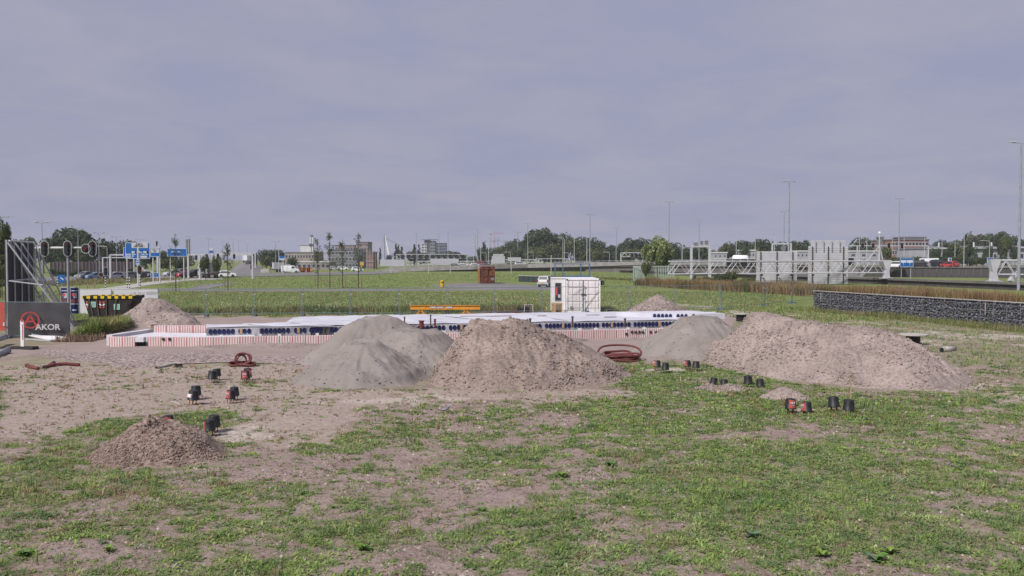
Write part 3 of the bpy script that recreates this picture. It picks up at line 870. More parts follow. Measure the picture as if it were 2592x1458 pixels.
# white flower heads in the meadow
def flowers(rects, seed):
    r = np.random.default_rng(seed)
    mb = MB()
    for x0, x1, y0, y1, n in rects:
        for _ in range(n):
            p = P(x0 + (x1 - x0) * r.random(), y0 + (y1 - y0) * r.random())
            p.z = 0.12 + 0.25 * r.random()
            s = 0.03 + 0.045 * r.random()
            mb.add([p + Vector((s, 0, 0)), p + Vector((-s * 0.5, s, 0.01)), p + Vector((-s * 0.5, -s, 0.02)), p + Vector((0, 0, s * 0.7))], [(0, 1, 3), (1, 2, 3), (2, 0, 3)])
    return mb
mk('petal', (0.52, 0.53, 0.42), (0.42, 0.45, 0.32), rough=0.8)
o = flowers([(560, 900, 770, 795, 260), (900, 1390, 752, 792, 520), (1530, 1620, 762, 788, 160), (1380, 1600, 735, 760, 60), (1700, 1900, 760, 785, 60), (500, 1000, 740, 765, 70)], 5).build('meadow_flowers', M['petal'])
tag(o, 'pale white flower heads scattered through the meadow grass', 'flowers', kind='stuff')

# reeds along the motorway side and by the stone wall
def strip(pts, n, Lr, Wr, cols, seed, depth=6.0, el=(1.05, 1.52), z=0.0, back=False):
    r = np.random.default_rng(seed)
    seg = [np.linalg.norm(np.array(b_) - np.array(a_)) for a_, b_ in zip(pts[:-1], pts[1:])]
    cum = np.concatenate([[0], np.cumsum(seg)])
    t = r.random(n) * cum[-1]
    k = np.clip(np.searchsorted(cum, t) - 1, 0, len(seg) - 1)
    f = (t - cum[k]) / np.array(seg)[k]
    A = np.array(pts)
    XY = A[k] + (A[k + 1] - A[k]) * f[:, None]
    dr = (A[k + 1] - A[k]) / np.array(seg)[k][:, None]
    nr = np.stack([-dr[:, 1], dr[:, 0]], 1)
    if back:
        nr = np.tile(np.array([[-0.25, 1.0]]), (n, 1))
    XY = XY + nr * (r.random(n) * depth)[:, None]
    clump = fbm(XY[:, 0] * 0.5, XY[:, 1] * 0.25, 3, seed)
    L = (Lr[0] + (Lr[1] - Lr[0]) * r.random(n)) * (0.55 + 0.9 * clump)
    W = Wr[0] + (Wr[1] - Wr[0]) * r.random(n)
    ci = np.clip((fbm(XY[:, 0] * 0.35, XY[:, 1] * 0.2, 3, seed + 3) * 1.6 - 0.3 + 0.35 * (r.random(n) - 0.5)) * len(cols), 0, len(cols) - 1).astype(int)
    col = np.array(cols)[ci] * (0.7 + 0.6 * r.random(n))[:, None]
    base = np.stack([XY[:, 0], XY[:, 1], gh(XY[:, 0], XY[:, 1]) - 0.02 + z], 1)
    return base, r.random(n) * 2 * math.pi, el[0] + (el[1] - el[0]) * r.random(n), L, W, col
xy = lambda px, py: (P(px, py).x, P(px, py).y)
REED = [(0.29, 0.185, 0.11), (0.36, 0.24, 0.12), (0.25, 0.21, 0.08), (0.40, 0.30, 0.17), (0.25, 0.13, 0.10), (0.18, 0.18, 0.07)]
R1 = strip([xy(2640, 772), xy(2400, 762), xy(2180, 752), xy(2000, 745)], 30000, (0.75, 1.5), (0.025, 0.05), REED, 301, depth=24, back=True)
R2 = strip([xy(2060, 751), xy(1900, 742), xy(1730, 732)], 15000, (0.7, 1.6), (0.03, 0.06), REED + [(0.16, 0.2, 0.07), (0.2, 0.23, 0.08)], 302, depth=18, back=True)
R3 = strip([xy(1720, 716), xy(1500, 706), xy(1360, 704)], 3500, (0.2, 0.6), (0.05, 0.09), [(0.17, 0.2, 0.07), (0.22, 0.2, 0.09), (0.15, 0.19, 0.06)], 303, depth=10, back=True)
blades('reeds', *[np.concatenate(q) for q in zip(R1, R2, R3)], droop=0.15, label='brown and straw coloured reeds beside the motorway wall', cat='reeds')
R4 = strip([xy(2640, 846), xy(2400, 818), xy(2200, 799), xy(2050, 786)], 5000, (0.12, 0.55), (0.012, 0.025), [(0.21, 0.23, 0.08), (0.27, 0.26, 0.1), (0.17, 0.2, 0.07), (0.30, 0.25, 0.13)], 304, depth=1.1)
blades('wall_grass', *R4, droop=0.15, label='thin yellowish grass growing along the foot of the stone wall', cat='grass')
R5 = strip([xy(186, 860), xy(240, 852), xy(300, 838)], 12000, (0.3, 0.9), (0.03, 0.07), [(0.23, 0.31, 0.07), (0.30, 0.34, 0.09), (0.18, 0.26, 0.065), (0.32, 0.30, 0.12)], 305, depth=6, back=True, el=(0.5, 1.45))
blades('tall_weeds', *R5, droop=0.4, label='tall overgrown weeds between the dark banner fence and the skip', cat='weeds')
R6 = strip([xy(185, 868), xy(230, 866), xy(296, 853)], 1800, (0.15, 0.45), (0.02, 0.04), [(0.2, 0.13, 0.09), (0.26, 0.18, 0.12), (0.16, 0.14, 0.07)], 306, depth=2.0, el=(0.4, 1.4))
blades('withered_weeds', *R6, droop=0.5, label='withered brown stems at the edge of the weeds beside the striped blocks', cat='weeds')
R7 = strip([xy(400, 800), xy(520, 797), xy(900, 796), xy(1380, 789)], 9000, (0.2, 0.7), (0.02, 0.05), [(0.13, 0.17, 0.05), (0.2, 0.2, 0.08), (0.24, 0.18, 0.1), (0.1, 0.14, 0.05)], 307, depth=5)
blades('fence_grass', *R7, droop=0.3, label='mixed grass and weeds along the foot of the construction fence', cat='grass')

# crumbs of soil and small stones lying on the bare ground
def crumbs(n, seed):
    r = np.random.default_rng(seed)
    Y = 10.0 + (34.0 - 10.0) * r.random(n) ** 1.0
    X = (r.random(n) * 2 - 1) * 0.63 * (Y + 1)
    g, sa, gr, pale, dry, px, py = zones(X, Y)
    patch = sstep(0.42, 0.62, fbm(X * 1.3, Y * 1.3, 3, 311))
    ok = (r.random(n) < (1 - 0.7 * g) * (0.12 + 0.88 * patch) * np.where(dry > 0.5, 0.35, 1.0)) & ~inpoly(px, py, HEAPFEET[0]) & ~inpoly(px, py, HEAPFEET[1])
    X, Y, dry = X[ok], Y[ok], dry[ok]
    n = len(X)
    cv = np.array([(0, 0, .8), (.9, 0, 0), (-.3, .85, 0), (-.6, -.7, 0.1), (.4, -.7, 0)])
    cf = np.array([(0, 1, 2), (0, 2, 3), (0, 3, 4), (0, 4, 1)])
    sz = (0.010 + 0.030 * r.random(n) ** 3) * np.clip(Y / 16, 0.9, 1.6)
    an_ = r.random(n) * 6.28
    V = cv[None] * (1 + 0.6 * (r.random((n, 5, 3)) - .5))
    c_, s_ = np.cos(an_)[:, None], np.sin(an_)[:, None]
    base = np.stack([X, Y, gh(X, Y)], 1)
    Vr = np.stack([V[:, :, 0] * c_ - V[:, :, 1] * s_, V[:, :, 0] * s_ + V[:, :, 1] * c_, V[:, :, 2]], 2) * sz[:, None, None] + base[:, None, :]
    mc = bpy.data.meshes.new('soil_crumbs')
    fill_mesh(mc, Vr.reshape(-1, 3), (cf[None] + (np.arange(n) * 5)[:, None, None]).reshape(-1, 3))
    pal = np.array([(0.20, 0.145, 0.125), (0.30, 0.235, 0.21), (0.13, 0.09, 0.075), (0.42, 0.36, 0.32), (0.24, 0.17, 0.13)])
    cc = pal[r.integers(0, 5, n)] * (0.7 + 0.5 * r.random(n))[:, None]
    a_ = mc.color_attributes.new('Col', 'FLOAT_COLOR', 'POINT')
    a_.data.foreach_set('color', np.repeat(np.concatenate([cc, np.ones((n, 1))], 1), 5, 0).astype(np.float32).ravel())
    mc.materials.append(mat('crumb', (1, 1, 1), (0.85, 0.85, 0.85), rough=0.95, attr='Col', spec=0.1))
    tag(put('soil_crumbs', mc), 'small crumbs of soil and stones lying on the bare ground', 'soil', kind='stuff')
crumbs(90000, 401)
R8 = strip([xy(-60, 726), xy(180, 724), xy(330, 717), xy(470, 708)], 7000, (0.2, 0.7), (0.05, 0.10), [(0.27, 0.21, 0.12), (0.22, 0.22, 0.09), (0.32, 0.26, 0.15), (0.18, 0.2, 0.07)], 308, depth=16)
blades('verge_grass', *R8, droop=0.25, label='dry yellowish grass on the verge of the left road', cat='grass')

# ------------------------------------------------------------------ foundation of polystyrene blocks under white sheets
fo = thing('foundation', 'white polystyrene foundation with red striped edge blocks and rows of dark blue tube ends', 'foundation', P(1000, 862))
FO = Vector(fo.location)
def block_row(pts, z0, z1, depth, L, m, name, gap=0.012, skip=()):
    i = 0
    cache = {}
    for (a, b_) in zip(pts[:-1], pts[1:]):
        a, b_ = Vector(a), Vector(b_)
        d = b_ - a
        n = max(1, round(d.length / L))
        l = d.length / n
        ang = math.atan2(d.y, d.x)
        key = round(l, 3)
        if key not in cache:
            mb = MB().box((l / 2 - gap / 2, depth / 2, (z1 - z0) / 2), (l - gap, depth, z1 - z0))
            cache[key] = mb.mesh(name, m)
        for k in range(n):
            i += 1
            if i in skip:
                continue
            p = a + d * (k / n)
            o = put(name, cache[key], fo, Vector((p.x, p.y, z0 + rnd.uniform(-0.006, 0.006))) - FO, ang + rnd.uniform(-0.006, 0.006))
    return i
z45 = lambda px, py: P(px, py, 0.45)
front = [z45(276, 853), z45(505, 854), z45(870, 849), z45(1415, 838), z45(1700, 831)]
block_row(front, -0.06, 0.45, 0.30, 0.62, M['striped'], 'formwork_block', skip=(3,))
# the missing block leaves a dark opening low in the front row
q0 = front[0] + (front[1] - front[0]) * (2 / 8.0); q1 = front[0] + (front[1] - front[0]) * (3.05 / 8.0)
ang0 = math.atan2((q1 - q0).y, (q1 - q0).x)
mb = MB().box((0, 0.16, 0.33), ((q1 - q0).length - 0.02, 0.28, 0.22))
mb.build('lintel_block', M['eps'], fo, ((q0 + q1) / 2 - FO) * 1.0 + Vector((0, 0, -0.45 + 0.0)), ang0)
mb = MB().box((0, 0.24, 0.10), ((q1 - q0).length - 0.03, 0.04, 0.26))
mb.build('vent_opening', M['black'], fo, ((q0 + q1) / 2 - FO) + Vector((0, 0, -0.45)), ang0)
zt0 = 0.75
# dark pipe openings in the front row
hole = MB().lathe([(0.001, 0), (0.075, 0), (0.075, 0.02), (0.055, 0.022), (0.001, 0.01)], 12).mesh('pipe_opening', M['rubber'])
for px, py in ((414, 859), (430, 859), (1583, 846), (1597, 841), (1607, 841.5), (1616, 841), (1625, 841.5), (1645, 841), (1659, 841.5), (1668, 841), (1674, 840)):
    k = [i for i in range(len(front) - 1) if to_px(*front[i])[0] <= px][-1]
    a_, c_ = front[k], front[k + 1]
    f = (px - to_px(*a_)[0]) / (to_px(*c_)[0] - to_px(*a_)[0])
    q = a_.lerp(c_, f); d_ = (c_ - a_).normalized()
    q = q + Vector((d_.y, -d_.x, 0)) * 0.015
    o = put('pipe_opening', hole, fo, Vector((q.x, q.y, CH - (py - HOR) * q.y / F)) - FO)
    o.rotation_euler = (math.pi / 2, 0, math.atan2(d_.y, d_.x))
# left return and inner left row
block_row([P(276, 853, 0.45) + Vector((0.0, 0.33, 0)), P(388, 829, 0.6)], -0.06, 0.52, 0.30, 0.62, M['eps'], 'edge_block')
block_row([P(388, 824, 0.75), P(522, 824, 0.75)], 0.10, 0.75, 0.30, 0.62, M['striped'], 'formwork_block')
fl = [front[0] + Vector((0.36, 0.42, 0)), z45(640, 853) + Vector((0, 0.36, 0)), P(640, 829, zt0) + Vector((0, 0.2, 0)), P(522, 826, 0.75) + Vector((0, 0.1, 0)), P(388, 824, 0.75) + Vector((0, 0.1, 0))]
MB().slab([(q.x - FO.x, q.y - FO.y) for q in fl], -0.05, 0.40).build('floor_sheet', M['eps'], fo)
# blocks with the tube ends
zt = 0.76
wl0, wl1 = P(522, 831, zt), P(1722, 811, zt)
wd = (wl1 - wl0); WL = wd.length; we = wd / WL; wnrm = Vector((-we.y, we.x, 0))
wang = math.atan2(we.y, we.x)
nb = round(WL / 1.2)
bw = WL / nb
blk = MB().box((bw / 2 - 0.006, 0.30, 0.40), (bw - 0.012, 0.60, 0.80)).mesh('insulation_block', M['eps'])
for i in range(nb):
    p = wl0 + we * (bw * i)
    put('insulation_block', blk, fo, Vector((p.x, p.y, -0.04)) - FO, wang)
tub = MB()
for k in range(14):
    pass
tub.lathe([(0.001, 0.0), (0.118, 0.0), (0.118, 0.02), (0.095, 0.022), (0.09, -0.002), (0.03, -0.004)], 14)
tube_me = tub.mesh('tube_end', M['blue_tube'])
capm = MB().lathe([(0.001, 0.0), (0.03, 0.0), (0.028, 0.01)], 8).mesh('tube_centre', M['frame_blue'])
def tube_row(a, b_, z, step, gaps, zs=1.12):
    d = b_ - a; L = d.length; e = d / L; an = math.atan2(e.y, e.x)
    nrm = Vector((e.y, -e.x, 0))
    t = 0.2; k = 0
    while t < L - 0.15:
        k += 1
        if k in gaps:
            t += gaps[k]; continue
        p = a + e * t + nrm * 0.004
        o = put('tube_end', tube_me, fo, Vector((p.x, p.y, z)) - FO)
        o.rotation_euler = (math.pi / 2, 0, an)
        o.scale = (0.80, zs, 1)
        t += step
gaps = {}
r_ = random.Random(4)
k = 0
while k < 120:
    k += r_.choice([4, 7, 8, 8, 9])
    gaps[k] = r_.choice([0.12, 0.16, 0.14, 0.40])
tube_row(Vector((wl0.x, wl0.y, 0)), Vector((wl1.x, wl1.y, 0)), zt - 0.175, 0.205, gaps)
# yellowish spacers and small white feet under the tubes
for i in range(26):
    p = wl0 + we * (0.7 + i * (WL - 1.0) / 26) - wnrm * 0.012
    if i % 3 == 1:
        MB().box((0, 0, 0), (0.12, 0.03, 0.26)).build('spacer', M['wood_pale'], fo, Vector((p.x, p.y, zt - 0.17)) - FO, wang)
    else:
        MB().box((0, 0, 0), (0.16, 0.10, 0.14)).build('support_block', M['white_bright'], fo, Vector((p.x, p.y, 0.36)) - wnrm * 0.05 - FO, wang)
# the white sheets on top, in lapped strips
zT = 0.775
poly_f = [wl0 + we * t for t in np.linspace(0, WL, 9)]
back_px = [(522, 823), (610, 821), (722, 818), (742, 804), (900, 799), (1060, 797), (1300, 793), (1560, 790), (1815, 790)]
backs = [P(x, y, zT) for x, y in back_px]
mk('sheet_b', (0.55, 0.545, 0.60), (0.46, 0.455, 0.51), rough=0.7, scale=0.8, bump=0.3, bscale=2.5)
for i in range(8):
    a0, a1 = poly_f[i], poly_f[i + 1]
    b0, b1 = backs[i], backs[i + 1]
    mb = MB()
    nn = 7
    g_ = []
    for s in range(nn + 1):
        for t in range(5):
            f0 = a0.lerp(b0, s / nn); f1 = a1.lerp(b1, s / nn)
            q = f0.lerp(f1, t / 4.0)
            g_.append((q.x - FO.x, q.y - FO.y, zT + (0.004 if i % 2 else 0.0) + rnd.uniform(0, 0.045)))
    fs = []
    for s in range(nn):
        for t in range(4):
            fs.append((s * 5 + t, s * 5 + t + 1, s * 5 + t + 6, s * 5 + t + 5))
    mb.add(g_, fs)
    mb.build('cover_sheet', M['sheet'] if i % 2 else M['sheet_b'], fo, (0, 0, 0), smooth=False)
    # a support slab below the sheet
    MB().slab([(a0.x - FO.x, a0.y - FO.y), (a1.x - FO.x, a1.y - FO.y), (b1.x - FO.x, b1.y - FO.y), (b0.x - FO.x, b0.y - FO.y)], 0.0, zT - 0.03).build('slab', M['eps'], fo)
# raised slab at the far right with its own row of tubes
ra, rb = P(1648, 793, 1.02), P(1768, 794, 1.02)
rc, rd = P(1835, 793, 1.02), P(1740, 786, 1.02); re_ = P(1560, 789, 1.02)
poly = [(q.x - FO.x, q.y - FO.y) for q in (ra, rb, rc, rd, re_)]
MB().slab(poly, 0.70, 1.02).build('raised_slab', M['sheet'], fo)
tube_row(Vector((ra.x, ra.y, 0)), Vector((rb.x, rb.y, 0)), 0.87, 0.22, {6: 0.2, 10: 0.2})
# thin openings with battens in the sheet
for i, (px, py, w) in enumerate([(1230, 802, 3.0), (1372, 801, 0.5), (1500, 799, 0.8), (1545, 804, 0.7), (1640, 799, 0.8), (1690, 791.0, 0.9), (1010, 826, 1.8)]):
    q = P(px, py, zT)
    MB().box((0, 0, 0.03), (w, 0.12, 0.05)).build('batten', M['wood'], fo, Vector((q.x, q.y, zT + (0.25 if i == 5 else 0))) - FO, wang)

# pipes standing out of the foundation
for i, (px, y0, y1, r, m, lb) in enumerate([(1024, 802, 819, 0.035, 'steel_dark', 'thin dark pipe standing in the sheet just behind the grey heap'), (1090, 797, 822, 0.035, 'steel_dark', 'thin dark pipe standing upright between the red stub and the grey heap'),
                                     (1342, 806, 826, 0.05, 'steel_dark', 'dark pipe standing in the foundation edge beside the brown heap'), (1449, 801, 826, 0.05, 'steel_dark', 'dark pipe standing before the container door'), (1582, 806, 822, 0.05, 'steel_dark', 'short dark pipe standing in front of the gravel cone'),
                                     (1067, 812, 829, 0.11, 'rust_red', 'short thick rust red pipe stub in the foundation'), (1101, 808, 826, 0.05, 'rust_red', 'thin crooked red pipe beside the blue tube ends')]):
    q = P(px, y1, zT)
    top = D(px, y0, q.y)
    t = thing('stand_pipe', lb, 'pipe', (q.x, q.y, zT - 0.05))
    h = top.z - zT + 0.05
    MB().tube((0, 0, 0), (0, 0, h), r, n=10).build('shaft', M[m], t, smooth=False)
    MB().lathe([(r * 1.25, 0), (r * 1.25, 0.06)], 10).build('collar', M[m], t, (0, 0, h - 0.05))

# ------------------------------------------------------------------ construction fence
FP = {}
def fence_mesh():
    w, h = 3.44, 2.0
    f = MB()
    f.tube((0.02, 0, 0.12), (0.02, 0, h), 0.021, n=6); f.tube((w - 0.02, 0, 0.12), (w - 0.02, 0, h), 0.021, n=6)
    f.tube((0.02, 0, h - 0.02), (w - 0.02, 0, h - 0.02), 0.019, n=6); f.tube((0.02, 0, 0.2), (w - 0.02, 0, 0.2), 0.019, n=6)
    FP['frame'] = f.mesh('frame', M['fence_steel'])
    g = MB()
    for i in range(1, 30):
        g.tube((i * w / 30, 0, 0.2), (i * w / 30, 0, h - 0.02), 0.0022, n=3, cap=False)
    for i in range(1, 8):
        g.tube((0.02, 0, 0.2 + i * 0.225), (w - 0.02, 0, 0.2 + i * 0.225), 0.0022, n=3, cap=False)
    FP['wire'] = g.mesh('wire_mesh', M['fence_steel'])
    FP['foot'] = MB().slab([(-0.11, -0.33), (0.11, -0.33), (0.14, -0.2), (0.14, 0.2), (0.11, 0.33), (-0.11, 0.33), (-0.14, 0.2), (-0.14, -0.2)], 0, 0.13).mesh('foot', M['foot_blue'])
    FP['clamp'] = MB().box((0, 0, 0), (0.14, 0.06, 0.06)).mesh('clamp', M['galv'])
fence_mesh()
FENCE = [(401, 801), (523, 801), (645, 800), (767, 799.5), (888, 799), (1011, 797.5), (1133, 796.5), (1252, 795), (1372, 793.5), (1484, 791), (1594, 789), (1710, 787), (1824, 784), (1936, 775), (2005, 768), (2060, 762)]
for i, (a, b_) in enumerate(zip(FENCE[:-1], FENCE[1:])):
    pa, pb = onground(*a), onground(*b_)
    d = pb - pa
    an = math.atan2(d.y, d.x)
    if i < 9: lb = 'wire mesh construction fence panel in the straight row behind the foundation'; gp = 'fence panels behind the foundation'
    elif i < 12: lb = 'wire mesh construction fence panel between the container and the reeds'; gp = 'fence panels by the gravel cone'
    else: lb = 'wire mesh construction fence panel standing in the brown reeds'; gp = 'fence panels in the reeds'
    t = thing('fence_panel', lb, 'fence', pa, an, gp)
    s = d.length / 3.5
    for k in ('frame', 'wire'):
        o = put('frame' if k == 'frame' else 'wire_mesh', FP[k], t); o.scale = (s, 1, 1)
    put('foot', FP['foot'], t, (0.0, 0, 0.0))
    put('clamp', FP['clamp'], t, (0.0, 0, 1.55))

# ------------------------------------------------------------------ storage container and white cabin panel
cl, cr = P(1433, 791), P(1519.5, 791)
W_ = (cr - cl).length; H_ = D(1433, 705, cl.y).z
t = thing('storage_container', 'white shipping container with closed double doors and a diagonal brace', 'container', (cl + cr) / 2)
CT = t
DEP = 6.0
MB().box((0, DEP / 2 + 0.06, H_ / 2), (W_ - 0.04, DEP, H_ - 0.04)).build('body', M['white_bright'], t)
fr = MB()
for s in (-1, 1):
    fr.box((s * (W_ / 2 - 0.06), 0.02, H_ / 2), (0.12, 0.12, H_))
fr.box((0, 0.02, H_ - 0.06), (W_ - 0.24, 0.11, 0.12)); fr.box((0, 0.02, 0.07), (W_ - 0.24, 0.11, 0.14))
fr.build('door_frame', M['white_bright'], t)
mk('container_white', (0.72, 0.69, 0.70), (0.52, 0.47, 0.45), rough=0.6, scale=5, stretch=(1, 1, 0.12), lo=0.45, hi=0.8)
for s in (-1, 1):
    dr = MB()
    wd_ = W_ / 2 - 0.16
    cx = s * (wd_ / 2 + 0.03)
    dr.box((cx, 0.03, H_ / 2), (wd_, 0.05, H_ - 0.30))
    dob = dr.build('door', M['container_white'], t)
    for i in range(4):
        z = 0.42 + i * (H_ - 0.5) / 4 + 0.12
        MB().box((cx, -0.006, z), (wd_ - 0.12, 0.05, 0.36)).build('door_panel', M['container_white'], dob)
    for q in (0.28, 0.75):
        MB().tube((cx + (q - 0.5) * wd_, -0.06, 0.15), (cx + (q - 0.5) * wd_, -0.06, H_ - 0.12), 0.013, n=6).build('lock_rod', M['white_paint'], dob)
    for z in (0.35, 0.95, 1.55, 2.15):
        MB().box((s * (W_ / 2 - 0.11), -0.03, z * H_ / 2.6), (0.09, 0.03, 0.10)).build('hinge', M['galv'], dob)
    MB().box((s * 0.10, -0.06, H_ * 0.53), (0.14, 0.05, 0.12)).build('lock_box', M['steel_dark'], dob)
MB().box((0, -0.012, H_ / 2), (0.045, 0.02, H_ - 0.3)).build('door_gap', M['black'], t)
for s in (-1, 1):
    MB().box((s * (W_ / 2 - 0.125), -0.012, H_ / 2), (0.035, 0.02, H_ - 0.35)).build('seal', M['black'], t)
    MB().box((s * (W_ / 2 - 0.06), -0.05, H_ - 0.07), (0.10, 0.03, 0.12)).build('corner_casting', M['steel_dark'], t)
MB().box((-W_ / 2 + 0.42, -0.03, 0.35), (0.22, 0.02, 0.24)).build('vent', M['fac_grey'], t)
MB().tube((0.12, -0.07, 0.22), (W_ / 2 - 0.2, -0.07, H_ * 0.62), 0.012, n=5).build('brace_rod', M['steel_dark'], t)
MB().box((0.02, -0.09, H_ * 0.45), (0.09, 0.03, 0.05)).build('padlock', M['galv'], t)
sp = thing('speaker_box', 'small black box mounted beside the top corner of the white container', 'box', (cr.x + 0.17, cr.y + 0.3, H_ - 0.5))
MB().box((0, 0, 0.17), (0.3, 0.3, 0.34)).build('case', M['black_plastic'], sp)
MB().box((0, -0.16, 0.17), (0.22, 0.02, 0.24)).build('grille', M['steel_dark'], sp)
MB().box((-0.14, 0.05, 0.17), (0.08, 0.05, 0.06)).build('bracket', M['galv'], sp)
# the white panel box with a tall window, left of the doors
pl, pr_ = P(1395, 789.5), P(1432, 789.5)
wp = (pr_ - pl).length - 0.04
t = thing('site_cabin', 'narrow white cabin with a tall dark window beside the container doors', 'cabin', (pl + pr_) / 2)
mk('cabin_white', (0.70, 0.69, 0.70), (0.62, 0.61, 0.62), rough=0.6, scale=1.0)
MB().box((0, 0.9, H_ / 2), (wp, 1.7, H_)).build('wall', M['cabin_white'], t)
MB().box((0, 0.9, H_ + 0.02), (wp + 0.04, 1.8, 0.06)).build('roof', M['white_bright'], t)
wx = -wp / 2 + 0.52
wf = MB()
for s in (-1, 1):
    wf.box((wx + s * 0.22, 0.03, H_ * 0.60), (0.05, 0.05, 1.38))
wf.box((wx, 0.03, H_ * 0.60 + 0.67), (0.39, 0.05, 0.05)); wf.box((wx, 0.03, H_ * 0.60 - 0.67), (0.39, 0.05, 0.05))
win = wf.build('window', M['fac_grey'], t)
MB().box((wx, 0.045, H_ * 0.60), (0.39, 0.02, 1.29)).build('pane', M['glass'], win)
MB().box((wx - 0.11, 0.03, H_ * 0.62), (0.10, 0.012, 0.6)).build('poster', M['pink_red'], win)
MB().box((wx + 0.08, 0.028, H_ * 0.47), (0.18, 0.012, 0.25)).build('notice', M['white_paint'], win)
t = thing('wooden_crate', 'open wooden crate standing under the cabin window', 'crate', P(1409, 792) + Vector((0, -0.32, 0)))
for s in (-1, 1):
    for y in (-0.25, 0.25):
        MB().box((s * 0.36, y, 0.38), (0.07, 0.07, 0.76)).build('post', M['wood_pale'], t)
for z in (0.73, 0.04):
    for y in (-0.27, 0.27):
        MB().box((0, y * 1.12, z), (0.78, 0.03, 0.09)).build('plank', M['wood_pale'], t)
MB().box((-0.2, -0.305, 0.38), (0.18, 0.03, 0.6)).build('plank', M['wood_pale'], t)
MB().box((0, 0.2, 0.38), (0.66, 0.03, 0.6)).build('back_board', M['wood'], t)

# ------------------------------------------------------------------ yellow lifting beam and clutter on the slab
bl, br = P(1038, 797), P(1215, 797)
t = thing('lifting_beam', 'long yellow steel lifting beam resting on two stands', 'beam', (bl + br) / 2)
Lb = (br - bl).length
zb = D(1120, 778, bl.y).z
be = MB()
be.box((0, 0, zb), (Lb, 0.08, 0.26)); be.box((0, 0, zb + 0.145), (Lb, 0.22, 0.03)); be.box((0, 0, zb - 0.145), (Lb, 0.22, 0.03))
be.build('girder', M['beam_yellow'], t)
for x in (-Lb / 2 + 1.7, -0.35, 0.3):
    MB().box((x, -0.06, zb), (0.45, 0.02, 0.12)).build('plate', M['white_paint'], t)
for x in (-Lb / 2 + 0.8, Lb / 2 - 1.0):
    st = MB()
    st.beam((x - 0.32, -0.2, 0), (x, 0, zb - 0.17), 0.07, 0.07); st.beam((x + 0.32, -0.2, 0), (x, 0, zb - 0.17), 0.07, 0.07)
    st.beam((x - 0.32, 0.2, 0), (x, 0, zb - 0.17), 0.07, 0.07); st.beam((x + 0.32, 0.2, 0), (x, 0, zb - 0.17), 0.07, 0.07)
    st.box((x, 0, 0.06), (0.85, 0.5, 0.05))
    st.build('stand', M['beam_yellow'], t)
for i in range(9):
    x = -Lb / 2 + 0.3 + i * (Lb - 0.6) / 8
    MB().box((x, 0, zb - 0.20), (0.08, 0.05, 0.07)).build('lug', M['steel_dark'], t)
def planks(px, py, n, L, lb, m='wood'):
    p = P(px, py)
    t = thing('plank_stack', lb, 'planks', p)
    for i in range(n):
        o = MB().box((0, 0, 0.02), (L * rnd.uniform(0.8, 1.05), 0.16, 0.04)).build('plank', M[m], t, (rnd.uniform(-0.2, 0.2), (i % 3) * 0.2, 0.045 * (i // 3) + 0.001), rnd.uniform(-0.05, 0.05))
planks(1200, 795, 6, 2.0, 'low stack of boards beside the right stand of the yellow beam')
planks(1270, 793, 9, 2.6, 'rusty boards and rods piled behind the sheets', 'rust_red')
planks(1375, 791.5, 9, 1.8, 'stack of brown boards left of the cabin')
t = thing('trestle', 'small grey folding trestle standing on the slab left of the cabin', 'trestle', P(1338, 792))
for s in (-1, 1):
    for y in (-1, 1):
        MB().tube((s * 0.35, y * 0.2, 0), (s * 0.28, 0, 0.62), 0.02, n=6).build('leg', M['galv'], t)
MB().box((0, 0, 0.63), (0.72, 0.08, 0.05)).build('top_bar', M['galv'], t)
t = thing('black_crate', 'black plastic crate behind the folding trestle', 'crate', P(1325, 790.5))
c_ = MB()
for s in (-1, 1):
    c_.box((s * 0.44, 0, 0.2), (0.05, 0.5, 0.4)); c_.box((0, s * 0.26, 0.2), (0.83, 0.05, 0.4))
c_.box((0, 0, 0.03), (0.83, 0.47, 0.05))
c_.build('bin', M['black_plastic'], t)
for i in range(14):
    p = P(1262 + i * 9, 794)
    t = thing('rebar_starter', 'thin rusty starter bar in the row behind the sheets', 'rod', (p.x, p.y, -0.02), 0, 'starter bars behind the sheets')
    MB().tube((0, 0, 0), (rnd.uniform(-.05, .05), 0, 0.75 + rnd.uniform(-.15, .15)), 0.012, n=5).build('bar', M['rust_red'], t)

# ------------------------------------------------------------------ upturned buckets on reinforcing rods
BK = {}
BK['shell'] = MB().lathe([(0.145, 0.0), (0.150, 0.012), (0.143, 0.018), (0.118, 0.235), (0.112, 0.250), (0.0, 0.254)], 20).mesh('shell', M['black_plastic'], smooth=True)
lb_ = MB()
for i in range(6):
    a0, a1 = math.radians(-38 + i * 76 / 6), math.radians(-38 + (i + 1) * 76 / 6)
    for (z0, r0), (z1, r1) in (((0.03, 0.1455), (0.235, 0.1215)),):
        lb_.quad((r0 * math.sin(a0), -r0 * math.cos(a0), z0), (r0 * math.sin(a1), -r0 * math.cos(a1), z0), (r1 * math.sin(a1), -r1 * math.cos(a1), z1), (r1 * math.sin(a0), -r1 * math.cos(a0), z1))
BK['sticker'] = lb_.mesh('sticker', M['red_sticker'])
pb = MB()
for k in range(3):
    pb.box((-0.04 + 0.04 * k, -0.141, 0.165), (0.022, 0.004, 0.05))
pb.beam((-0.05, -0.1455, 0.085), (0.05, -0.1455, 0.105), 0.004, 0.008)
BK['print'] = pb.mesh('print', M['sign_text'])
wb = MB().box((0, -0.139, 0.12), (0.14, 0.012, 0.09))
BK['white'] = wb.mesh('sticker', M['white_bright'])
BK['rod'] = MB().tube((0, 0, -1.0), (0, 0, 0.0), 0.010, n=5).mesh('rod', M['leg_red'])
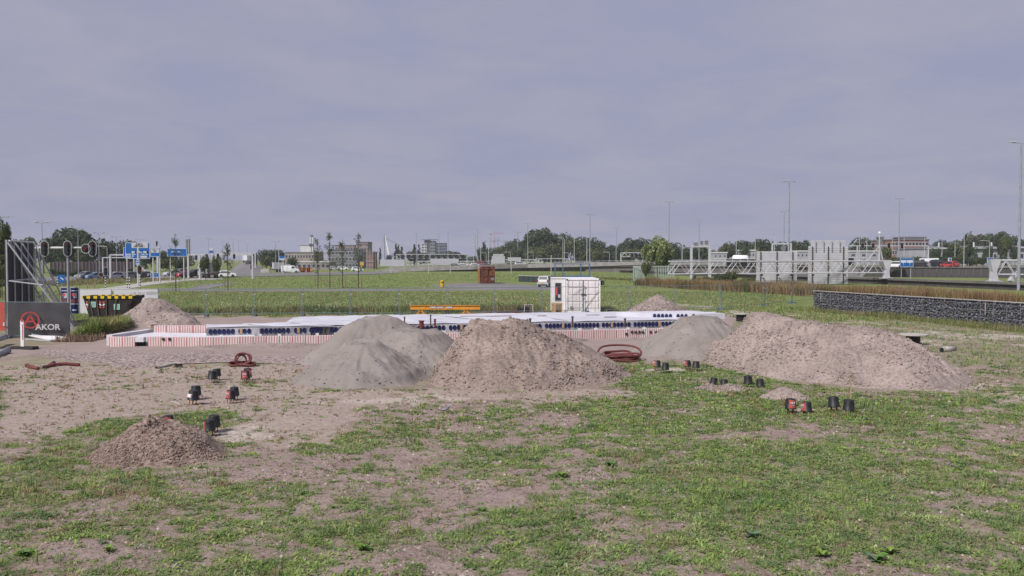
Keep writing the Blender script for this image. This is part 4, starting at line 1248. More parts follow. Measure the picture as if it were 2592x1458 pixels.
def bucket(px, yb, rz, kind, label, group=None, legs=0.14, s=1.0):
    p = P(px, yb + 10)
    for _ in range(3):
        z = g1(p.x, p.y) + legs
        p = P(px, yb, z)
    t = thing('bucket', label, 'bucket', (p.x, p.y, p.z), rz, group)
    s *= 1 + 0.07 * math.sin(px * 1.7)
    t.scale = (s, s, s)
    t.rotation_euler = (0.07 * math.sin(px * 2.3), 0.07 * math.cos(px * 3.1), rz)
    o = put('shell', BK['shell'], t)
    if kind == 'red':
        st_ = put('sticker', BK['sticker'], t); put('print', BK['print'], st_)
    if kind == 'white':
        put('sticker', BK['white'], t)
        MB().box((0.05, -0.147, 0.12), (0.03, 0.004, 0.08)).build('red_mark', M['red_sticker'], t)
    for k in range(4):
        a_ = k * math.pi / 2 + 0.6
        r0 = put('rod', BK['rod'], t, (0.085 * math.cos(a_), 0.085 * math.sin(a_), 0.12))
        r0.scale = (1, 1, legs + 0.22)
L45, R45 = -1.15, 1.0
bucket(537, 959, 0, 'b', 'plain black bucket on rods in front of another one, short of the small red coil')
bucket(549, 952, 2.6, 'red', 'black bucket half hidden behind a plain one near the small red coil')
bucket(621.5, 959, 0.1, 'red', 'red stickered bucket on rods just below the small red coil')
bucket(626, 952, 0.9, 'red', 'bucket almost hidden behind the red stickered one below the small coil')
bucket(496, 999.5, 0, 'b', 'black bucket behind the one with a white sticker')
bucket(488.6, 1012, -0.35, 'white', 'black bucket with a white and red sticker on a single rod')
bucket(593.4, 1001, 0, 'b', 'black bucket behind a red one in dry grass')
bucket(583.5, 1009, -0.5, 'red', 'bucket with a broad red sticker standing in dry grass before a black one')
bucket(541, 1079, 0, 'b', 'black bucket behind the half red one next to the dark soil heap')
bucket(531, 1088, L45, 'red', 'half red half black bucket next to the dark soil heap')
bucket(427, 1078, 0.2, 'red', 'red bucket mostly hidden behind the dark soil heap')
bucket(1663, 929, L45, 'red', 'bucket with red side in the pair beside the large red coil')
bucket(1684, 935, 0, 'b', 'plain black bucket in the pair beside the large red coil')
bucket(1740, 928, L45, 'red', 'bucket with red side at the left foot of the pink heap')
bucket(1761.6, 931, 0, 'b', 'plain black bucket at the left foot of the pink heap')
bucket(1806, 975, 0, 'b', 'black bucket above the small sand spill, left of its pair', legs=0.02)
bucket(1832.6, 979, 0, 'b', 'black bucket sunk in the small sand spill', legs=0.0)
bucket(1894, 971, 0, 'b', 'black bucket on short rods in weeds before the pink heap', legs=0.04)
bucket(1924.6, 978, 0.4, 'b', 'black bucket half covered by weeds before the pink heap', legs=0.02)
bucket(2001, 1034, 0.05, 'red', 'bucket with its red printed face in front of the small round mound')
bucket(2042, 1041, L45, 'red', 'bucket showing a red edge and black side near the round mound', legs=0.06)
bucket(2111, 1029, 0, 'b', 'plain black bucket on long rods left of the wooden stake', legs=0.14)
bucket(2148, 1037, 0, 'b', 'plain black bucket directly behind the wooden stake', legs=0.10)

p = onground(2152.5, 1043)
t = thing('wooden_stake', 'tall thin wooden stake with a small cross piece in front of a black bucket', 'stake', p)
h = D(2152, 949, p.y).z - p.z
MB().box((0, 0, h / 2 - 0.05), (0.035, 0.025, h + 0.1)).build('stake', M['wood_pale'], t)
MB().box((0, -0.02, h - 0.02), (0.12, 0.02, 0.03)).build('cross_piece', M['wood'], t)

# ------------------------------------------------------------------ hoses, pipes and other bits on the ground
def coil(name, label, c, loops, r, m, n=40):
    t = thing(name, label, 'hose', c)
    for (R, tilt, az, off, sq) in loops:
        pts = []
        R_ = Euler((tilt, 0, az)).to_matrix()
        for i in range(n + 1):
            a_ = 2 * math.pi * i / n
            q = R_ @ Vector((R * math.cos(a_), R * sq * math.sin(a_), 0.02 * math.sin(3 * a_)))
            pts.append(q + Vector(off))
        lo = min(q.z for q in pts)
        pts = [q - Vector((0, 0, min(0, lo - r * 0.6))) for q in pts]
        MB().path(pts, r, 7).build('loop', M[m], t, smooth=True)
p = onground(1570, 915)
coil('hose_coil', 'large coil of dark red corrugated drain pipe with one tall hoop', p,
     [(0.86, 0.42, 0.0, (0, 0.2, 0.34), 0.72), (0.80, 0.05, 0.0, (0, 0, 0.06), 0.5), (0.76, 0.16, 0.3, (-0.03, 0, 0.14), 0.5), (0.72, -0.2, -0.25, (0.05, 0.05, 0.22), 0.5), (0.78, 0.1, 0.1, (0.02, -0.08, 0.26), 0.42), (0.66, 0.28, 0.5, (-0.1, 0.02, 0.3), 0.45)], 0.042, 'pvc_red')
p = onground(614, 927)
coil('hose_coil', 'small tangled coil of dark red corrugated drain pipe lying by the gravel', p,
     [(0.26, 1.25, 0.3, (0.0, 0, 0.28), 0.85), (0.30, 0.9, -0.3, (0.05, 0.05, 0.26), 0.8), (0.40, 0.25, 0.5, (-0.12, 0, 0.10), 0.5), (0.42, 0.2, -0.4, (0.12, 0, 0.10), 0.5), (0.24, 1.1, 0.9, (-0.07, 0, 0.24), 0.9), (0.46, 0.1, 0.1, (0, 0, 0.05), 0.4)], 0.036, 'pvc_red')
def groundpipe(label, pts, r, m, z=0.0, name='pipe', cat='pipe', ends=True):
    q = [onground(*a_) for a_ in pts]
    o0 = q[0].copy()
    t = thing(name, label, cat, o0)
    q = [a_ - o0 + Vector((0, 0, r * 0.8 + z)) for a_ in q]
    MB().path(q, r, 10).build('pipe', M[m], t, smooth=True)
    if ends:
        d = (q[0] - q[1]).normalized()
        MB().tube(q[0] - d * 0.01, q[0] + d * 0.012, r * 0.82, n=10).build('bore', M['black'], t)
        MB().tube(q[0] - d * 0.12, q[0] + d * 0.008, r * 1.12, n=12, cap=False).build('socket', M[m], t)
groundpipe('dark red pipe with a branch lying in front of the gravel edge', [(112, 934), (135, 929), (165, 926), (200, 928)], 0.07, 'pvc_red')
groundpipe('short red pipe elbow left of the longer red pipe', [(68, 930), (80, 934), (96, 937)], 0.07, 'pvc_red')
groundpipe('stubby dark red pipe piece behind the long red pipe', [(136, 924), (124, 931)], 0.07, 'pvc_red')
groundpipe('pale bent pipe with a dark end lying on the dirt', [(396, 931), (425, 926), (446, 920), (455, 924)], 0.055, 'pipe_pale')
groundpipe('black pipe end beside the pale bent pipe', [(448, 928), (458, 926)], 0.075, 'rubber')
groundpipe('thin black hose running along the edge of the gravel', [(456, 921), (520, 919), (580, 918), (660, 920), (760, 922)], 0.018, 'rubber', name='hose', cat='hose', ends=False)
groundpipe('pale root or pipe lying in the grass before the white stickered bucket', [(432, 1018), (445, 1021), (458, 1029)], 0.022, 'pipe_pale', ends=False, name='stick', cat='stick')
groundpipe('thin pale stick lying behind the white stickered bucket', [(470, 1012), (500, 1022), (515, 1027)], 0.014, 'wood_pale', ends=False, name='stick', cat='stick')
groundpipe('short grey concrete pipe lying in the grass right of the pink heap', [(2384, 892), (2416, 889)], 0.13, 'pipe_pale')
groundpipe('light grey plastic pipe pointing at the road, at the far left edge', [(14, 872), (-30, 884)], 0.13, 'pvc_grey', z=0.25)
groundpipe('light grey plastic pipe lying on the ground at the far left edge', [(20, 893), (-30, 912)], 0.13, 'pvc_grey')

# manhole shafts
for px, ybase, wl_, lb in ((1876, 813, 1.0, 'black manhole shaft with a flat pale lid behind the pink heap'), (2311, 872, 1.35, 'black manhole shaft with a wide pale lid right of the pink heap')):
    p = onground(px, ybase)
    t = thing('manhole_shaft', lb, 'manhole', p)
    hh = 0.46
    MB().lathe([(0.32, -0.05), (0.32, 0.2), (0.34, 0.21), (0.34, 0.25), (0.32, 0.26), (0.32, hh)], 20).build('shaft', M['black_plastic'], t, smooth=False)
    MB().lathe([(wl_ / 2 * 0.98, hh), (wl_ / 2, hh + 0.01), (wl_ / 2, hh + 0.05), (wl_ / 2 * 0.95, hh + 0.06)], 24).build('lid', M['pipe_pale'], t)

# a pigeon among the weeds
p = onground(1128, 1043)
t = thing('pigeon', 'grey pigeon with a pale head standing among weeds before the brown heap', 'bird', p)
mk('feather', (0.20, 0.19, 0.22), (0.13, 0.125, 0.15), rough=0.8, scale=25)
bd = MB()
secs = [(-0.16, 0.062, 0.006, 0.006), (-0.12, 0.070, 0.022, 0.012), (-0.07, 0.085, 0.040, 0.032), (-0.02, 0.098, 0.054, 0.050), (0.03, 0.108, 0.056, 0.055), (0.07, 0.125, 0.044, 0.045), (0.095, 0.150, 0.028, 0.028), (0.11, 0.178, 0.022, 0.022), (0.125, 0.196, 0.023, 0.023), (0.145, 0.196, 0.014, 0.014), (0.16, 0.190, 0.004, 0.004), (0.172, 0.187, 0.002, 0.002)]
vs_, fs = [], []
for x, z, ry, rz_ in secs:
    for k in range(10):
        a_ = 2 * math.pi * k / 10
        vs_.append((x, ry * math.cos(a_), z + rz_ * math.sin(a_)))
for i in range(len(secs) - 1):
    for k in range(10):
        fs.append((i * 10 + k, i * 10 + (k + 1) % 10, (i + 1) * 10 + (k + 1) % 10, (i + 1) * 10 + k))
mh = [1 if i // 10 >= 7 else 0 for i in range(len(fs))]
for f_, m_ in zip(fs, mh):
    bd.f.append(f_); bd.m.append(m_)
bd.v = vs_
for s in (-1, 1):
    bd.tube((0.01, s * 0.02, 0.07), (0.02, s * 0.022, -0.01), 0.005, n=5, m=2)
    bd.tube((0.02, s * 0.022, 0.002), (0.05, s * 0.024, 0.0), 0.004, n=4, m=2)
bd.build('body', [M['feather'], M['white_paint'], M['leg_red']], t, smooth=True)
for s in (-1, 1):
    w_ = MB()
    w_.add([(0.06, s * 0.056, 0.12), (0.0, s * 0.060, 0.13), (-0.13, s * 0.020, 0.085), (-0.06, s * 0.050, 0.075), (0.03, s * 0.060, 0.085)], [(0, 1, 2, 3, 4)])
    w_.build('wing', M['lamp_grey'], t)

# ------------------------------------------------------------------ left side: banner fence, billboard frame, skip, hoarding
def panel_frame(t, w, h, z0, y=0.0, r=0.021, m='fence_steel'):
    f = MB()
    for x in (0.02, w - 0.02):
        f.tube((x, y, 0.0), (x, y, z0 + h), r, n=6)
    for z in (z0, z0 + h):
        f.tube((0.02, y, z), (w - 0.02, y, z), r * 0.9, n=6)
    return f.build('frame', M[m], t)
pa, pb = onground(19, 856), onground(178, 852)
d = pb - pa; WB = d.length; an = math.atan2(d.y, d.x)
t = thing('banner_fence', 'leaning fence with dark mesh banner bearing a red circled A and white letters', 'fence', pa, an)
t.rotation_euler = (math.radians(7), math.radians(1.5), an)
panel_frame(t, WB, 1.78, 0.12)
bn = MB()
nx_, nz_ = 16, 8
vv = []
for j in range(nz_ + 1):
    for i in range(nx_ + 1):
        x = 0.03 + (WB - 0.06) * i / nx_; z = 0.14 + 1.74 * j / nz_
        vv.append((x, -0.03 + 0.035 * math.sin(i * 0.9 + j * 0.5) * math.sin(math.pi * i / nx_) - 0.02 * math.cos(j * 1.7 + i), z))
bn.add(vv, [(j * (nx_ + 1) + i, j * (nx_ + 1) + i + 1, (j + 1) * (nx_ + 1) + i + 1, (j + 1) * (nx_ + 1) + i) for j in range(nz_) for i in range(nx_)])
ban = bn.build('banner', M['mesh_dark'], t, smooth=True)
yb_ = -0.105
cxb, czb = WB * 0.365, 0.98
lg = MB()
ns = 44
for i in range(ns):
    a0, a1 = 2 * math.pi * i / ns, 2 * math.pi * (i + 1) / ns
    if 0.25 < (i / ns) < 0.29:
        continue
    for (ro, ri) in ((0.45, 0.365),):
        lg.quad((cxb + ro * math.cos(a0), yb_, czb + ro * math.sin(a0)), (cxb + ro * math.cos(a1), yb_, czb + ro * math.sin(a1)), (cxb + ri * math.cos(a1), yb_, czb + ri * math.sin(a1)), (cxb + ri * math.cos(a0), yb_, czb + ri * math.sin(a0)))
lg.beam((cxb - 0.26, yb_, czb - 0.24), (cxb + 0.01, yb_, czb + 0.26), 0.006, 0.11)
lg.beam((cxb + 0.26, yb_, czb - 0.24), (cxb - 0.01, yb_, czb + 0.26), 0.006, 0.11)
lg.beam((cxb - 0.18, yb_ - 0.004, czb - 0.07), (cxb + 0.18, yb_ - 0.004, czb - 0.07), 0.006, 0.09)
lg.build('emblem', M['pink_red'], ban)
text_obj('AKOR', 0.42, M['white_bright'], ban, (WB * 0.645, yb_ - 0.01, 0.60), bold=0.010)
put('foot', FP['foot'], t, (0.02, 0, 0)); put('foot', FP['foot'], t, (WB - 0.02, 0, 0))
# red banner panel at the far left
pa2, pb2 = onground(-140, 852), onground(16, 856)
d = pb2 - pa2
t = thing('banner_fence', 'fence panel with a red banner at the left edge of the site', 'fence', pa2, math.atan2(d.y, d.x))
panel_frame(t, d.length, 1.78, 0.12)
MB().box((d.length * 0.72, -0.03, 1.15), (d.length * 0.54, 0.012, 1.48)).build('banner', M['red_sticker'], t)
MB().box((d.length * 0.99 - 0.05, -0.05, 0.75), (0.10, 0.012, 0.18)).build('notice', M['white_paint'], t)

# billboard seen from behind on a scaffold of steel tubes
Yb = 51.0
b0 = D(12, 640, Yb); b1 = D(82, 640, Yb + 6.0)
b0.z = b1.z = 0
t = thing('billboard', 'large dark billboard seen from behind, propped up by a scaffold of pale tubes', 'billboard', b0, 0)
e = (b1 - b0); LB = e.length; e.normalize()
n_ = Vector((e.y, -e.x, 0))
zt_ = D(40, 611, Yb + 2).z; zb_ = 0.9
B = MB()
B.beam(e * 0.0 + Vector((0, 0, (zt_ + zb_) / 2)), e * LB + Vector((0, 0, (zt_ + zb_) / 2)), 0.06, zt_ - zb_)
mk('board_back', (0.05, 0.047, 0.05), (0.035, 0.033, 0.035), rough=0.8)
B.build('panel', M['board_back'], t)
zv = Vector((0, 0, 1))
for i in range(5):
    q = e * (LB * i / 4) + n_ * 0.10
    MB().tube(q, q + zv * (zt_ + 0.05), 0.05, n=7).build('upright', M['galv'], t)
for i in (0, 1, 2, 4):
    q = e * (LB * i / 4) + n_ * 0.16
    MB().tube(q + zv * (zt_ - 0.1), q + n_ * (3.3 - 0.25 * i), 0.05, n=7).build('prop', M['galv'], t)
for i in (0, 2):
    q = e * (LB * i / 4) + n_ * 0.2
    MB().tube(q + zv * (zt_ * 0.55), q + n_ * 1.75 + zv * (zt_ * 0.5), 0.045, n=7).build('rail', M['galv'], t)
for zz in (zt_, zt_ * 0.55, 1.0):
    MB().tube(n_ * 0.2 + zv * zz, e * LB + n_ * 0.2 + zv * zz, 0.05, n=7).build('rail', M['galv'], t)
MB().tube(e * LB + n_ * 0.3 + zv * (zt_ - 0.2), n_ * 2.2, 0.05, n=7).build('brace', M['galv'], t)
MB().tube(e * LB * 0.9 + n_ * 1.4 + zv * (zt_ * 0.55), n_ * 0.6, 0.045, n=7).build('brace', M['galv'], t)
MB().tube(n_ * 0.25 + zv * zt_, e * LB + n_ * 1.2, 0.045, n=7).build('brace', M['galv'], t)

# beacon on a rubber foot
p = onground(57, 882)
t = thing('beacon_board', 'narrow red and white traffic beacon on a black rubber foot', 'beacon', p)
hb = D(57, 811, p.y).z
MB().box((0, 0, hb / 2 + 0.05), (0.15, 0.05, hb - 0.1)).build('board', M['white_bright'], t)
MB().box((0.03, -0.028, hb * 0.6), (0.035, 0.01, hb * 0.55)).build('red_stripe', M['red_sticker'], t)
MB().lathe([(0.07, hb - 0.02), (0.05, hb + 0.06)], 8).build('cap', M['pink_red'], t)
MB().slab([(-0.55, -0.2), (0.6, -0.28), (0.72, 0.05), (0.5, 0.22), (-0.5, 0.2)], -0.03, 0.11).build('foot', M['rubber'], t)
# flat white boards and steel section lying in front of the banner
p = onground(120, 862)
t = thing('fallen_board', 'flat white board lying on the ground in front of the banner', 'board', p)
o = MB().slab([(-1.25, 0.55), (0.15, 0.75), (1.35, 0.15), (0.35, -0.35)], 0.0, 0.03).build('board', M['white_bright'], t)
o.rotation_euler = (0.10, 0.05, 0); o.location = (0, 0, 0.09)
MB().beam((-1.2, 0.2, 0.06), (0.4, -0.42, 0.05), 0.08, 0.06).build('edge_strip', M['galv'], t)
p = onground(20, 852)
t = thing('steel_section', 'grey steel section leaning towards the white board at the left edge', 'beam', p)
MB().beam((-1.5, -0.3, 0.95), (2.0, -0.6, 0.08), 0.18, 0.08).build('section', M['galv'], t)
MB().beam((-0.35, -0.35, -0.02), (-0.35, -0.35, 0.64), 0.14, 0.14).build('prop', M['steel_dark'], t)

# hoarding boards, posters, skip
hp = [(202, 283, 795, 'plain pale grey hoarding board behind the skip'), (288, 401, 797, 'pale grey hoarding board with faint grey marks behind the sand heap')]
for i, (x0, x1, yb, lb) in enumerate(hp):
    a_, c_ = P(x0, yb), P(x1, yb)
    t = thing('hoarding_panel', lb, 'hoarding', a_)
    h = D(x0, 732, a_.y).z; w = (c_ - a_).length
    MB().box((w / 2, 0, h / 2), (w - 0.08, 0.04, h - 0.06)).build('board', M['fac_white'], t)
    f = MB()
    for x in (0.02, w - 0.02):
        f.tube((x, 0, 0), (x, 0, h + 0.03), 0.025, n=6)
    f.tube((0, 0, h), (w, 0, h), 0.022, n=6)
    f.build('frame', M['galv'], t)
    if i == 1:
        mk('faint', (0.40, 0.42, 0.43), rough=0.8)
        for x0_, x1_ in ((0.40, 0.43), (0.47, 0.44), (0.50, 0.50), (0.56, 0.58), (0.60, 0.58), (0.64, 0.66), (0.69, 0.66)):
            MB().beam((w * x0_, -0.028, h - 0.2), (w * x1_, -0.028, h - 0.62), 0.006, 0.035).build('faint_stroke', M['faint'], t)
        MB().box((w * 0.86, -0.028, h - 0.28), (0.8, 0.006, 0.22)).build('grey_patch', M['faint'], t)
for i, (x0, x1, lb) in enumerate(((155, 175.5, 'navy blue poster frame with red print, left of its twin, by the signal pole'), (179, 201, 'navy blue poster frame with red print beside the grey hoarding'))):
    a_, c_ = P(x0, 795), P(x1, 795)
    t = thing('poster_frame', lb, 'poster', a_)
    h = D(x0, 727, a_.y).z; w = (c_ - a_).length
    MB().box((w / 2, 0, h / 2), (w, 0.07, h)).build('frame', M['galv'], t)
    pst = MB().box((w / 2, -0.045, h / 2), (w - 0.08, 0.02, h - 0.1)).build('poster', M['navy'], t)
    MB().box((w / 2, -0.06, h - 0.26), (w * 0.7, 0.01, 0.05)).build('headline', M['sign_text'], pst)
    MB().box((w / 2 + 0.06, -0.06, h - 0.62), (w * 0.36, 0.01, 0.38)).build('figure', M['white_paint'], pst)
    MB().box((w / 2 - 0.05, -0.063, h - 0.56), (w * 0.34, 0.01, 0.20)).build('figure_head', M['pink_red'], pst)
    for k in range(5):
        MB().box((w * (0.18 + 0.16 * k), -0.06, h - 1.02), (w * 0.09, 0.01, 0.24 + 0.04 * (k % 2))).build('letter', M['red_sticker'], pst)
    MB().box((w / 2, -0.06, h - 1.24), (w * 0.84, 0.01, 0.05)).build('rule', M['sign_text'], pst)
    MB().box((w / 2, -0.06, 0.3), (w * 0.5, 0.01, 0.10)).build('footer', M['sign_text'], pst)
sl, sr_ = P(222, 802), P(354, 802)
sw = (sr_ - sl).length; sh = D(222, 747, sl.y).z
t = thing('skip', 'black rubbish skip with a yellow and black striped rim', 'skip', (sl + sr_) / 2)
body = MB()
prof = [(-sw / 2 + 0.12, sh - 0.2), (sw / 2 - 0.12, sh - 0.2), (sw / 2 - 0.62, 0.08), (-sw / 2 + 0.50, 0.08)]
vs_ = []
for y, ins in ((-0.85, 0.0), (0.85, 0.0)):
    vs_ += [(x, y, z) for x, z in prof]
body.add(vs_, [(0, 1, 2, 3), (7, 6, 5, 4), (0, 3, 7, 4), (1, 5, 6, 2), (3, 2, 6, 7)])
mk('skip_black', (0.012, 0.012, 0.012), (0.035, 0.028, 0.024), rough=0.6, scale=3)
body.build('tub', M['skip_black'], t)
rim = MB()
for y in (-0.86, 0.86):
    rim.box((0, y, sh - 0.11), (sw - 0.06, 0.12, 0.20))
for x in (-sw / 2 + 0.09, sw / 2 - 0.09):
    rim.box((x, 0, sh - 0.11), (0.12, 1.6, 0.20))
rim.build('rim', M['skip_rim'], t)
MB().box((0, 0, sh - 0.35), (sw - 0.7, 1.6, 0.05)).build('load', M['soil_heap'], t)
for x in (-1.30, -0.78, -0.10, 0.62):
    k = (x + 0.05) / (sw / 2) * 0.42
    MB().beam((x, -0.89, sh - 0.22), (x - k, -0.89, 0.1), 0.07, 0.10).build('rib', M['steel_dark'], t)
for x, z, w, m in ((-1.02, sh - 0.62, 0.36, 'mint'), (0.62, sh - 0.78, 0.42, 'mint')):
    if 'mint' not in M: mk('mint', (0.32, 0.52, 0.44), (0.26, 0.44, 0.37), rough=0.6)
    st_ = MB().box((x, -0.885, z), (w, 0.012, 0.40)).build('notice', M['mint'], t)
    for k in range(3):
        MB().box((x, -0.893, z + 0.1 - 0.1 * k), (w * 0.6, 0.006, 0.03)).build('line', M['fac_grey'], st_)
for x, s in ((-0.52, 1), (-0.30, -1), (-1.44, 1)):
    for k in range(3):
        MB().beam((x - 0.07 * s, -0.886, sh - 0.40 - 0.17 * k), (x + 0.05 * s, -0.886, sh - 0.52 - 0.17 * k), 0.012, 0.09).build('chevron', M['white_bright'] if k % 2 else M['pink_red'], t)
for s in (-1, 1):
    MB().tube((s * (sw / 2 - 0.5), -0.98, sh - 0.55), (s * (sw / 2 - 0.5), -0.8, sh - 0.55), 0.05, n=8).build('lift_pin', M['steel_dark'], t)
p = onground(340, 803)
t = thing('rusty_post', 'rusty steel post with a yellow top standing before the skip and sand heap', 'post', p)
hh = D(340, 757, p.y).z
MB().box((0, 0, hh / 2 - 0.05), (0.10, 0.06, hh + 0.1)).build('post', M['rust_red'], t)
MB().box((0, -0.01, hh + 0.02), (0.14, 0.10, 0.1)).build('cap', M['yellow'], t)
p = P(383, 834, 0.0); q = P(383, 828, 0.6)
t = thing('toolbox', 'small yellowish box standing on the corner of the foundation blocks', 'box', (q.x + 0.1, q.y + 0.1, 0.52))
MB().box((0, 0, 0.09), (0.26, 0.2, 0.18)).build('body', M['wood'], t); MB().box((0, 0, 0.19), (0.28, 0.22, 0.03)).build('lid', M['steel_dark'], t)

# ------------------------------------------------------------------ stone filled wall on the right
gA, gB = P(2620, 836), P(2058, 784)
gd = gB - gA; GL = gd.length; ge = gd / GL; gang = math.atan2(ge.y, ge.x)
t = thing('gabion_wall', 'low wall of dark stones in wire baskets with a pale edge strip', 'wall', gA, gang)
GHt = 1.52; GT = 0.6
MB().box((GL / 2, -GT / 2, GHt / 2 - 0.05), (GL - 0.1, GT - 0.14, GHt - 0.14)).build('core', M['stone_dark'], t)
st = MB()
ico = bmesh.new(); bmesh.ops.create_icosphere(ico, subdivisions=1, radius=1.0)
iv = [v.co.copy() for v in ico.verts]; iff = [tuple(v.index for v in f.verts) for f in ico.faces]; ico.free()
r_ = random.Random(9)
def stone(c, s):
    R_ = Euler((r_.random() * 6, r_.random() * 6, r_.random() * 6)).to_matrix()
    sc_ = Vector((s * r_.uniform(0.7, 1.3), s * r_.uniform(0.6, 1.0), s * r_.uniform(0.5, 0.9)))
    st.add([Vector(c) + R_ @ Vector((v.x * sc_.x * r_.uniform(0.85, 1.1), v.y * sc_.y, v.z * sc_.z)) for v in iv], iff, r_.choice((0, 0, 0, 1, 2)))
nxs, nzs = int(GL / 0.125), 11
for i in range(nxs):
    for j in range(nzs):
        stone((0.06 + i * 0.125 + r_.uniform(-.06, .06), 0.0 + r_.uniform(-0.06, 0.03), 0.02 + j * 0.128 + r_.uniform(-.06, .06)), 0.085)
    for j in range(3):
        stone((0.06 + i * 0.125, -0.1 - j * 0.18 + r_.uniform(-.04, .04), GHt - 0.06), 0.085)
for j in range(nzs):
    for k in range(5):
        stone((GL - 0.05, -0.05 - k * 0.12, 0.02 + j * 0.128), 0.078)
mk('stone_pale', (0.20, 0.205, 0.225), (0.11, 0.112, 0.125), rough=0.75, scale=5)
mk('stone_brown', (0.13, 0.12, 0.115), (0.07, 0.065, 0.065), rough=0.8, scale=4)
o = st.build('stones', [M['stone_dark'], M['stone_pale'], M['stone_brown']], t); o['kind'] = 'stuff'
cg = MB()
for i in range(int(GL / 1.0) + 1):
    cg.tube((i * 1.0, 0.05, 0), (i * 1.0, 0.05, GHt), 0.006, n=4)
for z in (0.02, 0.5, 0.95, GHt):
    cg.tube((0, 0.052, z), (GL, 0.052, z), 0.006, n=4)
cg.build('wire_basket', M['galv'], t)
MB().box((GL / 2, 0.03, GHt + 0.02), (GL, 0.05, 0.05)).build('edge_strip', M['pipe_pale'], t)
for px, y0 in ((2480, 790), (2084.6, 760)):
    u = (P(px, 825 if px > 2300 else 786) - gA).dot(ge)
    MB().box((u, 0.10, 1.05), (0.045, 0.03, 0.75)).build('marker_strip', M['pipe_pale'], t)

# ------------------------------------------------------------------ paved surfaces
def sheet(name, pts, z, m, extra=0.0):
    mb = MB()
    q = [P(*a_) for a_ in pts]
    mb.slab([(a_.x, a_.y) for a_ in q], -0.1, z)
    o = mb.build(name, M[m]); return tag(o, kind='structure')
sheet('path', [(395, 735.5), (520, 737.5), (1000, 737), (1220, 735), (1430, 734), (1430, 727), (1290, 718.5), (1180, 717), (1090, 722), (1120, 727), (1245, 729), (1130, 731.5), (800, 733), (520, 733.5), (395, 732)], 0.03, 'asphalt')
sheet('cycle_path', [(200, 738), (395, 712), (480, 705), (560, 704), (565, 707), (470, 711), (380, 721), (250, 745)], 0.03, 'kerb')
sheet('side_path', [(470, 733), (505, 721), (590, 716), (600, 718), (560, 724), (520, 732)], 0.035, 'asphalt')
sheet('road', [(-60, 716), (300, 712), (430, 704), (600, 700.5), (960, 693.5), (1010, 691), (1010, 687.5), (700, 691), (500, 692), (200, 700), (-60, 703)], 0.05, 'asphalt')
o = MB()
k0 = [P(x, y) for x, y in ((545, 702.5), (640, 701), (760, 699), (960, 695))]
for a_, c_ in zip(k0[:-1], k0[1:]):
    o.beam(a_ + Vector((0, 0, 0.07)), c_ + Vector((0, 0, 0.07)), 0.5, 0.16)
tag(o.build('kerb', M['kerb']), kind='structure')
# road climbing away to the left of the buildings
ra = [(P(575, 697), P(645, 695)), (D(606, 683, 290), D(640, 683, 290)), (D(616, 672, 370), D(638, 672, 370)), (D(620, 665, 450), D(634, 665, 450)), (D(622, 661, 560), D(630, 661, 560))]
mb = MB()
for (a0, a1), (b0_, b1_) in zip(ra[:-1], ra[1:]):
    mb.add([a0 + Vector((0, 0, .06)), a1 + Vector((0, 0, .06)), b1_ + Vector((0, 0, .06)), b0_ + Vector((0, 0, .06)), (a0.x - 3, a0.y, -.2), (a1.x + 3, a1.y, -.2), (b1_.x + 6, b1_.y, -.2), (b0_.x - 6, b0_.y, -.2)], [(0, 1, 2, 3), (0, 3, 7, 4), (1, 5, 6, 2)])
tag(mb.build('ramp_road', M['asphalt']), kind='structure')
# raised road on the far right behind the retaining wall
def raised(name, pts, z, m, zb=-0.2):
    mb = MB().slab([(q.x, q.y) for q in pts], zb, z)
    return tag(mb.build(name, M[m]), kind='structure')
RZ = 2.12
fw0, fw1 = P(2160, 677, RZ), P(2640, 679, RZ)
raised('raised_road', [fw0 + Vector((-2, 0.5, 0)), fw1 + Vector((8, 0.5, 0)), fw1 + Vector((40, 40, 0)), fw0 + Vector((-14, 44, 0))], RZ - 0.02, 'asphalt')
raised('embankment', [fw0 + Vector((-14, 44, 0)), fw1 + Vector((40, 40, 0)), fw1 + Vector((120, 260, 0)), fw0 + Vector((0, 260, 0))], RZ - 0.05, 'grass_far') if 'grass_far' in M else None
mk('grass_far', (0.085, 0.115, 0.035), (0.14, 0.135, 0.055), rough=0.95, scale=0.15)
raised('embankment', [fw0 + Vector((-14, 44, 0)), fw1 + Vector((40, 40, 0)), fw1 + Vector((120, 260, 0)), fw0 + Vector((0, 260, 0))], RZ - 0.05, 'grass_far')

# ------------------------------------------------------------------ motorway walls
MOT = lambda Y: 92.4 - 0.2308 * Y            # the edge of the motorway: X as a function of Y
t = thing('retaining_wall', 'dark concrete retaining wall of tall panels on the far side of the motorway', 'wall', (fw0.x, fw0.y, 0))
dW = fw1 - fw0; n = 26
for i in range(n):
    w = dW.length / n
    o = MB().box((w / 2, 0, RZ / 2), (w - 0.06, 0.3, RZ)).build('wall_panel', M['concrete_dark'], t, (dW.x * i / n, dW.y * i / n + 0.02 * (i % 2), 0), math.atan2(dW.y, dW.x))
MB().beam(Vector((0, -0.1, RZ + 0.1)), dW + Vector((0, -0.1, RZ + 0.1)), 0.5, 0.2).build('coping', M['concrete_mid'], t)
t = thing('motorway_wall', 'long low concrete wall with a projecting ledge along the near side of the motorway', 'wall', (MOT(100), 100, 0))
Ys = [100, 108, 116, 124, 132, 140, 150, 160, 172, 186, 202, 220, 240, 262]
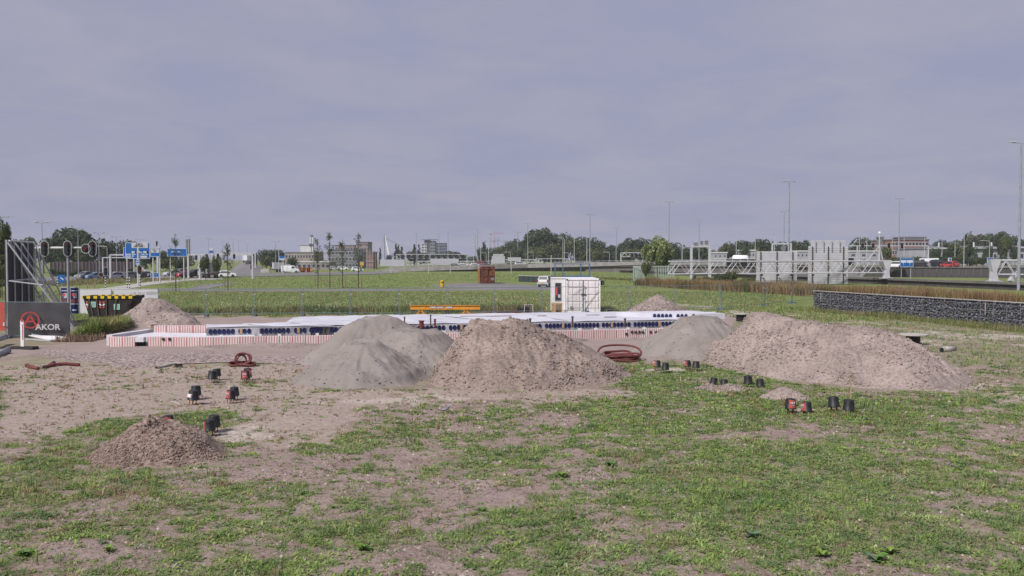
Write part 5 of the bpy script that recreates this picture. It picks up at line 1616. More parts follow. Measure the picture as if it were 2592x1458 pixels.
for a_, c_ in zip(Ys[:-1], Ys[1:]):
    p0, p1 = Vector((MOT(a_) - MOT(100), a_ - 100, 0)), Vector((MOT(c_) - MOT(100), c_ - 100, 0))
    dd = (p1 - p0) * 0.004
    MB().beam(p0 + dd + Vector((0, 0, 0.33)), p1 - dd + Vector((0, 0, 0.33)), 0.35, 0.76).build('wall_panel', M['concrete_dark'], t)
    MB().beam(p0 + dd + Vector((-0.05, 0, 0.88)), p1 - dd + Vector((-0.05, 0, 0.88)), 0.9, 0.32).build('ledge', M['concrete_mid'], t)

# elevated road
DK = [(945, 290, 691, 694), (1000, 287, 676.5, 687.5), (1100, 285, 673.5, 685), (1200, 285, 671, 682), (1336, 292, 668, 678), (1480, 285, 664, 675), (1600, 265, 662, 671), (1750, 240, 661, 670.5), (1920, 215, 660, 670), (2080, 200, 660.5, 670)]
dk = [(D(px, yt, Y), D(px, ybm, Y)) for px, Y, yt, ybm in DK]
t = thing('elevated_road', 'elevated motorway slip road with a grey parapet and shadowed wall below', 'bridge', (dk[0][0].x, dk[0][0].y, 0))
O_ = Vector(t.location)
for i, ((a0, a1), (c0, c1)) in enumerate(zip(dk[:-1], dk[1:])):
    def V(p, dy=0.0, z=None):
        q = p - O_
        return Vector((q.x, q.y + dy, q.z if z is None else z))
    MB().add([V(a1), V(c1), V(c0), V(a0), V(a1, 0.4), V(c1, 0.4), V(c0, 0.4), V(a0, 0.4)], [(0, 1, 2, 3), (7, 6, 5, 4), (3, 2, 6, 7), (1, 0, 4, 5), (0, 3, 7, 4), (2, 1, 5, 6)]).build('parapet', M['concrete'], t)
    zr0, zr1 = V(a0).z - 0.85, V(c0).z - 0.85
    mb = MB().add([V(a1, 0.45, max(0.06, zr0)), V(c1, 0.45, max(0.06, zr1)), V(c1, 13, max(0.06, zr1)), V(a1, 13, max(0.06, zr0)), V(a1, 0.45, zr0 - 0.6), V(c1, 0.45, zr1 - 0.6), V(c1, 13, zr1 - 0.6), V(a1, 13, zr0 - 0.6)], [(0, 1, 2, 3), (7, 6, 5, 4), (0, 4, 5, 1), (2, 6, 7, 3), (1, 5, 6, 2), (0, 3, 7, 4)])
    mb.build('deck', M['asphalt'], t)
    if V(a1).z > 0.3 or V(c1).z > 0.3:
        w_ = MB().add([V(a1, 1.6, -0.1), V(c1, 1.6, -0.1), V(c1, 1.6, max(0.1, V(c1).z)), V(a1, 1.6, max(0.1, V(a1).z))], [(0, 1, 2, 3)])
        w_.build('abutment_wall', M['concrete_mid'], t)
    g = MB().beam(V(a0, 0.2) + Vector((0, 0, 0.35)), V(c0, 0.2) + Vector((0, 0, 0.35)), 0.06, 0.08)
    n = max(2, int((V(c0) - V(a0)).length / 3))
    for k in range(n):
        q = V(a0, 0.2).lerp(V(c0, 0.2), k / n)
        g.box(q + Vector((0, 0, 0.17)), (0.06, 0.06, 0.36))
    g.build('hand_rail', M['galv'], t)

# ------------------------------------------------------------------ sign gantries (trusses with the backs of big signs)
def truss(t, a, b_, h, w, m, nseg, r=0.09, O=None):
    # a, b_ bottom chord ends, local coordinates
    ch = MB()
    dirn = (b_ - a).normalized(); side = Vector((-dirn.y, dirn.x, 0)) * w
    up = Vector((0, 0, h))
    for s in (Vector((0, 0, 0)), side):
        ch.tube(a + s, b_ + s, r, n=7); ch.tube(a + s + up, b_ + s + up, r * 1.25, n=7)
    ch.build('chord', m, t)
    dg = MB()
    L = (b_ - a)
    for s in (Vector((0, 0, 0)), side):
        for i in range(nseg):
            p0 = a + L * (i / nseg) + s; p1 = a + L * ((i + 0.5) / nseg) + s + up; p2 = a + L * ((i + 1) / nseg) + s
            dg.tube(p0, p1, r * 0.65, n=6); dg.tube(p1, p2, r * 0.65, n=6)
    for i in range(nseg + 1):
        p0 = a + L * (i / nseg)
        dg.tube(p0, p0 + side, r * 0.5, n=5); dg.tube(p0 + up, p0 + side + up, r * 0.5, n=5)
    dg.build('lattice', m, t)
gl, grr = D(1702, 694, 130), D(2238, 690.5, 141)
t = thing('sign_gantry', 'white lattice gantry carrying the ribbed backs of two large road signs', 'gantry', (gl.x, gl.y, 0))
A, B_ = gl - Vector(t.location), grr - Vector(t.location)
truss(t, A, B_, 1.85, 1.3, M['white_paint'], 12)
def column(t, p, zbot, ztop, sgn=1):
    c = MB()
    H = ztop - zbot
    prof = [(-0.55, 0), (0.55, 0), (0.42, 0.12 * H), (0.35, 0.45 * H), (0.75, H), (-0.75, H), (-0.15, 0.45 * H), (-0.38, 0.12 * H)]
    vs_ = [(p.x + sgn * x, p.y - 0.35, zbot + z) for x, z in prof] + [(p.x + sgn * x, p.y + 0.55, zbot + z) for x, z in prof]
    n_ = len(prof)
    c.add(vs_, [tuple(range(n_)), tuple(reversed(range(n_, 2 * n_)))] + [(i, (i + 1) % n_, n_ + (i + 1) % n_, n_ + i) for i in range(n_)])
    c.build('column', M['white_paint'], t)
    MB().box((p.x, p.y + 0.1, zbot + 0.08), (1.6, 1.4, 0.16)).build('base_plate', M['galv'], t)
column(t, B_ + Vector((0.35, 0, 0)), 0.95, B_.z + 2.0)
MB().beam(B_ + Vector((-3.6, 0.5, 1.1 - B_.z)), B_ + Vector((-3.0, 0.5, 0.1)), 0.5, 0.4).build('stay', M['white_paint'], t)
mast = B_ + Vector((-0.6, 0.5, 1.9))
MB().tube(mast, mast + Vector((0, 0, 4.3)), 0.13, 0.09, n=8).build('mast', M['white_paint'], t)
MB().beam(mast + Vector((0, 0, 2.4)), mast + Vector((-1.9, 0, 0)), 0.12, 0.12).build('mast_stay', M['white_paint'], t)
MB().beam(mast + Vector((0, 0, 2.4)), mast + Vector((0.6, 0, 0)), 0.12, 0.12).build('mast_stay', M['white_paint'], t)
MB().lathe([(0.05, 0), (0.2, 0.1), (0.2, 0.3), (0.1, 0.4)], 8, mast + Vector((0, 0, 4.25))).build('camera_dome', M['white_bright'], t)
MB().tube(mast + Vector((-2.0, 0, 0)), mast + Vector((-2.0, 0, 4.0)), 0.05, n=6).build('antenna', M['white_paint'], t)
for px in (1760, 1850):
    q = D(px, 692, 131) - Vector(t.location)
    MB().box((q.x, q.y + 0.65, q.z / 2), (0.5, 0.5, q.z)).build('trestle', M['concrete_mid'], t)
def ribbed(t, x0, x1, yt, ybm, Y, m, posts=(), pz=None, name='sign_back'):
    a_, c_ = D(x0, yt, Y) - Vector(t.location), D(x1, ybm, Y) - Vector(t.location)
    z0, z1 = max(0.05, c_.z), a_.z
    mb = MB()
    n = max(3, int((z1 - z0) / 0.34))
    hz = (z1 - z0) / n
    for i in range(n):
        mb.box(((a_.x + c_.x) / 2, a_.y, z0 + hz * (i + 0.5)), (c_.x - a_.x, 0.12, hz * 0.87))
    mb.box(((a_.x + c_.x) / 2, a_.y + 0.04, (z0 + z1) / 2), (c_.x - a_.x - 0.02, 0.06, z1 - z0 - 0.02))
    so = mb.build(name, m, t)
    for px in posts:
        q = D(px, yt, Y) - Vector(t.location)
        MB().box((q.x, a_.y - 0.14, (z0 + z1) / 2), (0.12, 0.16, z1 - z0 - 0.1)).build('stiffener', M['steel_dark'], so)
    return so
ribbed(t, 1915, 2016.5, 636, 727, 138.8, M['sign_slat'], (1925, 1966, 2006))
ribbed(t, 2046, 2145.5, 623, 728, 141.2, M['sign_slat'], (2056, 2096, 2134.5))
ribbed(t, 2052.5, 2138.7, 608.5, 622.4, 141.3, M['sign_slat'])
for px in (2065, 2085, 2106, 2126):
    q0, q1 = D(px, 610, 141) - Vector(t.location), D(px, 636, 141) - Vector(t.location)
    MB().tube(q0, q1, 0.08, n=6).build('bracket', M['lamp_grey'], t)
for px in (1930, 1971, 2004, 2060, 2100, 2140):
    q = D(px, 696, 138) - Vector(t.location)
    MB().tube(q, q + Vector((0, 0.4, 0)), 0.12, n=8).build('lamp', M['black'], t)

g2 = D(2519, 694.5, 120); g3 = D(2700, 696, 117)
t = thing('sign_gantry', 'white lattice gantry with a broad tapered column at the right edge', 'gantry', (g2.x, g2.y, 0))
truss(t, Vector((0.4, 0, g2.z)), g3 - Vector((g2.x, g2.y, 0)), 1.9, 1.3, M['white_paint'], 4)
column(t, Vector((-0.1, 0, 0)), 0.98, g2.z + 2.05, -1)
MB().beam(Vector((2.4, 0.6, 1.0)), Vector((2.9, 0.6, 1.95)), 0.8, 0.5).build('stay', M['white_paint'], t)

def far_gantry(label, px0, px1, yt, ybm, Y, whites=(), blacks=(), cols=(), r=0.12, group=None, seg=None):
    a_, c_ = D(px0, ybm, Y), D(px1, ybm, Y)
    t = thing('sign_gantry', label, 'gantry', (a_.x, Y, 0), 0, group)
    O = Vector(t.location)
    h = D(px0, yt, Y).z - a_.z
    truss(t, a_ - O, Vector((c_.x, Y, a_.z)) - O, h, 1.0, M['white_paint'], seg or max(2, int((c_.x - a_.x) / (h * 1.6))), r)
    for (x0, x1, y0, y1) in whites:
        ribbed(t, x0, x1, y0, y1, Y - 0.3, M['white_paint'])
    for (x0, x1, y0, y1) in blacks:
        p0, p1 = D(x0, y0, Y - 0.35) - O, D(x1, y1, Y - 0.35) - O
        b1_ = MB().box(((p0.x + p1.x) / 2, p0.y, (p0.z + p1.z) / 2), (p1.x - p0.x, 0.3, p0.z - p1.z)).build('matrix_sign', M['black'], t)
        MB().box(((p0.x + p1.x) / 2, p0.y - 0.17, (p0.z + p1.z) / 2), ((p1.x - p0.x) * 0.85, 0.03, (p0.z - p1.z) * 0.85)).build('display', M['black_plastic'], b1_)
    for px in cols:
        q = D(px, ybm, Y) - O
        MB().box((q.x, 0.5, (q.z + h) / 2), (0.35, 0.35, q.z + h)).build('leg', M['white_paint'], t)
bl_ = [(1014 + i * 15.3, 1022.5 + i * 15.3, 645, 653.5) for i in range(11)]
far_gantry('far gantry with a long row of black matrix signs before the office block', 1002, 1184, 644, 654, 430, whites=[(1034, 1037, 645, 653)], blacks=bl_, cols=(1004, 1095, 1182))
far_gantry('far white gantry with one long pale sign back and rounded end, left part', 962, 1046, 663, 671, 300, whites=[(962, 1024, 657, 673)], cols=(1045,), r=0.1)
far_gantry('far white gantry with a long pale sign back facing traffic', 1058, 1240, 661.5, 670, 302, whites=[(1090, 1161, 655, 670)], cols=(1059, 1238), r=0.1)
far_gantry('far gantry with a tall white stepped sign back and a low one', 1244, 1360, 657, 664, 330, whites=[(1245, 1278, 648, 667), (1248, 1275, 643, 647.6), (1285, 1319, 651.5, 661)], cols=(1244, 1360), r=0.1)
far_gantry('far gantry with five black matrix signs above the elevated road', 1362, 1436, 655, 664, 345, blacks=[(1376 + i * 10, 1383.5 + i * 10, 656, 663.5) for i in range(5)], cols=(1363, 1435), r=0.1)
far_gantry('far gantry with three black matrix signs before the round trees', 1572, 1628, 640, 650, 330, blacks=[(1596, 1603, 641, 650), (1606, 1614, 641, 650), (1617, 1624, 641, 650)], cols=(1572, 1627))
far_gantry('gantry with four large black matrix signs behind the white lattice gantry', 1798, 1925, 656, 672, 190, blacks=[(1839, 1853, 656, 673), (1856, 1872, 656, 673), (1875, 1891, 656, 673), (1895, 1913, 656, 673)], cols=(1799, 1924), r=0.08)
far_gantry('far gantry showing black matrix signs right of the sign backs', 2146, 2190, 653, 664, 205, blacks=[(2148, 2160, 653, 671)], cols=(2189,), r=0.08)
# portal frames with lane signs on top
def portal(label, x0, x1, yt, ybase, Y, tops=(), r=0.22, group=None):
    a_, c_ = D(x0, yt, Y), D(x1, yt, Y)
    t = thing('portal_frame', label, 'gantry', (a_.x, Y, 0), 0, group)
    for x in (0, c_.x - a_.x):
        MB().box((x, 0, a_.z / 2), (r * 2, r * 2, a_.z)).build('leg', M['white_paint'], t)
    MB().box(((c_.x - a_.x) / 2, 0, a_.z), (c_.x - a_.x + 2 * r, r * 2.1, r * 2)).build('beam', M['white_paint'], t)
    for (s0, s1, y0, y1) in tops:
        p0, p1 = D(s0, y0, Y), D(s1, y1, Y)
        MB().box(((p0.x + p1.x) / 2 - a_.x, -0.3, (p0.z + p1.z) / 2), (p1.x - p0.x, 0.15, p0.z - p1.z)).build('solar_panel', M['fac_grey'], t)
        MB().tube(((p0.x + p1.x) / 2 - a_.x, 0, a_.z), ((p0.x + p1.x) / 2 - a_.x, -0.2, p1.z + 0.05), 0.05, n=5).build('bracket', M['lamp_grey'], t)
portal('white portal frame with three grey panels on top behind the lattice gantry', 1750, 1796, 623, 690, 175, tops=((1755, 1766, 614, 619.5), (1772, 1779, 610, 618.5), (1783, 1792, 609, 618.5)))
portal('pale portal frame spanning the trees right of the first sign back', 1955, 2002, 617, 690, 240, r=0.2, tops=((1976, 1988, 622, 634),))

# ------------------------------------------------------------------ lamp posts
LP = {}
def lamp(px, ytop, Y, kind, label, group, zb=None, h=None):
    """kind: 'T' twin straight arms, 'S' single curved arm, 'L' low square street lamp"""
    top = D(px, ytop, Y)
    z0 = 0.0 if zb is None else zb
    H = top.z - z0
    t = thing('lamp_post', label, 'lamp post', (top.x, Y, z0), 0, group)
    r = 0.011 * H if kind == 'T' else 0.010 * H
    r = max(r, 0.07)
    if kind == 'T':
        MB().tube((0, 0, -0.1), (0, 0, H), r, r * 0.5, n=8).build('pole', M['lamp_grey'], t)
        for s in (-1, 1):
            a_ = MB().beam((0, 0, H - 0.05), (s * 1.25, 0, H + 0.08), 0.10, 0.08).build('arm', M['lamp_grey'], t)
            MB().slab([(s * 0.75, -0.16), (s * 1.65, -0.12), (s * 1.65, 0.12), (s * 0.75, 0.16)], H + 0.10, H + 0.22).build('lantern', M['post_pale'], a_)
    else:
        MB().tube((0, 0, -0.1), (0, 0, H * 0.93), r, r * 0.6, n=8).build('pole', M['post_pale'], t)
        s = -1 if kind == 'S' else 1
        pts = [(0, 0, H * 0.92), (s * 0.05 * H, 0, H * 0.985), (s * 0.14 * H, 0, H)]
        if kind == 'L':
            pts = [(0, 0, H * 0.92), (-0.01 * H, 0, H * 0.99), (-0.2 * H, 0, H)]; s = -1
        a_ = MB().path(pts, max(0.06, r * 0.7), 6).build('arm', M['post_pale'], t)
        MB().box((pts[-1][0] + s * 0.3, 0, H), (0.75, 0.25, 0.12)).build('lantern', M['white_paint'], a_)
GM = 'tall motorway lamp posts'
for px, yt, Y, lb in ((2585, 362, 114.5, 'tallest twin armed lamp post, right of the tapered gantry column'), (1998, 460, 169, 'very tall twin armed lamp post rising behind the sign backs'), (1693.5, 511, 226, 'tall twin armed lamp post rising behind the light green bush'), (1493.4, 543, 285, 'tall twin armed lamp post rising behind the storage container')):
    lamp(px, yt, Y, 'T', lb, None)
for px, yt, Y in ((1336, 566, 348), (1209, 582, 465), (2277, 503, 230), (1770, 557, 300), (1560, 576, 345), (1985, 536, 260), (1311, 588, 430), (1134, 587, 470), (1054, 590, 480), (1111, 593, 480), (1203, 590, 520), (697, 612, 250)):
    lamp(px, yt, Y, 'T', 'slim distant twin armed lamp post along the motorway', 'distant motorway lamp posts')
for px, yt, Y in ((106, 564, 150), (197, 578, 168), (250, 590, 180), (294, 600, 195), (354, 606, 225), (478, 598, 270), (5, 550, 140), (528, 604, 330), (563, 612, 380), (590, 606, 430), (604, 611, 450), (626, 617, 480)):
    lamp(px, yt, Y, 'T', 'pale twin armed street lamp above the left road', 'street lamps above the left road')
for px, yt, Y, k in ((1199, 600, 420, 'S'), (1217, 592, 410, 'S'), (1237, 592, 400, 'S'), (1425, 602, 330, 'S'), (1429, 600, 335, 'S'), (1453.7, 588, 310, 'S'), (1485.7, 588, 305, 'S'), (1727, 587, 260, 'S'), (1864, 595, 250, 'S'), (1912, 591, 250, 'S'), (1961, 588, 255, 'S'), (2176, 594, 240, 'S'), (705, 613, 260, 'S'), (717, 616, 260, 'S'), (1687, 586, 300, 'S')):
    lamp(px, yt, Y, k, 'curved single arm lamp post along the slip road', 'curved lamp posts along the slip road')
for px, yt, Y in ((2259, 596, 235), (2289, 594, 240), (2341, 592, 240), (2385, 596, 230), (2418, 595, 225), (2441, 588, 215)):
    lamp(px, yt, Y, 'S', 'pale street lamp along the raised road on the right', 'street lamps on the raised road', zb=RZ - 0.05)
for px, yt, Y in ((1231, 640, 300), (1292, 638, 300), (1350, 638, 300), (1440, 640, 290), (1543, 638, 280), (271, 623, 190), (2505, 609, 235)):
    lamp(px, yt, Y, 'L', 'low street lamp with a long flat arm', 'low street lamps with flat arms')
for px, y0, y1 in ((1212, 672, 692), (1294, 661, 693), (1395, 646, 697), (1085, 672, 693), (1140, 671, 693), (990, 671, 692)):
    q = P(px, y1)
    t = thing('steel_post', 'plain slim steel post before the elevated road', 'post', q, 0, 'posts before the elevated road')
    hh = D(px, y0, q.y).z
    MB().tube((0, 0, -0.1), (0, 0, hh), 0.10, n=7).build('post', M['post_pale'], t); MB().lathe([(0.16, 0), (0.16, 0.1)], 8).build('base', M['concrete'], t)

# ------------------------------------------------------------------ traffic signals, signs on the left
mk('lens_red', (0.09, 0.012, 0.012), rough=0.4)
def signal_head(t, x, z, big=True, back=False, y=0.0, s=1.0):
    n = 20
    w, h = (0.36, 0.72) if big else (0.40, 0.40)
    w *= s; h *= s
    vs_ = []
    def oval(k, yy):
        o = []
        for i in range(n):
            a_ = 2 * math.pi * i / n
            cz = (h - w) if math.sin(a_) >= 0 else -(h - w)
            o.append((x + k * w * math.cos(a_), yy, z + cz * (1 if big else 0) + k * w * math.sin(a_)))
        return o
    m = MB()
    a_, c_ = oval(1.0, y - 0.02), oval(1.0, y + 0.02)
    m.add(a_ + c_, [tuple(range(n)), tuple(reversed(range(n, 2 * n)))] + [(i, (i + 1) % n, n + (i + 1) % n, n + i) for i in range(n)])
    hd = m.build('backing_board', M['black'], t)
    a_, c_ = oval(1.10, y - 0.035), oval(0.99, y - 0.036)
    MB().add(a_ + c_, [(i, (i + 1) % n, n + (i + 1) % n, n + i) for i in range(n)]).build('white_border', M['white_paint'], hd)
    for k in ((-1, 0, 1) if big else (0,)):
        if big:
            MB().lathe([(0.11 * s, 0), (0.12 * s, 0.12)], 10).build('lens', M['glass'] if k < 1 else M['lens_red'], hd, (x, y - 0.04, z + k * 0.42 * s)).rotation_euler = (math.pi / 2, 0, 0)
        else:
            MB().lathe([(0.15 * s, 0), (0.16 * s, 0.1)], 10).build('lens', M['lens_red'], hd, (x, y - 0.04, z)).rotation_euler = (math.pi / 2, 0, 0)
q = P(174, 796)
t = thing('signal_mast', 'traffic signal mast with a long cantilever arm and four signal heads', 'traffic signal', q)
za = D(174, 626, q.y).z
MB().tube((0, 0, -0.1), (0, 0, za + 0.5), 0.10, 0.08, n=10).build('pole', M['lamp_grey'], t)
xl, xr_ = D(88, 626, q.y).x - q.x, D(238, 626, q.y).x - q.x
MB().tube((xl, 0, za - 0.05), (xr_, 0, za - 0.02), 0.11, 0.055, n=8).build('arm', M['post_pale'], t)
MB().tube((xl, 0, -0.1), (xl, 0, za + 0.05), 0.09, n=8).build('second_pole', M['lamp_grey'], t)
for px, big, s in ((116, True, 0.9), (174, True, 0.9), (220, False, 0.95), (237, True, 0.9)):
    signal_head(t, D(px, 626, q.y).x - q.x, za - 0.1, big, y=-0.16, s=s * 0.85)
def signal(px, ytop, ybase, lab, heads, grp=None, pole='post_bw'):
    q = P(px, ybase)
    t = thing('traffic_signal', lab, 'traffic signal', q, 0, grp)
    h = D(px, ytop, q.y).z
    MB().tube((0, 0, -0.05), (0, 0, h), 0.07, n=8).build('pole', M[pole], t)
    for dx, dz, big in heads:
        signal_head(t, dx, h + dz, big, y=-0.1, s=0.85)
signal(267, 697, 729, 'signal on a striped post with an oval and a round head', [(0.1, 0.55, True), (-0.55, 0.1, False)])
signal(355, 694, 731, 'signal on a striped post with one narrow head beside the sign post', [(0, 0.6, True)])
for px, yb, lb in ((322, 729, 'black and white striped bollard, left of its twin'), (328, 729, 'black and white striped bollard closest to the sign post'), (146, 726, 'black and white striped bollard beside the blue square sign')):
    q = P(px, yb)
    t = thing('striped_bollard', lb, 'bollard', q)
    h = D(px, 703, q.y).z
    MB().tube((0, 0, -0.05), (0, 0, h), 0.08, n=8).build('post', M['post_bw'], t); MB().lathe([(0.08, h), (0.05, h + 0.06), (0.0, h + 0.07)], 8).build('cap', M['white_bright'], t)
q = P(156, 732)
t = thing('direction_sign', 'small blue square road sign with a white arrow beside a striped bollard', 'sign', q)
z0, z1 = D(156, 716, q.y).z, D(156, 695, q.y).z
MB().tube((0, 0.1, -0.05), (0, 0.1, z1), 0.05, n=6).build('post', M['lamp_grey'], t)
b_ = MB().box((0, 0, (z0 + z1) / 2), (0.95, 0.06, z1 - z0)).build('panel', M['sign_blue'], t)
MB().beam((-0.1, -0.04, z0 + 0.2), (-0.1, -0.04, z1 - 0.2), 0.02, 0.14).build('arrow', M['sign_text'], b_)
MB().beam((-0.1, -0.04, z0 + 0.75), (0.28, -0.04, z0 + 0.4), 0.02, 0.14).build('arrow', M['sign_text'], b_)
def road_sign(label, x0, x1, y0, y1, Y, texts, boxes, posts, base=0.0, m='sign_blue', lines=()):
    a_, c_ = D(x0, y0, Y), D(x1, y1, Y)
    t = thing('road_sign', label, 'sign', ((a_.x + c_.x) / 2, Y, base))
    w, h = c_.x - a_.x, a_.z - c_.z
    zc = (a_.z + c_.z) / 2 - base
    b_ = MB().box((0, 0, zc), (w, 0.10, h)).build('panel', M[m], t)
    fr_ = MB()
    for s in (-1, 1):
        fr_.box((s * (w / 2 - 0.04), -0.055, zc), (0.06, 0.02, h - 0.06)); fr_.box((0, -0.055, zc + s * (h / 2 - 0.04)), (w - 0.06, 0.02, 0.06))
    fr_.build('border', M['sign_text'], b_)
    for (u, v, bw_, bh_, mm) in boxes:
        MB().box((u * w / 2, -0.06, zc + v * h / 2), (bw_ * w, 0.02, bh_ * h)).build('field', M[mm], b_)
    for (s, u, v, sz, mm) in texts:
        ln = MB()                            # a line of print too small to be read in the photograph
        st_ = sz * h * 0.55
        for k in range(s):
            if k % 6 != 5:
                ln.box((u * w / 2 + (k - (s - 1) / 2) * st_, -0.085, zc + v * h / 2 + (0.06 * sz * h if k % 3 == 0 else 0)), (st_ * 0.72, 0.012, sz * h * (0.62 if k % 3 else 0.76)))
        ln.build('print', M[mm], b_)
    for (u0, v0, u1, v1) in lines:
        MB().beam((u0 * w / 2, -0.07, zc + v0 * h / 2), (u1 * w / 2, -0.07, zc + v1 * h / 2), 0.02, 0.055 * h).build('arrow', M['sign_text'], b_)
    for px, mm, rr in posts:
        q = D(px, y0, Y)
        MB().tube((q.x - (a_.x + c_.x) / 2, 0.18, -0.1), (q.x - (a_.x + c_.x) / 2, 0.18, zc + h / 2 - 0.1), rr, n=8).build('post', M[mm], t)
    return t
road_sign('large blue direction sign with white panels on a single pale post', 317, 380, 614, 655, 135,
          [(7, 0.15, 0.83, 0.10, 'black'), (9, 0.15, 0.66, 0.10, 'black'), (13, 0.15, 0.49, 0.09, 'black'), (10, -0.55, -0.45, 0.11, 'sign_text'), (8, -0.60, -0.67, 0.11, 'sign_text'), (7, -0.65, -0.86, 0.10, 'sign_text'), (9, 0.55, -0.45, 0.09, 'sign_text')],
          [(0.18, 0.65, 0.66, 0.32, 'white_paint'), (-0.28, -0.18, 0.2, 0.12, 'white_paint'), (-0.16, -0.18, 0.06, 0.12, 'pink_red'), (0.66, -0.18, 0.2, 0.12, 'white_paint'), (0.80, -0.18, 0.06, 0.12, 'pink_red'), (0.5, -0.75, 0.26, 0.13, 'white_paint')],
          [(349, 'post_pale', 0.28)], lines=((0.2, -0.9, 0.2, 0.12), (0.2, -0.2, 0.02, -0.1), (0.2, -0.2, 0.36, -0.2)))
road_sign('small blue route plate on the post below the large direction sign', 344, 353, 657, 671, 134.4, [(3, 0, 0.3, 0.24, 'sign_text')], [(0.1, -0.5, 0.4, 0.2, 'sign_text')], [(347, 'post_pale', 0.05)])
road_sign('blue sign with a white panel peeking out right of the large direction sign', 380.5, 406, 624, 650, 150, [(7, -0.05, 0.35, 0.13, 'black'), (4, -0.05, 0.05, 0.13, 'black')], [(-0.03, 0.22, 0.8, 0.42, 'white_paint'), (0, 0.86, 0.9, 0.12, 'white_paint')], [(386, 'post_pale', 0.12), (403, 'post_pale', 0.12)], lines=((-0.05, -0.85, -0.05, -0.6),))
road_sign('blue sign edge showing left of the large direction sign', 312, 331, 626, 652, 152, [], [], [(320, 'post_pale', 0.12)])
road_sign('wide blue direction sign with two white arrows over the left road', 423, 473.5, 629, 649, 165, [(12, 0, 0.15, 0.22, 'sign_text')], [], [(430, 'post_pale', 0.12), (464, 'post_pale', 0.12)], lines=((-0.7, -0.8, -0.7, -0.45), (0.65, -0.8, 0.65, -0.45)))
road_sign('low blue lane sign with branching white arrows in the verge', 381, 403, 690, 702, 170, [], [], [(384, 'lamp_grey', 0.05), (400, 'lamp_grey', 0.05)], lines=((-0.7, -0.8, -0.7, 0.2), (-0.7, 0.2, -0.45, 0.6), (-0.25, -0.8, -0.25, 0.5), (0, -0.8, 0, 0.7), (0.4, -0.8, 0.4, 0.2), (0.4, 0.2, 0.65, 0.6)))
road_sign('blue lane sign with white fields in front of the waiting cars', 2278, 2311.5, 652.5, 676, 165, [], [(-0.45, 0.22, 0.40, 0.28, 'sign_text'), (0.48, 0.22, 0.42, 0.28, 'sign_text')], [(2283, 'lamp_grey', 0.07), (2307, 'lamp_grey', 0.07)], lines=((-0.45, -0.7, -0.45, -0.25), (-0.45, -0.25, -0.58, -0.05), (0.5, -0.7, 0.5, -0.25), (0.5, -0.25, 0.38, -0.05)))
road_sign('small blue sign showing behind the tapered column at the right edge', 2498, 2516, 652, 674, 150, [], [], [(2507, 'lamp_grey', 0.06)], lines=((-0.2, -0.6, -0.2, 0.5),))
road_sign('black and blue panel sign by the white van', 707, 721, 639, 659, 240, [], [(0, 0.55, 0.95, 0.42, 'black'), (0, -0.7, 0.95, 0.2, 'white_paint')], [(714, 'post_pale', 0.1)])
road_sign('bright yellow round edged warning panel on a pole by the scaffolding', 911.5, 920, 663, 677, 265, [], [(0, 0, 0.25, 0.5, 'beam_yellow')], [(916, 'lamp_grey', 0.08)], m='yellow')
road_sign('white and blue information board over the left junction', 529, 541, 628, 641, 225, [], [(0, 0.45, 0.95, 0.45, 'white_paint')], [(531, 'post_pale', 0.08), (540, 'post_pale', 0.08)])
# orange diamond warning
q = P(361, 703)
t = thing('warning_sign', 'orange and white diamond warning sign by the waiting cars', 'sign', q)
MB().tube((0, 0, -0.05), (0, 0, 1.0), 0.05, n=6).build('post', M['lamp_grey'], t)
dm = MB().beam((-0.5, -0.08, 1.6), (0.5, -0.08, 1.6), 0.04, 1.0).build('panel', M['white_paint'], t); dm.rotation_euler = (0, math.radians(45), 0)
dm.location = (-1.13, 0, 0.47)
MB().box((0, -0.13, 1.6), (0.5, 0.02, 0.5)).build('symbol', M['beam_yellow'], t)
# plain arms and portals over the left road
def arm_gantry(label, x0, x1, y0, ybase, Y, r=0.2, legs=None, group=None):
    a_, c_ = D(x0, y0, Y), D(x1, y0, Y)
    t = thing('road_portal', label, 'gantry', (a_.x, Y, 0), 0, group)
    L = c_.x - a_.x
    MB().box((L / 2, 0, a_.z), (L, r * 1.6, r * 1.6)).build('beam', M['white_paint'], t)
    for px in (legs or (x0, x1)):
        x = D(px, y0, Y).x - a_.x
        MB().box((x, 0, a_.z / 2 - 0.1), (r * 2, r * 2, a_.z + 0.2)).build('leg', M['white_paint'], t)
arm_gantry('white portal with a thick left leg reaching behind the large blue sign', 279, 400, 645, 709, 172, 0.18, legs=(279, 399))
arm_gantry('low white cross arm behind the thick legged portal', 260, 340, 652, 705, 185, 0.12, legs=(260, 339))
arm_gantry('white portal over the junction with a thick leg before the lorry', 476, 640, 645, 705, 178, 0.15, legs=(476, 505, 639))
arm_gantry('thin white portal over the climbing road', 545, 646, 641, 690, 330, 0.2)
for px, yy in ((498, 647), (525, 644), (553, 643), (594, 644)):
    q = D(px, yy, 177)
    t = thing('hanging_signal', 'dark signal head hanging from the white junction portal', 'traffic signal', (q.x, 177.0, q.z - 0.85), 0, 'signal heads on the junction portal')
    signal_head(t, 0, 0.45, True, s=0.7, y=-0.3)
    MB().tube((0, -0.2, 0.45), (0, -0.05, 1.0), 0.05, n=5).build('hanger', M['lamp_grey'], t)
signal(637, 678, 697, 'dark signal head on a pale pole at the foot of the climbing road', [(0, 0.2, True)], pole='post_pale')
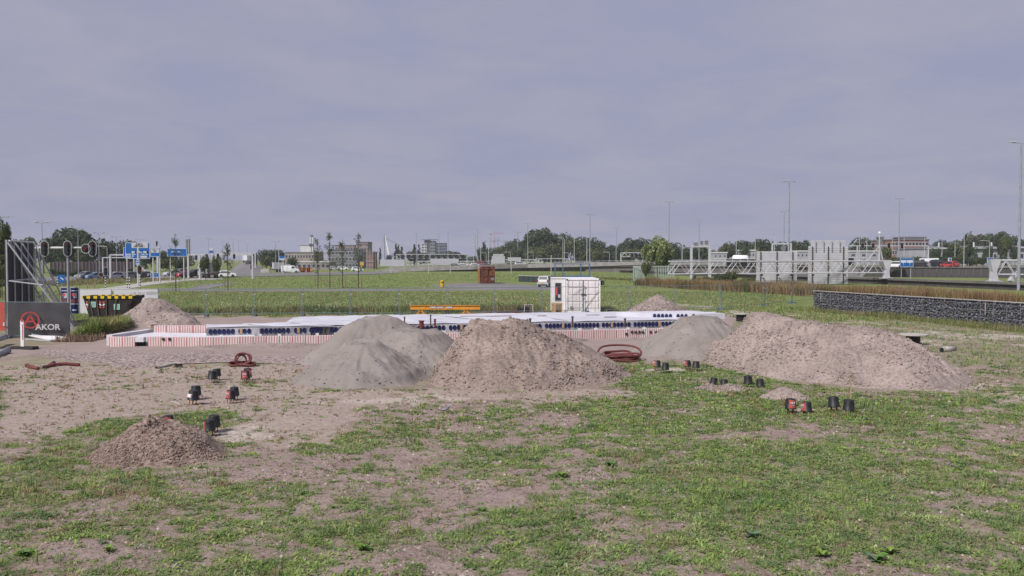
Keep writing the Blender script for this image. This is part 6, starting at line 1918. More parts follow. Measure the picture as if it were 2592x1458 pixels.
# signal gantry on the raised road
arm_gantry('thin pale signal portal above the waiting cars on the raised road', 2150, 2350, 622, 660, 205, 0.12, legs=(2170, 2350))
for px in (2182, 2209, 2248.5, 2281.7):
    q = D(px, 622, 204.6)
    t = thing('hanging_signal', 'oval black signal head with pale rim on the raised road portal', 'traffic signal', (q.x, 204.6, q.z - 0.8), 0, 'signal heads on the raised road portal')
    signal_head(t, 0, 0.8, True, s=0.95, y=-0.3)
    MB().tube((0, -0.3, 0.8), (0, 0.3, 0.8), 0.06, n=5).build('hanger', M['lamp_grey'], t)

# ------------------------------------------------------------------ vehicles
CARM = {}
def car_mats():
    for k, c in dict(silver=(0.42, 0.44, 0.47), white=(0.72, 0.73, 0.75), black=(0.018, 0.018, 0.02), dark=(0.05, 0.05, 0.06), red=(0.38, 0.05, 0.055), blue=(0.20, 0.28, 0.40), grey=(0.20, 0.21, 0.22), maroon=(0.12, 0.05, 0.05)).items():
        CARM[k] = mat('paint_' + k, c, tuple(v * 0.92 for v in c), rough=0.28, spec=0.5, scale=0.5)
car_mats()
PROF = {
    'mpv': ([(-2.1, 0.45), (-2.12, 0.85), (-2.0, 1.10), (-1.72, 1.62), (-0.4, 1.68), (0.55, 1.58), (1.35, 1.06), (2.0, 0.92), (2.15, 0.6), (2.1, 0.28), (-2.05, 0.28)], 0.86, 1.02),
    'hatch': ([(-1.95, 0.45), (-1.98, 0.85), (-1.85, 1.0), (-1.45, 1.45), (-0.3, 1.48), (0.45, 1.38), (1.1, 0.98), (1.85, 0.82), (2.0, 0.55), (1.95, 0.26), (-1.9, 0.26)], 0.84, 0.93),
    'suv': ([(-2.25, 0.5), (-2.28, 1.0), (-2.15, 1.25), (-1.85, 1.78), (-0.3, 1.84), (0.45, 1.74), (1.1, 1.20), (2.1, 1.08), (2.25, 0.65), (2.2, 0.34), (-2.2, 0.34)], 0.92, 1.16),
    'van': ([(-2.6, 0.5), (-2.65, 1.3), (-2.6, 2.0), (-2.45, 2.1), (0.9, 2.1), (1.3, 1.95), (1.85, 1.25), (2.5, 1.05), (2.6, 0.6), (2.55, 0.3), (-2.55, 0.3)], 0.97, 1.28)}
CARC = {}
def car_meshes(kind):
    pr, hw, belt = PROF[kind]
    top = max(z for _, z in pr)
    def yy(z): return hw if z < belt else hw - 0.24 * (z - belt) / (top - belt)
    n = len(pr)
    m = MB()
    vs_ = []
    for s in (-1, 1):
        for x, z in pr:
            vs_.append((x, s * yy(z), z))
    m.add(vs_, [tuple(range(n)), tuple(reversed(range(n, 2 * n)))] + [(i, (i + 1) % n, n + (i + 1) % n, n + i) for i in range(n)])
    R = {'body': m.mesh('body', CARM['silver'])}
    wx0, wx1 = pr[3], pr[5]
    g = MB()
    bz = belt + 0.03; tz = top - 0.13
    xr, xf = pr[2][0] + 0.28, pr[6][0] - 0.05
    for s in (-1, 1):
        a_ = [(xr, bz), (xf - 0.15, bz), (pr[5][0] - 0.08, tz - 0.02), (pr[3][0] + 0.18, tz)]
        if kind == 'van':
            a_ = [(0.45, bz), (xf - 0.1, bz), (pr[5][0] - 0.15, tz - 0.1), (0.45, tz - 0.1)]
        g.add([(x, s * (yy(z) + 0.012), z) for x, z in a_], [(0, 1, 2, 3)])
    R['side_window'] = g.mesh('side_window', M['glass'])
    def across(i, j, f0, f1, off):
        (x0, z0), (x1, z1) = pr[i], pr[j]
        p = lambda f: (x0 + (x1 - x0) * f, z0 + (z1 - z0) * f)
        (xa, za_), (xb, zb_) = p(f0), p(f1)
        return MB().add([(xa + off, -yy(za_) + 0.10, za_ + abs(off) * .6), (xa + off, yy(za_) - 0.10, za_ + abs(off) * .6), (xb + off, yy(zb_) - 0.12, zb_ + abs(off) * .6), (xb + off, -yy(zb_) + 0.12, zb_ + abs(off) * .6)], [(0, 1, 2, 3)])
    R['windscreen'] = across(6, 5, 0.08, 0.9, 0.015).mesh('windscreen', M['glass'])
    R['rear_window'] = across(2, 3, 0.1, 0.85, -0.015).mesh('rear_window', M['glass']) if kind != 'van' else None
    R['tyre'] = MB().lathe([(0.20, -0.1), (0.31, -0.1), (0.33, -0.06), (0.33, 0.06), (0.31, 0.1), (0.20, 0.1)], 16).mesh('tyre', M['rubber'])
    R['rim'] = MB().lathe([(0.0, -0.085), (0.2, -0.105), (0.2, 0.105), (0.0, 0.085)], 12).mesh('rim', M['rim'])
    R['head'] = MB().box((0, 0, 0), (0.10, 0.34, 0.14)).mesh('headlight', M['head_white'])
    R['tail'] = MB().box((0, 0, 0), (0.08, 0.16, 0.34)).mesh('tail_light', M['tail_red'])
    R['plate'] = MB().box((0, 0, 0), (0.03, 0.5, 0.11)).mesh('number_plate', M['yellow'])
    R['bump'] = MB().box((0, 0, 0), (0.10, hw * 1.7, 0.12)).mesh('bumper', M['rubber'])
    CARC[kind] = R
def car(kind, color, p, rz, label, group=None, small=False, s=1.0):
    if kind not in CARC: car_meshes(kind)
    R = CARC[kind]; pr, hw, belt = PROF[kind]
    t = thing('van' if kind == 'van' else 'car', label, 'van' if kind == 'van' else 'car', p, rz, group)
    t.scale = (s, s, s)
    put('body', R['body'], t, m=CARM[color])
    put('side_window', R['side_window'], t); put('windscreen', R['windscreen'], t)
    if R['rear_window']: put('rear_window', R['rear_window'], t)
    xs_ = (pr[0][0] + 0.75, pr[8][0] - 0.75)
    for x in xs_:
        for sd in (-1, 1):
            w = put('wheel', R['tyre'], t, (x, sd * (hw - 0.06), 0.33)); w.rotation_euler = (math.pi / 2, 0, 0)
            if not small: put('rim', R['rim'], w)
    zf, zr = (0.72, 0.95) if kind != 'van' else (0.9, 1.1)
    for sd in (-1, 1):
        put('headlight', R['head'], t, (pr[8][0] - 0.06, sd * (hw - 0.2), zf + (0.15 if kind == 'suv' else 0)))
        put('tail_light', R['tail'], t, (pr[1][0] + 0.02, sd * (hw - 0.1), zr))
    put('number_plate', R['plate'], t, (pr[1][0] - 0.01, 0, 0.62))
    put('bumper', R['bump'], t, (pr[0][0] - 0.02, 0, 0.42))
    return t
pi = math.pi
q = P(1388, 727)
car('mpv', 'silver', q, pi / 2 - 0.45, 'silver people carrier parked on the asphalt behind the cabin')
# queue on the left road, facing the camera
for px, py, k, c, rz, lb in ((219, 708, 'mpv', 'grey', -2.0, 'grey car with headlights on at the head of the left queue'), (241, 708, 'hatch', 'blue', -2.2, 'pale blue car in the left queue'), (264, 707.5, 'hatch', 'dark', -2.1, 'dark car with headlights on under the small signal'), (289, 707, 'hatch', 'silver', -2.2, 'silver car beside the thick portal leg'), (325, 706, 'hatch', 'grey', -2.3, 'grey car behind the two striped bollards'), (345, 705, 'hatch', 'dark', -2.4, 'dark car behind the large sign post'), (362, 702.5, 'hatch', 'white', -2.4, 'white car beside the orange warning sign'),
                            (436, 699, 'hatch', 'silver', -2.2, 'silver car left of the first young tree'), (458, 697, 'mpv', 'grey', -2.2, 'grey car right of the first young tree'), (494, 703, 'suv', 'black', -2.2, 'big black car before the white lorry'), (468, 703, 'hatch', 'red', -2.2, 'reddish car just left of the big black one'), (562, 700, 'hatch', 'black', 0.2, 'low black car behind the second young tree'), (576, 702, 'hatch', 'white', 0.15, 'low white car at the kerb by the second young tree'),
                            (905, 687, 'hatch', 'white', 0.1, 'white car beside the yellow panel'), (848, 684, 'hatch', 'silver', 0.1, 'silver car before the grey building'), (868, 684, 'hatch', 'white', 0.1, 'white car before the grey building, right of the silver one')):
    car(k, c, P(px, py) + Vector((0, 0, 0.03)), rz, lb, small=True)
# lorry, van
def lorry(label, p, rz, L, H, wide, cm, bm, cab=True):
    t = thing('lorry', label, 'lorry', p, rz)
    MB().box((-0.3, 0, 1.0 + (H - 1.0) / 2), (L, wide, H - 1.0)).build('cargo_box', M[bm], t)
    MB().box((0, 0, 0.8), (L + (1.6 if cab else 0), wide * 0.5, 0.25)).build('chassis', M['steel_dark'], t)
    if cab:
        c = MB(); x = L / 2 - 0.15
        c.slab([(x, -wide / 2 + 0.05), (x + 1.7, -wide / 2 + 0.05), (x + 1.7, wide / 2 - 0.05), (x, wide / 2 - 0.05)], 0.5, [2.7, 2.35, 2.35, 2.7])
        cb = c.build('cab', M[cm], t)
        MB().box((x + 1.72, 0, 1.8), (0.03, wide * 0.8, 0.7)).build('windscreen', M['glass'], cb)
        for s in (-1, 1):
            MB().box((x + 1.05, s * (wide / 2 - 0.03), 1.75), (0.8, 0.03, 0.6)).build('side_window', M['glass'], cb)
            MB().box((x + 1.72, s * 0.8, 0.85), (0.05, 0.3, 0.2)).build('headlight', M['head_white'], cb)
    for x in ((-L / 2 + 0.9, -L / 2 + 2.1, L / 2 + 0.8) if cab else (-L / 2 + 0.9, -L / 2 + 2.1)):
        for s in (-1, 1):
            w = MB().lathe([(0.2, -0.15), (0.48, -0.15), (0.5, -0.1), (0.5, 0.1), (0.48, 0.15), (0.2, 0.15)], 14).build('wheel', M['rubber'], t, (x, s * (wide / 2 - 0.2), 0.5)); w.rotation_euler = (pi / 2, 0, 0)
    for s in (-1, 1):
        MB().box((-L / 2 - 0.32, s * 0.9, 0.95), (0.05, 0.4, 0.15)).build('tail_light', M['tail_red'], t)
    MB().box((-L / 2 - 0.33, 0, 1.0 + (H - 1.0) / 2), (0.04, wide * 0.92, H - 1.2)).build('rear_door', M[bm], t)
lorry('lorry with a grey tarpaulin box waiting at the junction', P(530, 704), 2.2, 5.5, 3.3, 2.4, 'white_paint', 'fac_grey')
lorry('white box lorry driving up the climbing road, seen from behind', D(624.5, 665, 455) + Vector((0, 0, 0.1)), pi / 2, 6.0, 3.6, 2.5, 'white_paint', 'white_bright')
car('hatch', 'dark', D(629, 669.5, 395) + Vector((0, 0, 0.05)), pi / 2, 'dark car following the white lorry up the climbing road', small=True)
lorry('small white delivery lorry with greenish spots by the black and blue sign', P(707, 689), 0.5, 3.2, 3.0, 2.1, 'white_paint', 'white_paint')
car('van', 'white', P(735, 690), 0.1, 'white pickup van before the red barriers', small=True)
# traffic on the elevated road
def on_deck(px, ywheel, Y, k, c, lb, rz=0.0):
    q = D(px, ywheel, Y)
    i = 0
    car(k, c, Vector((q.x, q.y, q.z)), rz, lb, small=True)
def deckz(px):
    for a_, c_ in zip(DK[:-1], DK[1:]):
        if a_[0] <= px <= c_[0]:
            f = (px - a_[0]) / (c_[0] - a_[0])
            Y = a_[1] + f * (c_[1] - a_[1])
            z0, z1 = D(a_[0], a_[2], a_[1]).z, D(c_[0], c_[2], c_[1]).z
            return Y, max(0.06, z0 + f * (z1 - z0) - 0.85)
for px, k, c, lb, off in ((1154, 'hatch', 'dark', 'dark car passing on the elevated road under the long sign back', 3), (1174, 'hatch', 'white', 'white car close behind the dark one on the elevated road', 3.5), (1204, 'hatch', 'white', 'white car above the rusty container on the elevated road', 4), (1318, 'mpv', 'white', 'white people carrier on the elevated road before the large trees', 3), (1471, 'mpv', 'dark', 'dark car on the elevated road behind the tall lamp post', 3), (1222, 'van', 'maroon', 'dark red van on the elevated road above the rusty container', 5)):
    Y, z = deckz(px)
    Y += off
    car(k, c, Vector(((px - CX) / F * Y, Y, z)), 0.05, lb, small=True)
# cars on the raised road at the right
for px, k, c, rz, lb, Y in ((2263, 'hatch', 'white', 2.8, 'white car left of the blue lane sign', 196), (2318, 'mpv', 'black', 2.8, 'black car right of the blue lane sign', 197), (2330, 'hatch', 'grey', 2.8, 'grey car next to the white van', 199), (2343, 'van', 'white', 2.9, 'white van in the row of waiting cars', 204), (2363, 'suv', 'black', 2.9, 'black off road car right of the white van', 200), (2404, 'hatch', 'red', pi / 2 + 0.3, 'small red car with a roof sign driving on the raised road', 197)):
    q = D(px, 675, Y)
    tt = car(k, c, Vector((q.x, Y, RZ - 0.01)), rz, lb, small=True)
    if c == 'red':
        MB().box((0, 0, 1.85), (0.15, 0.9, 0.75)).build('roof_sign', M['sign_text'], tt)
        MB().box((-0.1, 0, 1.85), (0.02, 0.5, 0.4)).build('roof_letter', M['sign_blue'], tt)

# ------------------------------------------------------------------ things in the meadow
cl_, cr_ = P(1206, 718), P(1252, 718)
w = (cr_ - cl_).length; h = D(1206, 679, cl_.y).z
t = thing('rusty_container', 'rusty brown open waste container with an orange side standing on the asphalt', 'container', (cl_ + cr_) / 2, 0.0)
wf_ = w * 0.80
bx_ = MB()
bx_.box((w * 0.1, 2.6, h * 0.54), (wf_ - 0.1, 5.0, h * 0.9))
bx_.build('hull', M['rust'], t)
MB().beam((-w / 2 + w * 0.2 - 0.05, 0.1, h * 0.54), (-w / 2 + w * 0.02, 4.9, h * 0.54), 0.12, h * 0.92).build('side_wall', M['rust_orange'], t)
for i in range(4):
    x = w * 0.1 + (i - 1.5) * wf_ / 4
    dd = MB().box((x, 0.02, h * (0.30 if i == 2 else 0.55)), (wf_ / 4 - 0.05, 0.1, h * (0.5 if i == 2 else 0.85))).build('door_plate', M['rust_red'] if i == 2 else M['rust'], t)
for x in (-1, 0, 1):
    MB().box((w * 0.1 + x * wf_ / 2 * 0.98, -0.05, h * 0.52), (0.12, 0.14, h * 0.98)).build('rib', M['rust'], t)
for z in (0.08, 0.5, 0.97):
    MB().box((w * 0.1, -0.04, h * z), (wf_, 0.13, 0.13)).build('crossbar', M['rust'], t)
MB().box((w * 0.1 + wf_ * 0.36, -0.10, h * 0.3), (0.5, 0.02, 0.45)).build('label_plate', M['fac_grey'], t)
lump_ = MB()
for i in range(26):
    s = rnd.uniform(0.15, 0.4)
    lump_.box((w * 0.1 + rnd.uniform(-0.4, 0.4) * wf_, rnd.uniform(0.4, 4.5), h * 0.98 + rnd.uniform(0, 0.2)), (s, s * 1.4, s), rz=rnd.random() * 3)
lump_.build('scrap_load', M['rust_red'], t)
q = P(1119.5, 727)
t = thing('yellow_bin', 'bright yellow litter bin at the edge of the asphalt', 'bin', q)
hb = D(1119, 709, q.y).z
MB().lathe([(0.18, 0), (0.26, 0.04), (0.28, hb * 0.75), (0.24, hb * 0.95), (0.10, hb)], 12).build('body', M['yellow'], t)
MB().box((0, -0.27, hb * 0.72), (0.3, 0.05, 0.14)).build('slot', M['black'], t)
a_, c_ = P(1314, 713), P(1392, 716)
t = thing('green_barrier', 'long dark green low wall in the meadow behind the silver car', 'wall', a_)
d = c_ - a_
n = 6
for i in range(n):
    MB().beam(d * (i / n) + Vector((0.03, 0, 0.52)), d * ((i + 1) / n) + Vector((-0.03, 0, 0.52)), 0.3, 1.05).build('wall_panel', M['green_dark'], t)
MB().beam(Vector((0, 0, 1.09)), d + Vector((0, 0, 1.09)), 0.4, 0.09).build('coping', M['kerb'], t)
a_ = P(1405, 708); Yb_ = a_.y
t = thing('blue_frame', 'blue steel frame with four posts and a low beam behind the container', 'frame', a_)
for px in (1405, 1424.5, 1470, 1492):
    x = D(px, 690, Yb_).x - a_.x
    MB().box((x, 0, D(px, 667, Yb_).z / 2), (0.22, 0.22, D(px, 667, Yb_).z)).build('post', M['frame_blue'], t)
x0, x1 = D(1424, 700, Yb_).x - a_.x, D(1494, 700, Yb_).x - a_.x
MB().box(((x0 + x1) / 2, -0.2, D(1450, 700, Yb_).z), (x1 - x0, 0.3, 0.42)).build('beam', M['frame_blue'], t)
MB().box((x1 / 2, 0, D(1450, 668, Yb_).z), (x1, 0.16, 0.16)).build('top_rail', M['frame_blue'], t)
# palisade fence by the light green bush
a_, c_ = P(1603, 713), P(1706, 714)
t = thing('palisade_fence', 'pale green upright slat fence around the light green bush', 'fence', a_)
d = c_ - a_
hp_ = D(1603, 673, a_.y).z
for i in range(25):
    MB().box((d.x * i / 24, d.y * i / 24, hp_ / 2), (0.11, 0.05, hp_)).build('slat', M['palisade'], t)
for z in (0.3, hp_ - 0.06):
    MB().beam(Vector((0, 0.06, z)), d + Vector((0, 0.06, z)), 0.06, 0.12).build('rail', M['palisade'], t)
MB().box((d.x * 0.13, 0.3, hp_ / 2), (d.x * 0.25, 0.04, hp_ - 0.05)).build('plate', M['palisade'], t)
# kerb stones and small white objects
for px, py, lb in ((1322, 713, 'small red and white marker before the dark green wall, left of its twin'), (1330, 713, 'small red and white marker before the dark green wall, closer to the silver car')):
    t = thing('marker_post', lb, 'marker', P(px, py))
    MB().lathe([(0.14, 0), (0.13, 0.3), (0.08, 0.5), (0.04, 0.55)], 8).build('post', M['post_rw'], t); MB().box((0, 0, 0.02), (0.36, 0.36, 0.05)).build('foot', M['rubber'], t)
q = P(570, 739)

# red and white barriers and white block near the grey building
for i in range(9):
    q = P(744 + i * 5.2, 689)
    t = thing('road_barrier', 'red and white plastic road barrier in the row before the beige building', 'barrier', q, 0, 'red barriers before the beige building')
    MB().slab([(-0.55, -0.25), (0.55, -0.25), (0.55, 0.25), (-0.55, 0.25)], 0, 0.5).build('base', M['red_sticker'] if i % 3 else M['white_bright'], t)
    MB().box((0, 0, 0.95), (1.0, 0.12, 0.9)).build('board', M['red_sticker'] if i % 2 else M['beam_yellow'], t)
t = thing('white_block', 'white concrete block lying on the verge left of the white lorry', 'block', P(672, 690))
MB().slab([(-1.3, -0.5), (1.3, -0.5), (1.3, 0.5), (-1.3, 0.5)], 0, 1.0).build('block', M['kerb'], t); MB().box((0, 0, 1.03), (2.2, 0.7, 0.1)).build('cap', M['white_paint'], t)

# ------------------------------------------------------------------ trees
TM = {}
def crown_mesh(key, n, lobes, seed, leaf, cols, sparse=False, droop=0.0):
    r = np.random.default_rng(seed)
    L = np.array(lobes, float)           # cx, cy, cz, r
    w = L[:, 3] ** 2; w /= w.sum()
    k = r.choice(len(L), n, p=w)
    d = r.normal(size=(n, 3)); d /= np.linalg.norm(d, axis=1)[:, None]
    rad = L[k, 3] * (1.0 - 0.42 * r.random(n) ** 2.2 + 0.10 * r.random(n) ** 3)
    P_ = L[k, :3] + d * rad[:, None]
    # drop leaves in noise gaps so that the sky shows and clumps form
    q = fbm(P_[:, 0] * 9 + P_[:, 2] * 3, P_[:, 1] * 9 + P_[:, 2] * 8, 2, seed)
    P_ = P_[q > (0.45 if not sparse else 0.36)]; d = d[q > (0.45 if not sparse else 0.36)]
    n = len(P_)
    nrm = d * 0.6 + r.normal(size=(n, 3)) * 0.6; nrm[:, 2] += 0.25
    nrm /= np.linalg.norm(nrm, axis=1)[:, None]
    a_ = np.cross(nrm, r.normal(size=(n, 3))); a_ /= np.linalg.norm(a_, axis=1)[:, None]
    b_ = np.cross(nrm, a_)
    s = leaf * (0.6 + 0.8 * r.random(n))
    v = np.empty((n, 4, 3))
    v[:, 0] = P_ - a_ * s[:, None]; v[:, 1] = P_ - b_ * (s * 0.55)[:, None]; v[:, 2] = P_ + a_ * s[:, None]; v[:, 3] = P_ + b_ * (s * 0.55)[:, None]
    me = bpy.data.meshes.new('crown')
    fill_mesh(me, v.reshape(-1, 3), np.arange(n * 4).reshape(-1, 4))
    C = np.array(cols)
    ci = C[r.integers(0, len(C), n)] * (0.65 + 0.6 * r.random(n))[:, None] * (0.80 + 0.45 * fbm(P_[:, 0] * 5, P_[:, 2] * 5, 2, seed + 2))[:, None]
    at_ = me.color_attributes.new('Col', 'FLOAT_COLOR', 'POINT')
    at_.data.foreach_set('color', np.repeat(np.concatenate([ci, np.ones((n, 1))], 1), 4, 0).astype(np.float32).ravel())
    me.materials.append(M['leaf'])
    TM[key] = me
DG = [(0.068, 0.100, 0.044), (0.082, 0.120, 0.048), (0.056, 0.085, 0.042), (0.10, 0.13, 0.056)]
OG = [(0.125, 0.145, 0.052), (0.10, 0.135, 0.05), (0.15, 0.165, 0.065)]
LG = [(0.27, 0.32, 0.13), (0.22, 0.28, 0.10), (0.34, 0.38, 0.18), (0.16, 0.21, 0.07)]
YG = [(0.28, 0.25, 0.07), (0.24, 0.24, 0.07), (0.20, 0.21, 0.065)]
def blob(seed, n, zc=0.6, rx=0.34, rz=0.36, r0=0.20):
    r = np.random.default_rng(seed)
    o = []
    for i in range(n):
        a_ = r.random() * 6.28; u = math.sqrt(r.random()) * rx
        o.append((u * math.cos(a_), u * math.sin(a_), zc + (r.random() * 2 - 1) * rz * (1 - u / rx * 0.55), r0 * (0.6 + 0.7 * r.random())))
    return o
for i in range(5):
    crown_mesh(('dark', i), 5200, blob(500 + i, 13), 600 + i, 0.036, DG)
for i in range(3):
    crown_mesh(('olive', i), 5000, blob(520 + i, 13), 620 + i, 0.036, OG)
crown_mesh(('light', 0), 14000, blob(541, 30, zc=0.58, rz=0.27, r0=0.16), 640, 0.026, LG)
crown_mesh(('yellow', 0), 3500, blob(550, 12, zc=0.5, rz=0.4), 650, 0.04, YG)
for i in range(2):
    crown_mesh(('poplar', i), 3600, [(0.02 * math.sin(k * 2.1 + i), 0.02 * math.cos(k * 3), 0.16 + 0.085 * k, 0.10 * (1.05 - abs(k - 3.5) * 0.13)) for k in range(10)], 660 + i, 0.028, DG)
trunk_me = None
def trunk_mesh():
    m = MB()
    m.path([(0, 0, -0.01), (0.005, 0, 0.15), (-0.005, 0.01, 0.35), (0, 0, 0.6)], [0.028, 0.022, 0.016, 0.006], 7)
    r = random.Random(3)
    for i in range(7):
        a_ = i * 0.9 + r.random(); z = 0.22 + 0.05 * i
        m.path([(0, 0, z), (0.12 * math.cos(a_), 0.12 * math.sin(a_), z + 0.12), (0.24 * math.cos(a_), 0.24 * math.sin(a_), z + 0.24)], [0.012, 0.008, 0.003], 5)
    return m.mesh('trunk', M['bark'])
trunk_me = trunk_mesh()
THR = {'trees behind the timber noise wall': 9.5, 'trees in the wood behind the elevated road': 11, 'trees in the row beyond the motorway': 10, 'garden trees on the raised ground': 5.5, 'wood behind the white houses': 9.5, 'trees beside the beige building': 7, 'hedge bushes behind the raised road': 2.3, 'bushes under the white gantry': 1.9, 'shrubs at the noise wall': 1.7, 'trees at the foot of the office block': 7, 'small trees beside the lorry': 2, 'poplars beside the office block': 12.5}
def tree(px, wpx, ytop, Y, key, label, group=None, zb=0.0, ybase=None):
    if group:
        hgt = D(px, ytop, Y).z - zb
        hgt_w = 'tall ' if hgt > THR.get(group, 9) else 'low '
        label = hgt_w + {'dark': 'dark green ', 'olive': 'olive green ', 'poplar': 'slim ', 'yellow': 'yellowish ', 'light': 'light green '}[key[0]] + label
        group = hgt_w + key[0] + ' ' + group
    top = D(px, ytop, Y)
    H = (top.z - zb) * 1.03
    W = wpx / F * Y * 1.05
    t = thing('bush' if ybase else 'tree', label, 'bush' if ybase else 'tree', (top.x, Y, zb), rnd.random() * 6.28, group)
    sx = W / (0.94 if key[0] != 'poplar' else 0.24)
    t.scale = (sx, sx, H / (0.98 if key[0] != 'poplar' else 1.03))
    o = put('trunk', trunk_me, t)
    o = put('crown', TM[key], t)
    return t
kd = lambda i: ('dark', i % 5)
ko = lambda i: ('olive', i % 3)
# left row behind the timber noise wall
for i, (px, w, yt, Y, k) in enumerate([(72, 60, 598, 255, ko(0)), (38, 50, 606, 262, kd(1)), (140, 62, 603, 262, kd(2)), (186, 110, 576, 268, kd(3)), (236, 64, 606, 258, kd(4)), (270, 60, 616, 262, kd(0)), (306, 70, 609, 266, kd(1)), (338, 46, 613, 270, ko(1)), (366, 50, 628, 285, kd(2)), (396, 44, 634, 290, ko(2)), (430, 44, 640, 300, kd(0)), (470, 44, 642, 305, ko(0)), (110, 50, 622, 250, ko(2)), (160, 40, 632, 250, kd(4)), (215, 44, 634, 250, ko(1)), (420, 40, 655, 240, ko(1)), (455, 40, 657, 240, kd(2))]):
    tree(px, w, yt, Y, k, 'broad tree behind the timber noise wall', 'trees behind the timber noise wall')
tree(397, 13, 608, 300, ('poplar', 0), 'single slim dark poplar behind the blue signs')
tree(2, 44, 562, 95, ('olive', 2), 'leafy green tree at the left edge beside the billboard')
tree(-2, 60, 640, 92, ('olive', 0), 'lower bushy tree at the left edge behind the billboard')
# trees left of the low building
for i, (px, w, yt, Y, k) in enumerate([(664, 26, 634, 340, kd(0)), (684, 34, 632, 345, kd(1)), (706, 28, 634, 350, kd(2)), (675, 40, 646, 330, ko(0)), (700, 36, 648, 332, kd(3)), (645, 16, 641, 335, kd(4)), (732, 20, 641, 420, kd(2)), (775, 60, 642, 430, kd(1)), (742, 24, 651, 300, kd(3))]):
    tree(px, w, yt, Y, k, 'tree beside the low beige building', 'trees beside the beige building')
for i, (px, w, yt) in enumerate([(1002, 11, 615), (1008, 10, 618), (1017, 14, 623), (1049, 12, 616), (1060, 12, 617), (962, 7, 625)]):
    tree(px, w, yt, 520, ('poplar', i % 2), 'distant poplar left of the office block', 'poplars beside the office block')
for i, (px, w, yt) in enumerate([(1040, 34, 638), (1075, 34, 640), (1112, 30, 641), (1142, 40, 635), (1170, 30, 645), (985, 20, 646), (1195, 24, 648)]):
    tree(px, w, yt, 500, kd(i), 'distant tree at the foot of the office block', 'trees at the foot of the office block')
# wood in the middle
tree(1378, 98, 577, 420, kd(3), 'largest dark tree in the middle, standing above the elevated road')
for i, (px, w, yt, Y, k) in enumerate([(1225, 16, 611, 455, ('poplar', 1)), (1216, 26, 630, 452, kd(0)), (1243, 34, 627, 450, kd(1)), (1268, 40, 620, 448, ko(0)), (1296, 46, 612, 445, kd(2)), (1322, 44, 606, 440, kd(4)), (1290, 40, 632, 430, ko(1)), (1338, 40, 600, 425, kd(1)), (1352, 50, 626, 405, ko(2)), (1398, 56, 612, 400, ko(0)), (1425, 44, 595, 415, kd(0)), (1320, 44, 630, 415, kd(3)), (1378, 50, 630, 400, ko(1)), (1446, 44, 603, 410, ko(2)), (1425, 40, 625, 398, kd(2)),
                                           (1490, 66, 600, 405, kd(1)), (1468, 44, 618, 400, kd(4)), (1516, 42, 612, 402, kd(2)), (1485, 50, 628, 392, ko(0)), (1520, 44, 630, 392, ko(1)), (1545, 40, 620, 405, kd(3)), (1562, 34, 626, 405, kd(0)), (1604, 62, 604, 405, kd(4)), (1582, 40, 616, 402, kd(2)), (1630, 40, 606, 408, kd(1)), (1596, 46, 630, 392, ko(2)), (1550, 40, 636, 395, kd(1))]):
    tree(px, w, yt, Y, k, 'tree in the dense wood behind the elevated road', 'trees in the wood behind the elevated road')
tree(1664, 84, 598, 166, ('light', 0), 'light green rounded tree above the pale slat fence')
tree(1634, 26, 664, 157, ('olive', 1), 'narrow green bush growing through the pale slat fence', ybase=1)
for i, (px, w, yt, Y, k) in enumerate([(1718, 40, 622, 350, kd(0)), (1700, 44, 614, 360, kd(1)), (1744, 40, 628, 345, kd(2)), (1772, 54, 622, 345, kd(3)), (1806, 34, 631, 345, ko(0)), (1790, 40, 640, 330, kd(4)), (1843, 46, 617, 335, ko(1)), (1828, 34, 626, 335, kd(1)), (1878, 44, 611, 345, kd(2)), (1895, 36, 622, 330, kd(3)), (1935, 56, 607, 345, kd(4)), (1912, 40, 614, 345, ko(2)), (1965, 34, 618, 340, kd(0)), (1985, 34, 612, 345, kd(1)), (2012, 34, 612, 345, kd(2)), (2034, 44, 608, 340, kd(3)), (2168, 44, 612, 340, kd(0)), (2190, 50, 601, 345, kd(1)), (2216, 40, 610, 345, kd(2)), (2238, 34, 612, 345, ko(0)), (2160, 40, 625, 335, kd(4)), (2200, 40, 622, 335, kd(3))]):
    tree(px, w, yt, Y, k, 'tree in the distant row beyond the motorway', 'trees in the row beyond the motorway')
tree(1925, 46, 624, 320, ('yellow', 0), 'yellowish tree showing above the first sign back')
tree(1885, 24, 627, 260, kd(2), 'small dark tree left of the first sign back')
for i, (px, w, yt, Y, k) in enumerate([(2247, 30, 627, 250, ('olive', 1)), (2291, 20, 632, 262, kd(0)), (2357, 18, 628, 262, kd(1)), (2374, 17, 630, 262, kd(2)), (2420, 44, 614, 262, ko(0)), (2398, 26, 628, 262, kd(3)), (2450, 40, 622, 262, kd(4)), (2500, 22, 624, 262, kd(0)), (2546, 30, 598, 262, ('olive', 2)), (2535, 26, 616, 262, kd(2)), (2570, 24, 622, 262, kd(3))]):
    tree(px, w, yt, Y, k, 'garden tree on the raised ground at the right', 'garden trees on the raised ground', zb=RZ - 0.05)
for i, (px, w, yt, Y, k) in enumerate([(2400, 60, 611, 330, kd(0)), (2432, 60, 607, 335, kd(1)), (2466, 52, 594, 335, ko(1)), (2500, 50, 600, 335, kd(2)), (2528, 66, 586, 335, kd(3)), (2490, 44, 605, 330, kd(4)), (2560, 44, 602, 335, kd(0)), (2590, 44, 604, 335, kd(1)), (2370, 50, 620, 335, kd(2)), (2620, 60, 600, 335, kd(3))]):
    tree(px, w, yt, Y, k, 'wood tree behind the white houses at the right', 'wood behind the white houses', zb=RZ - 0.3)
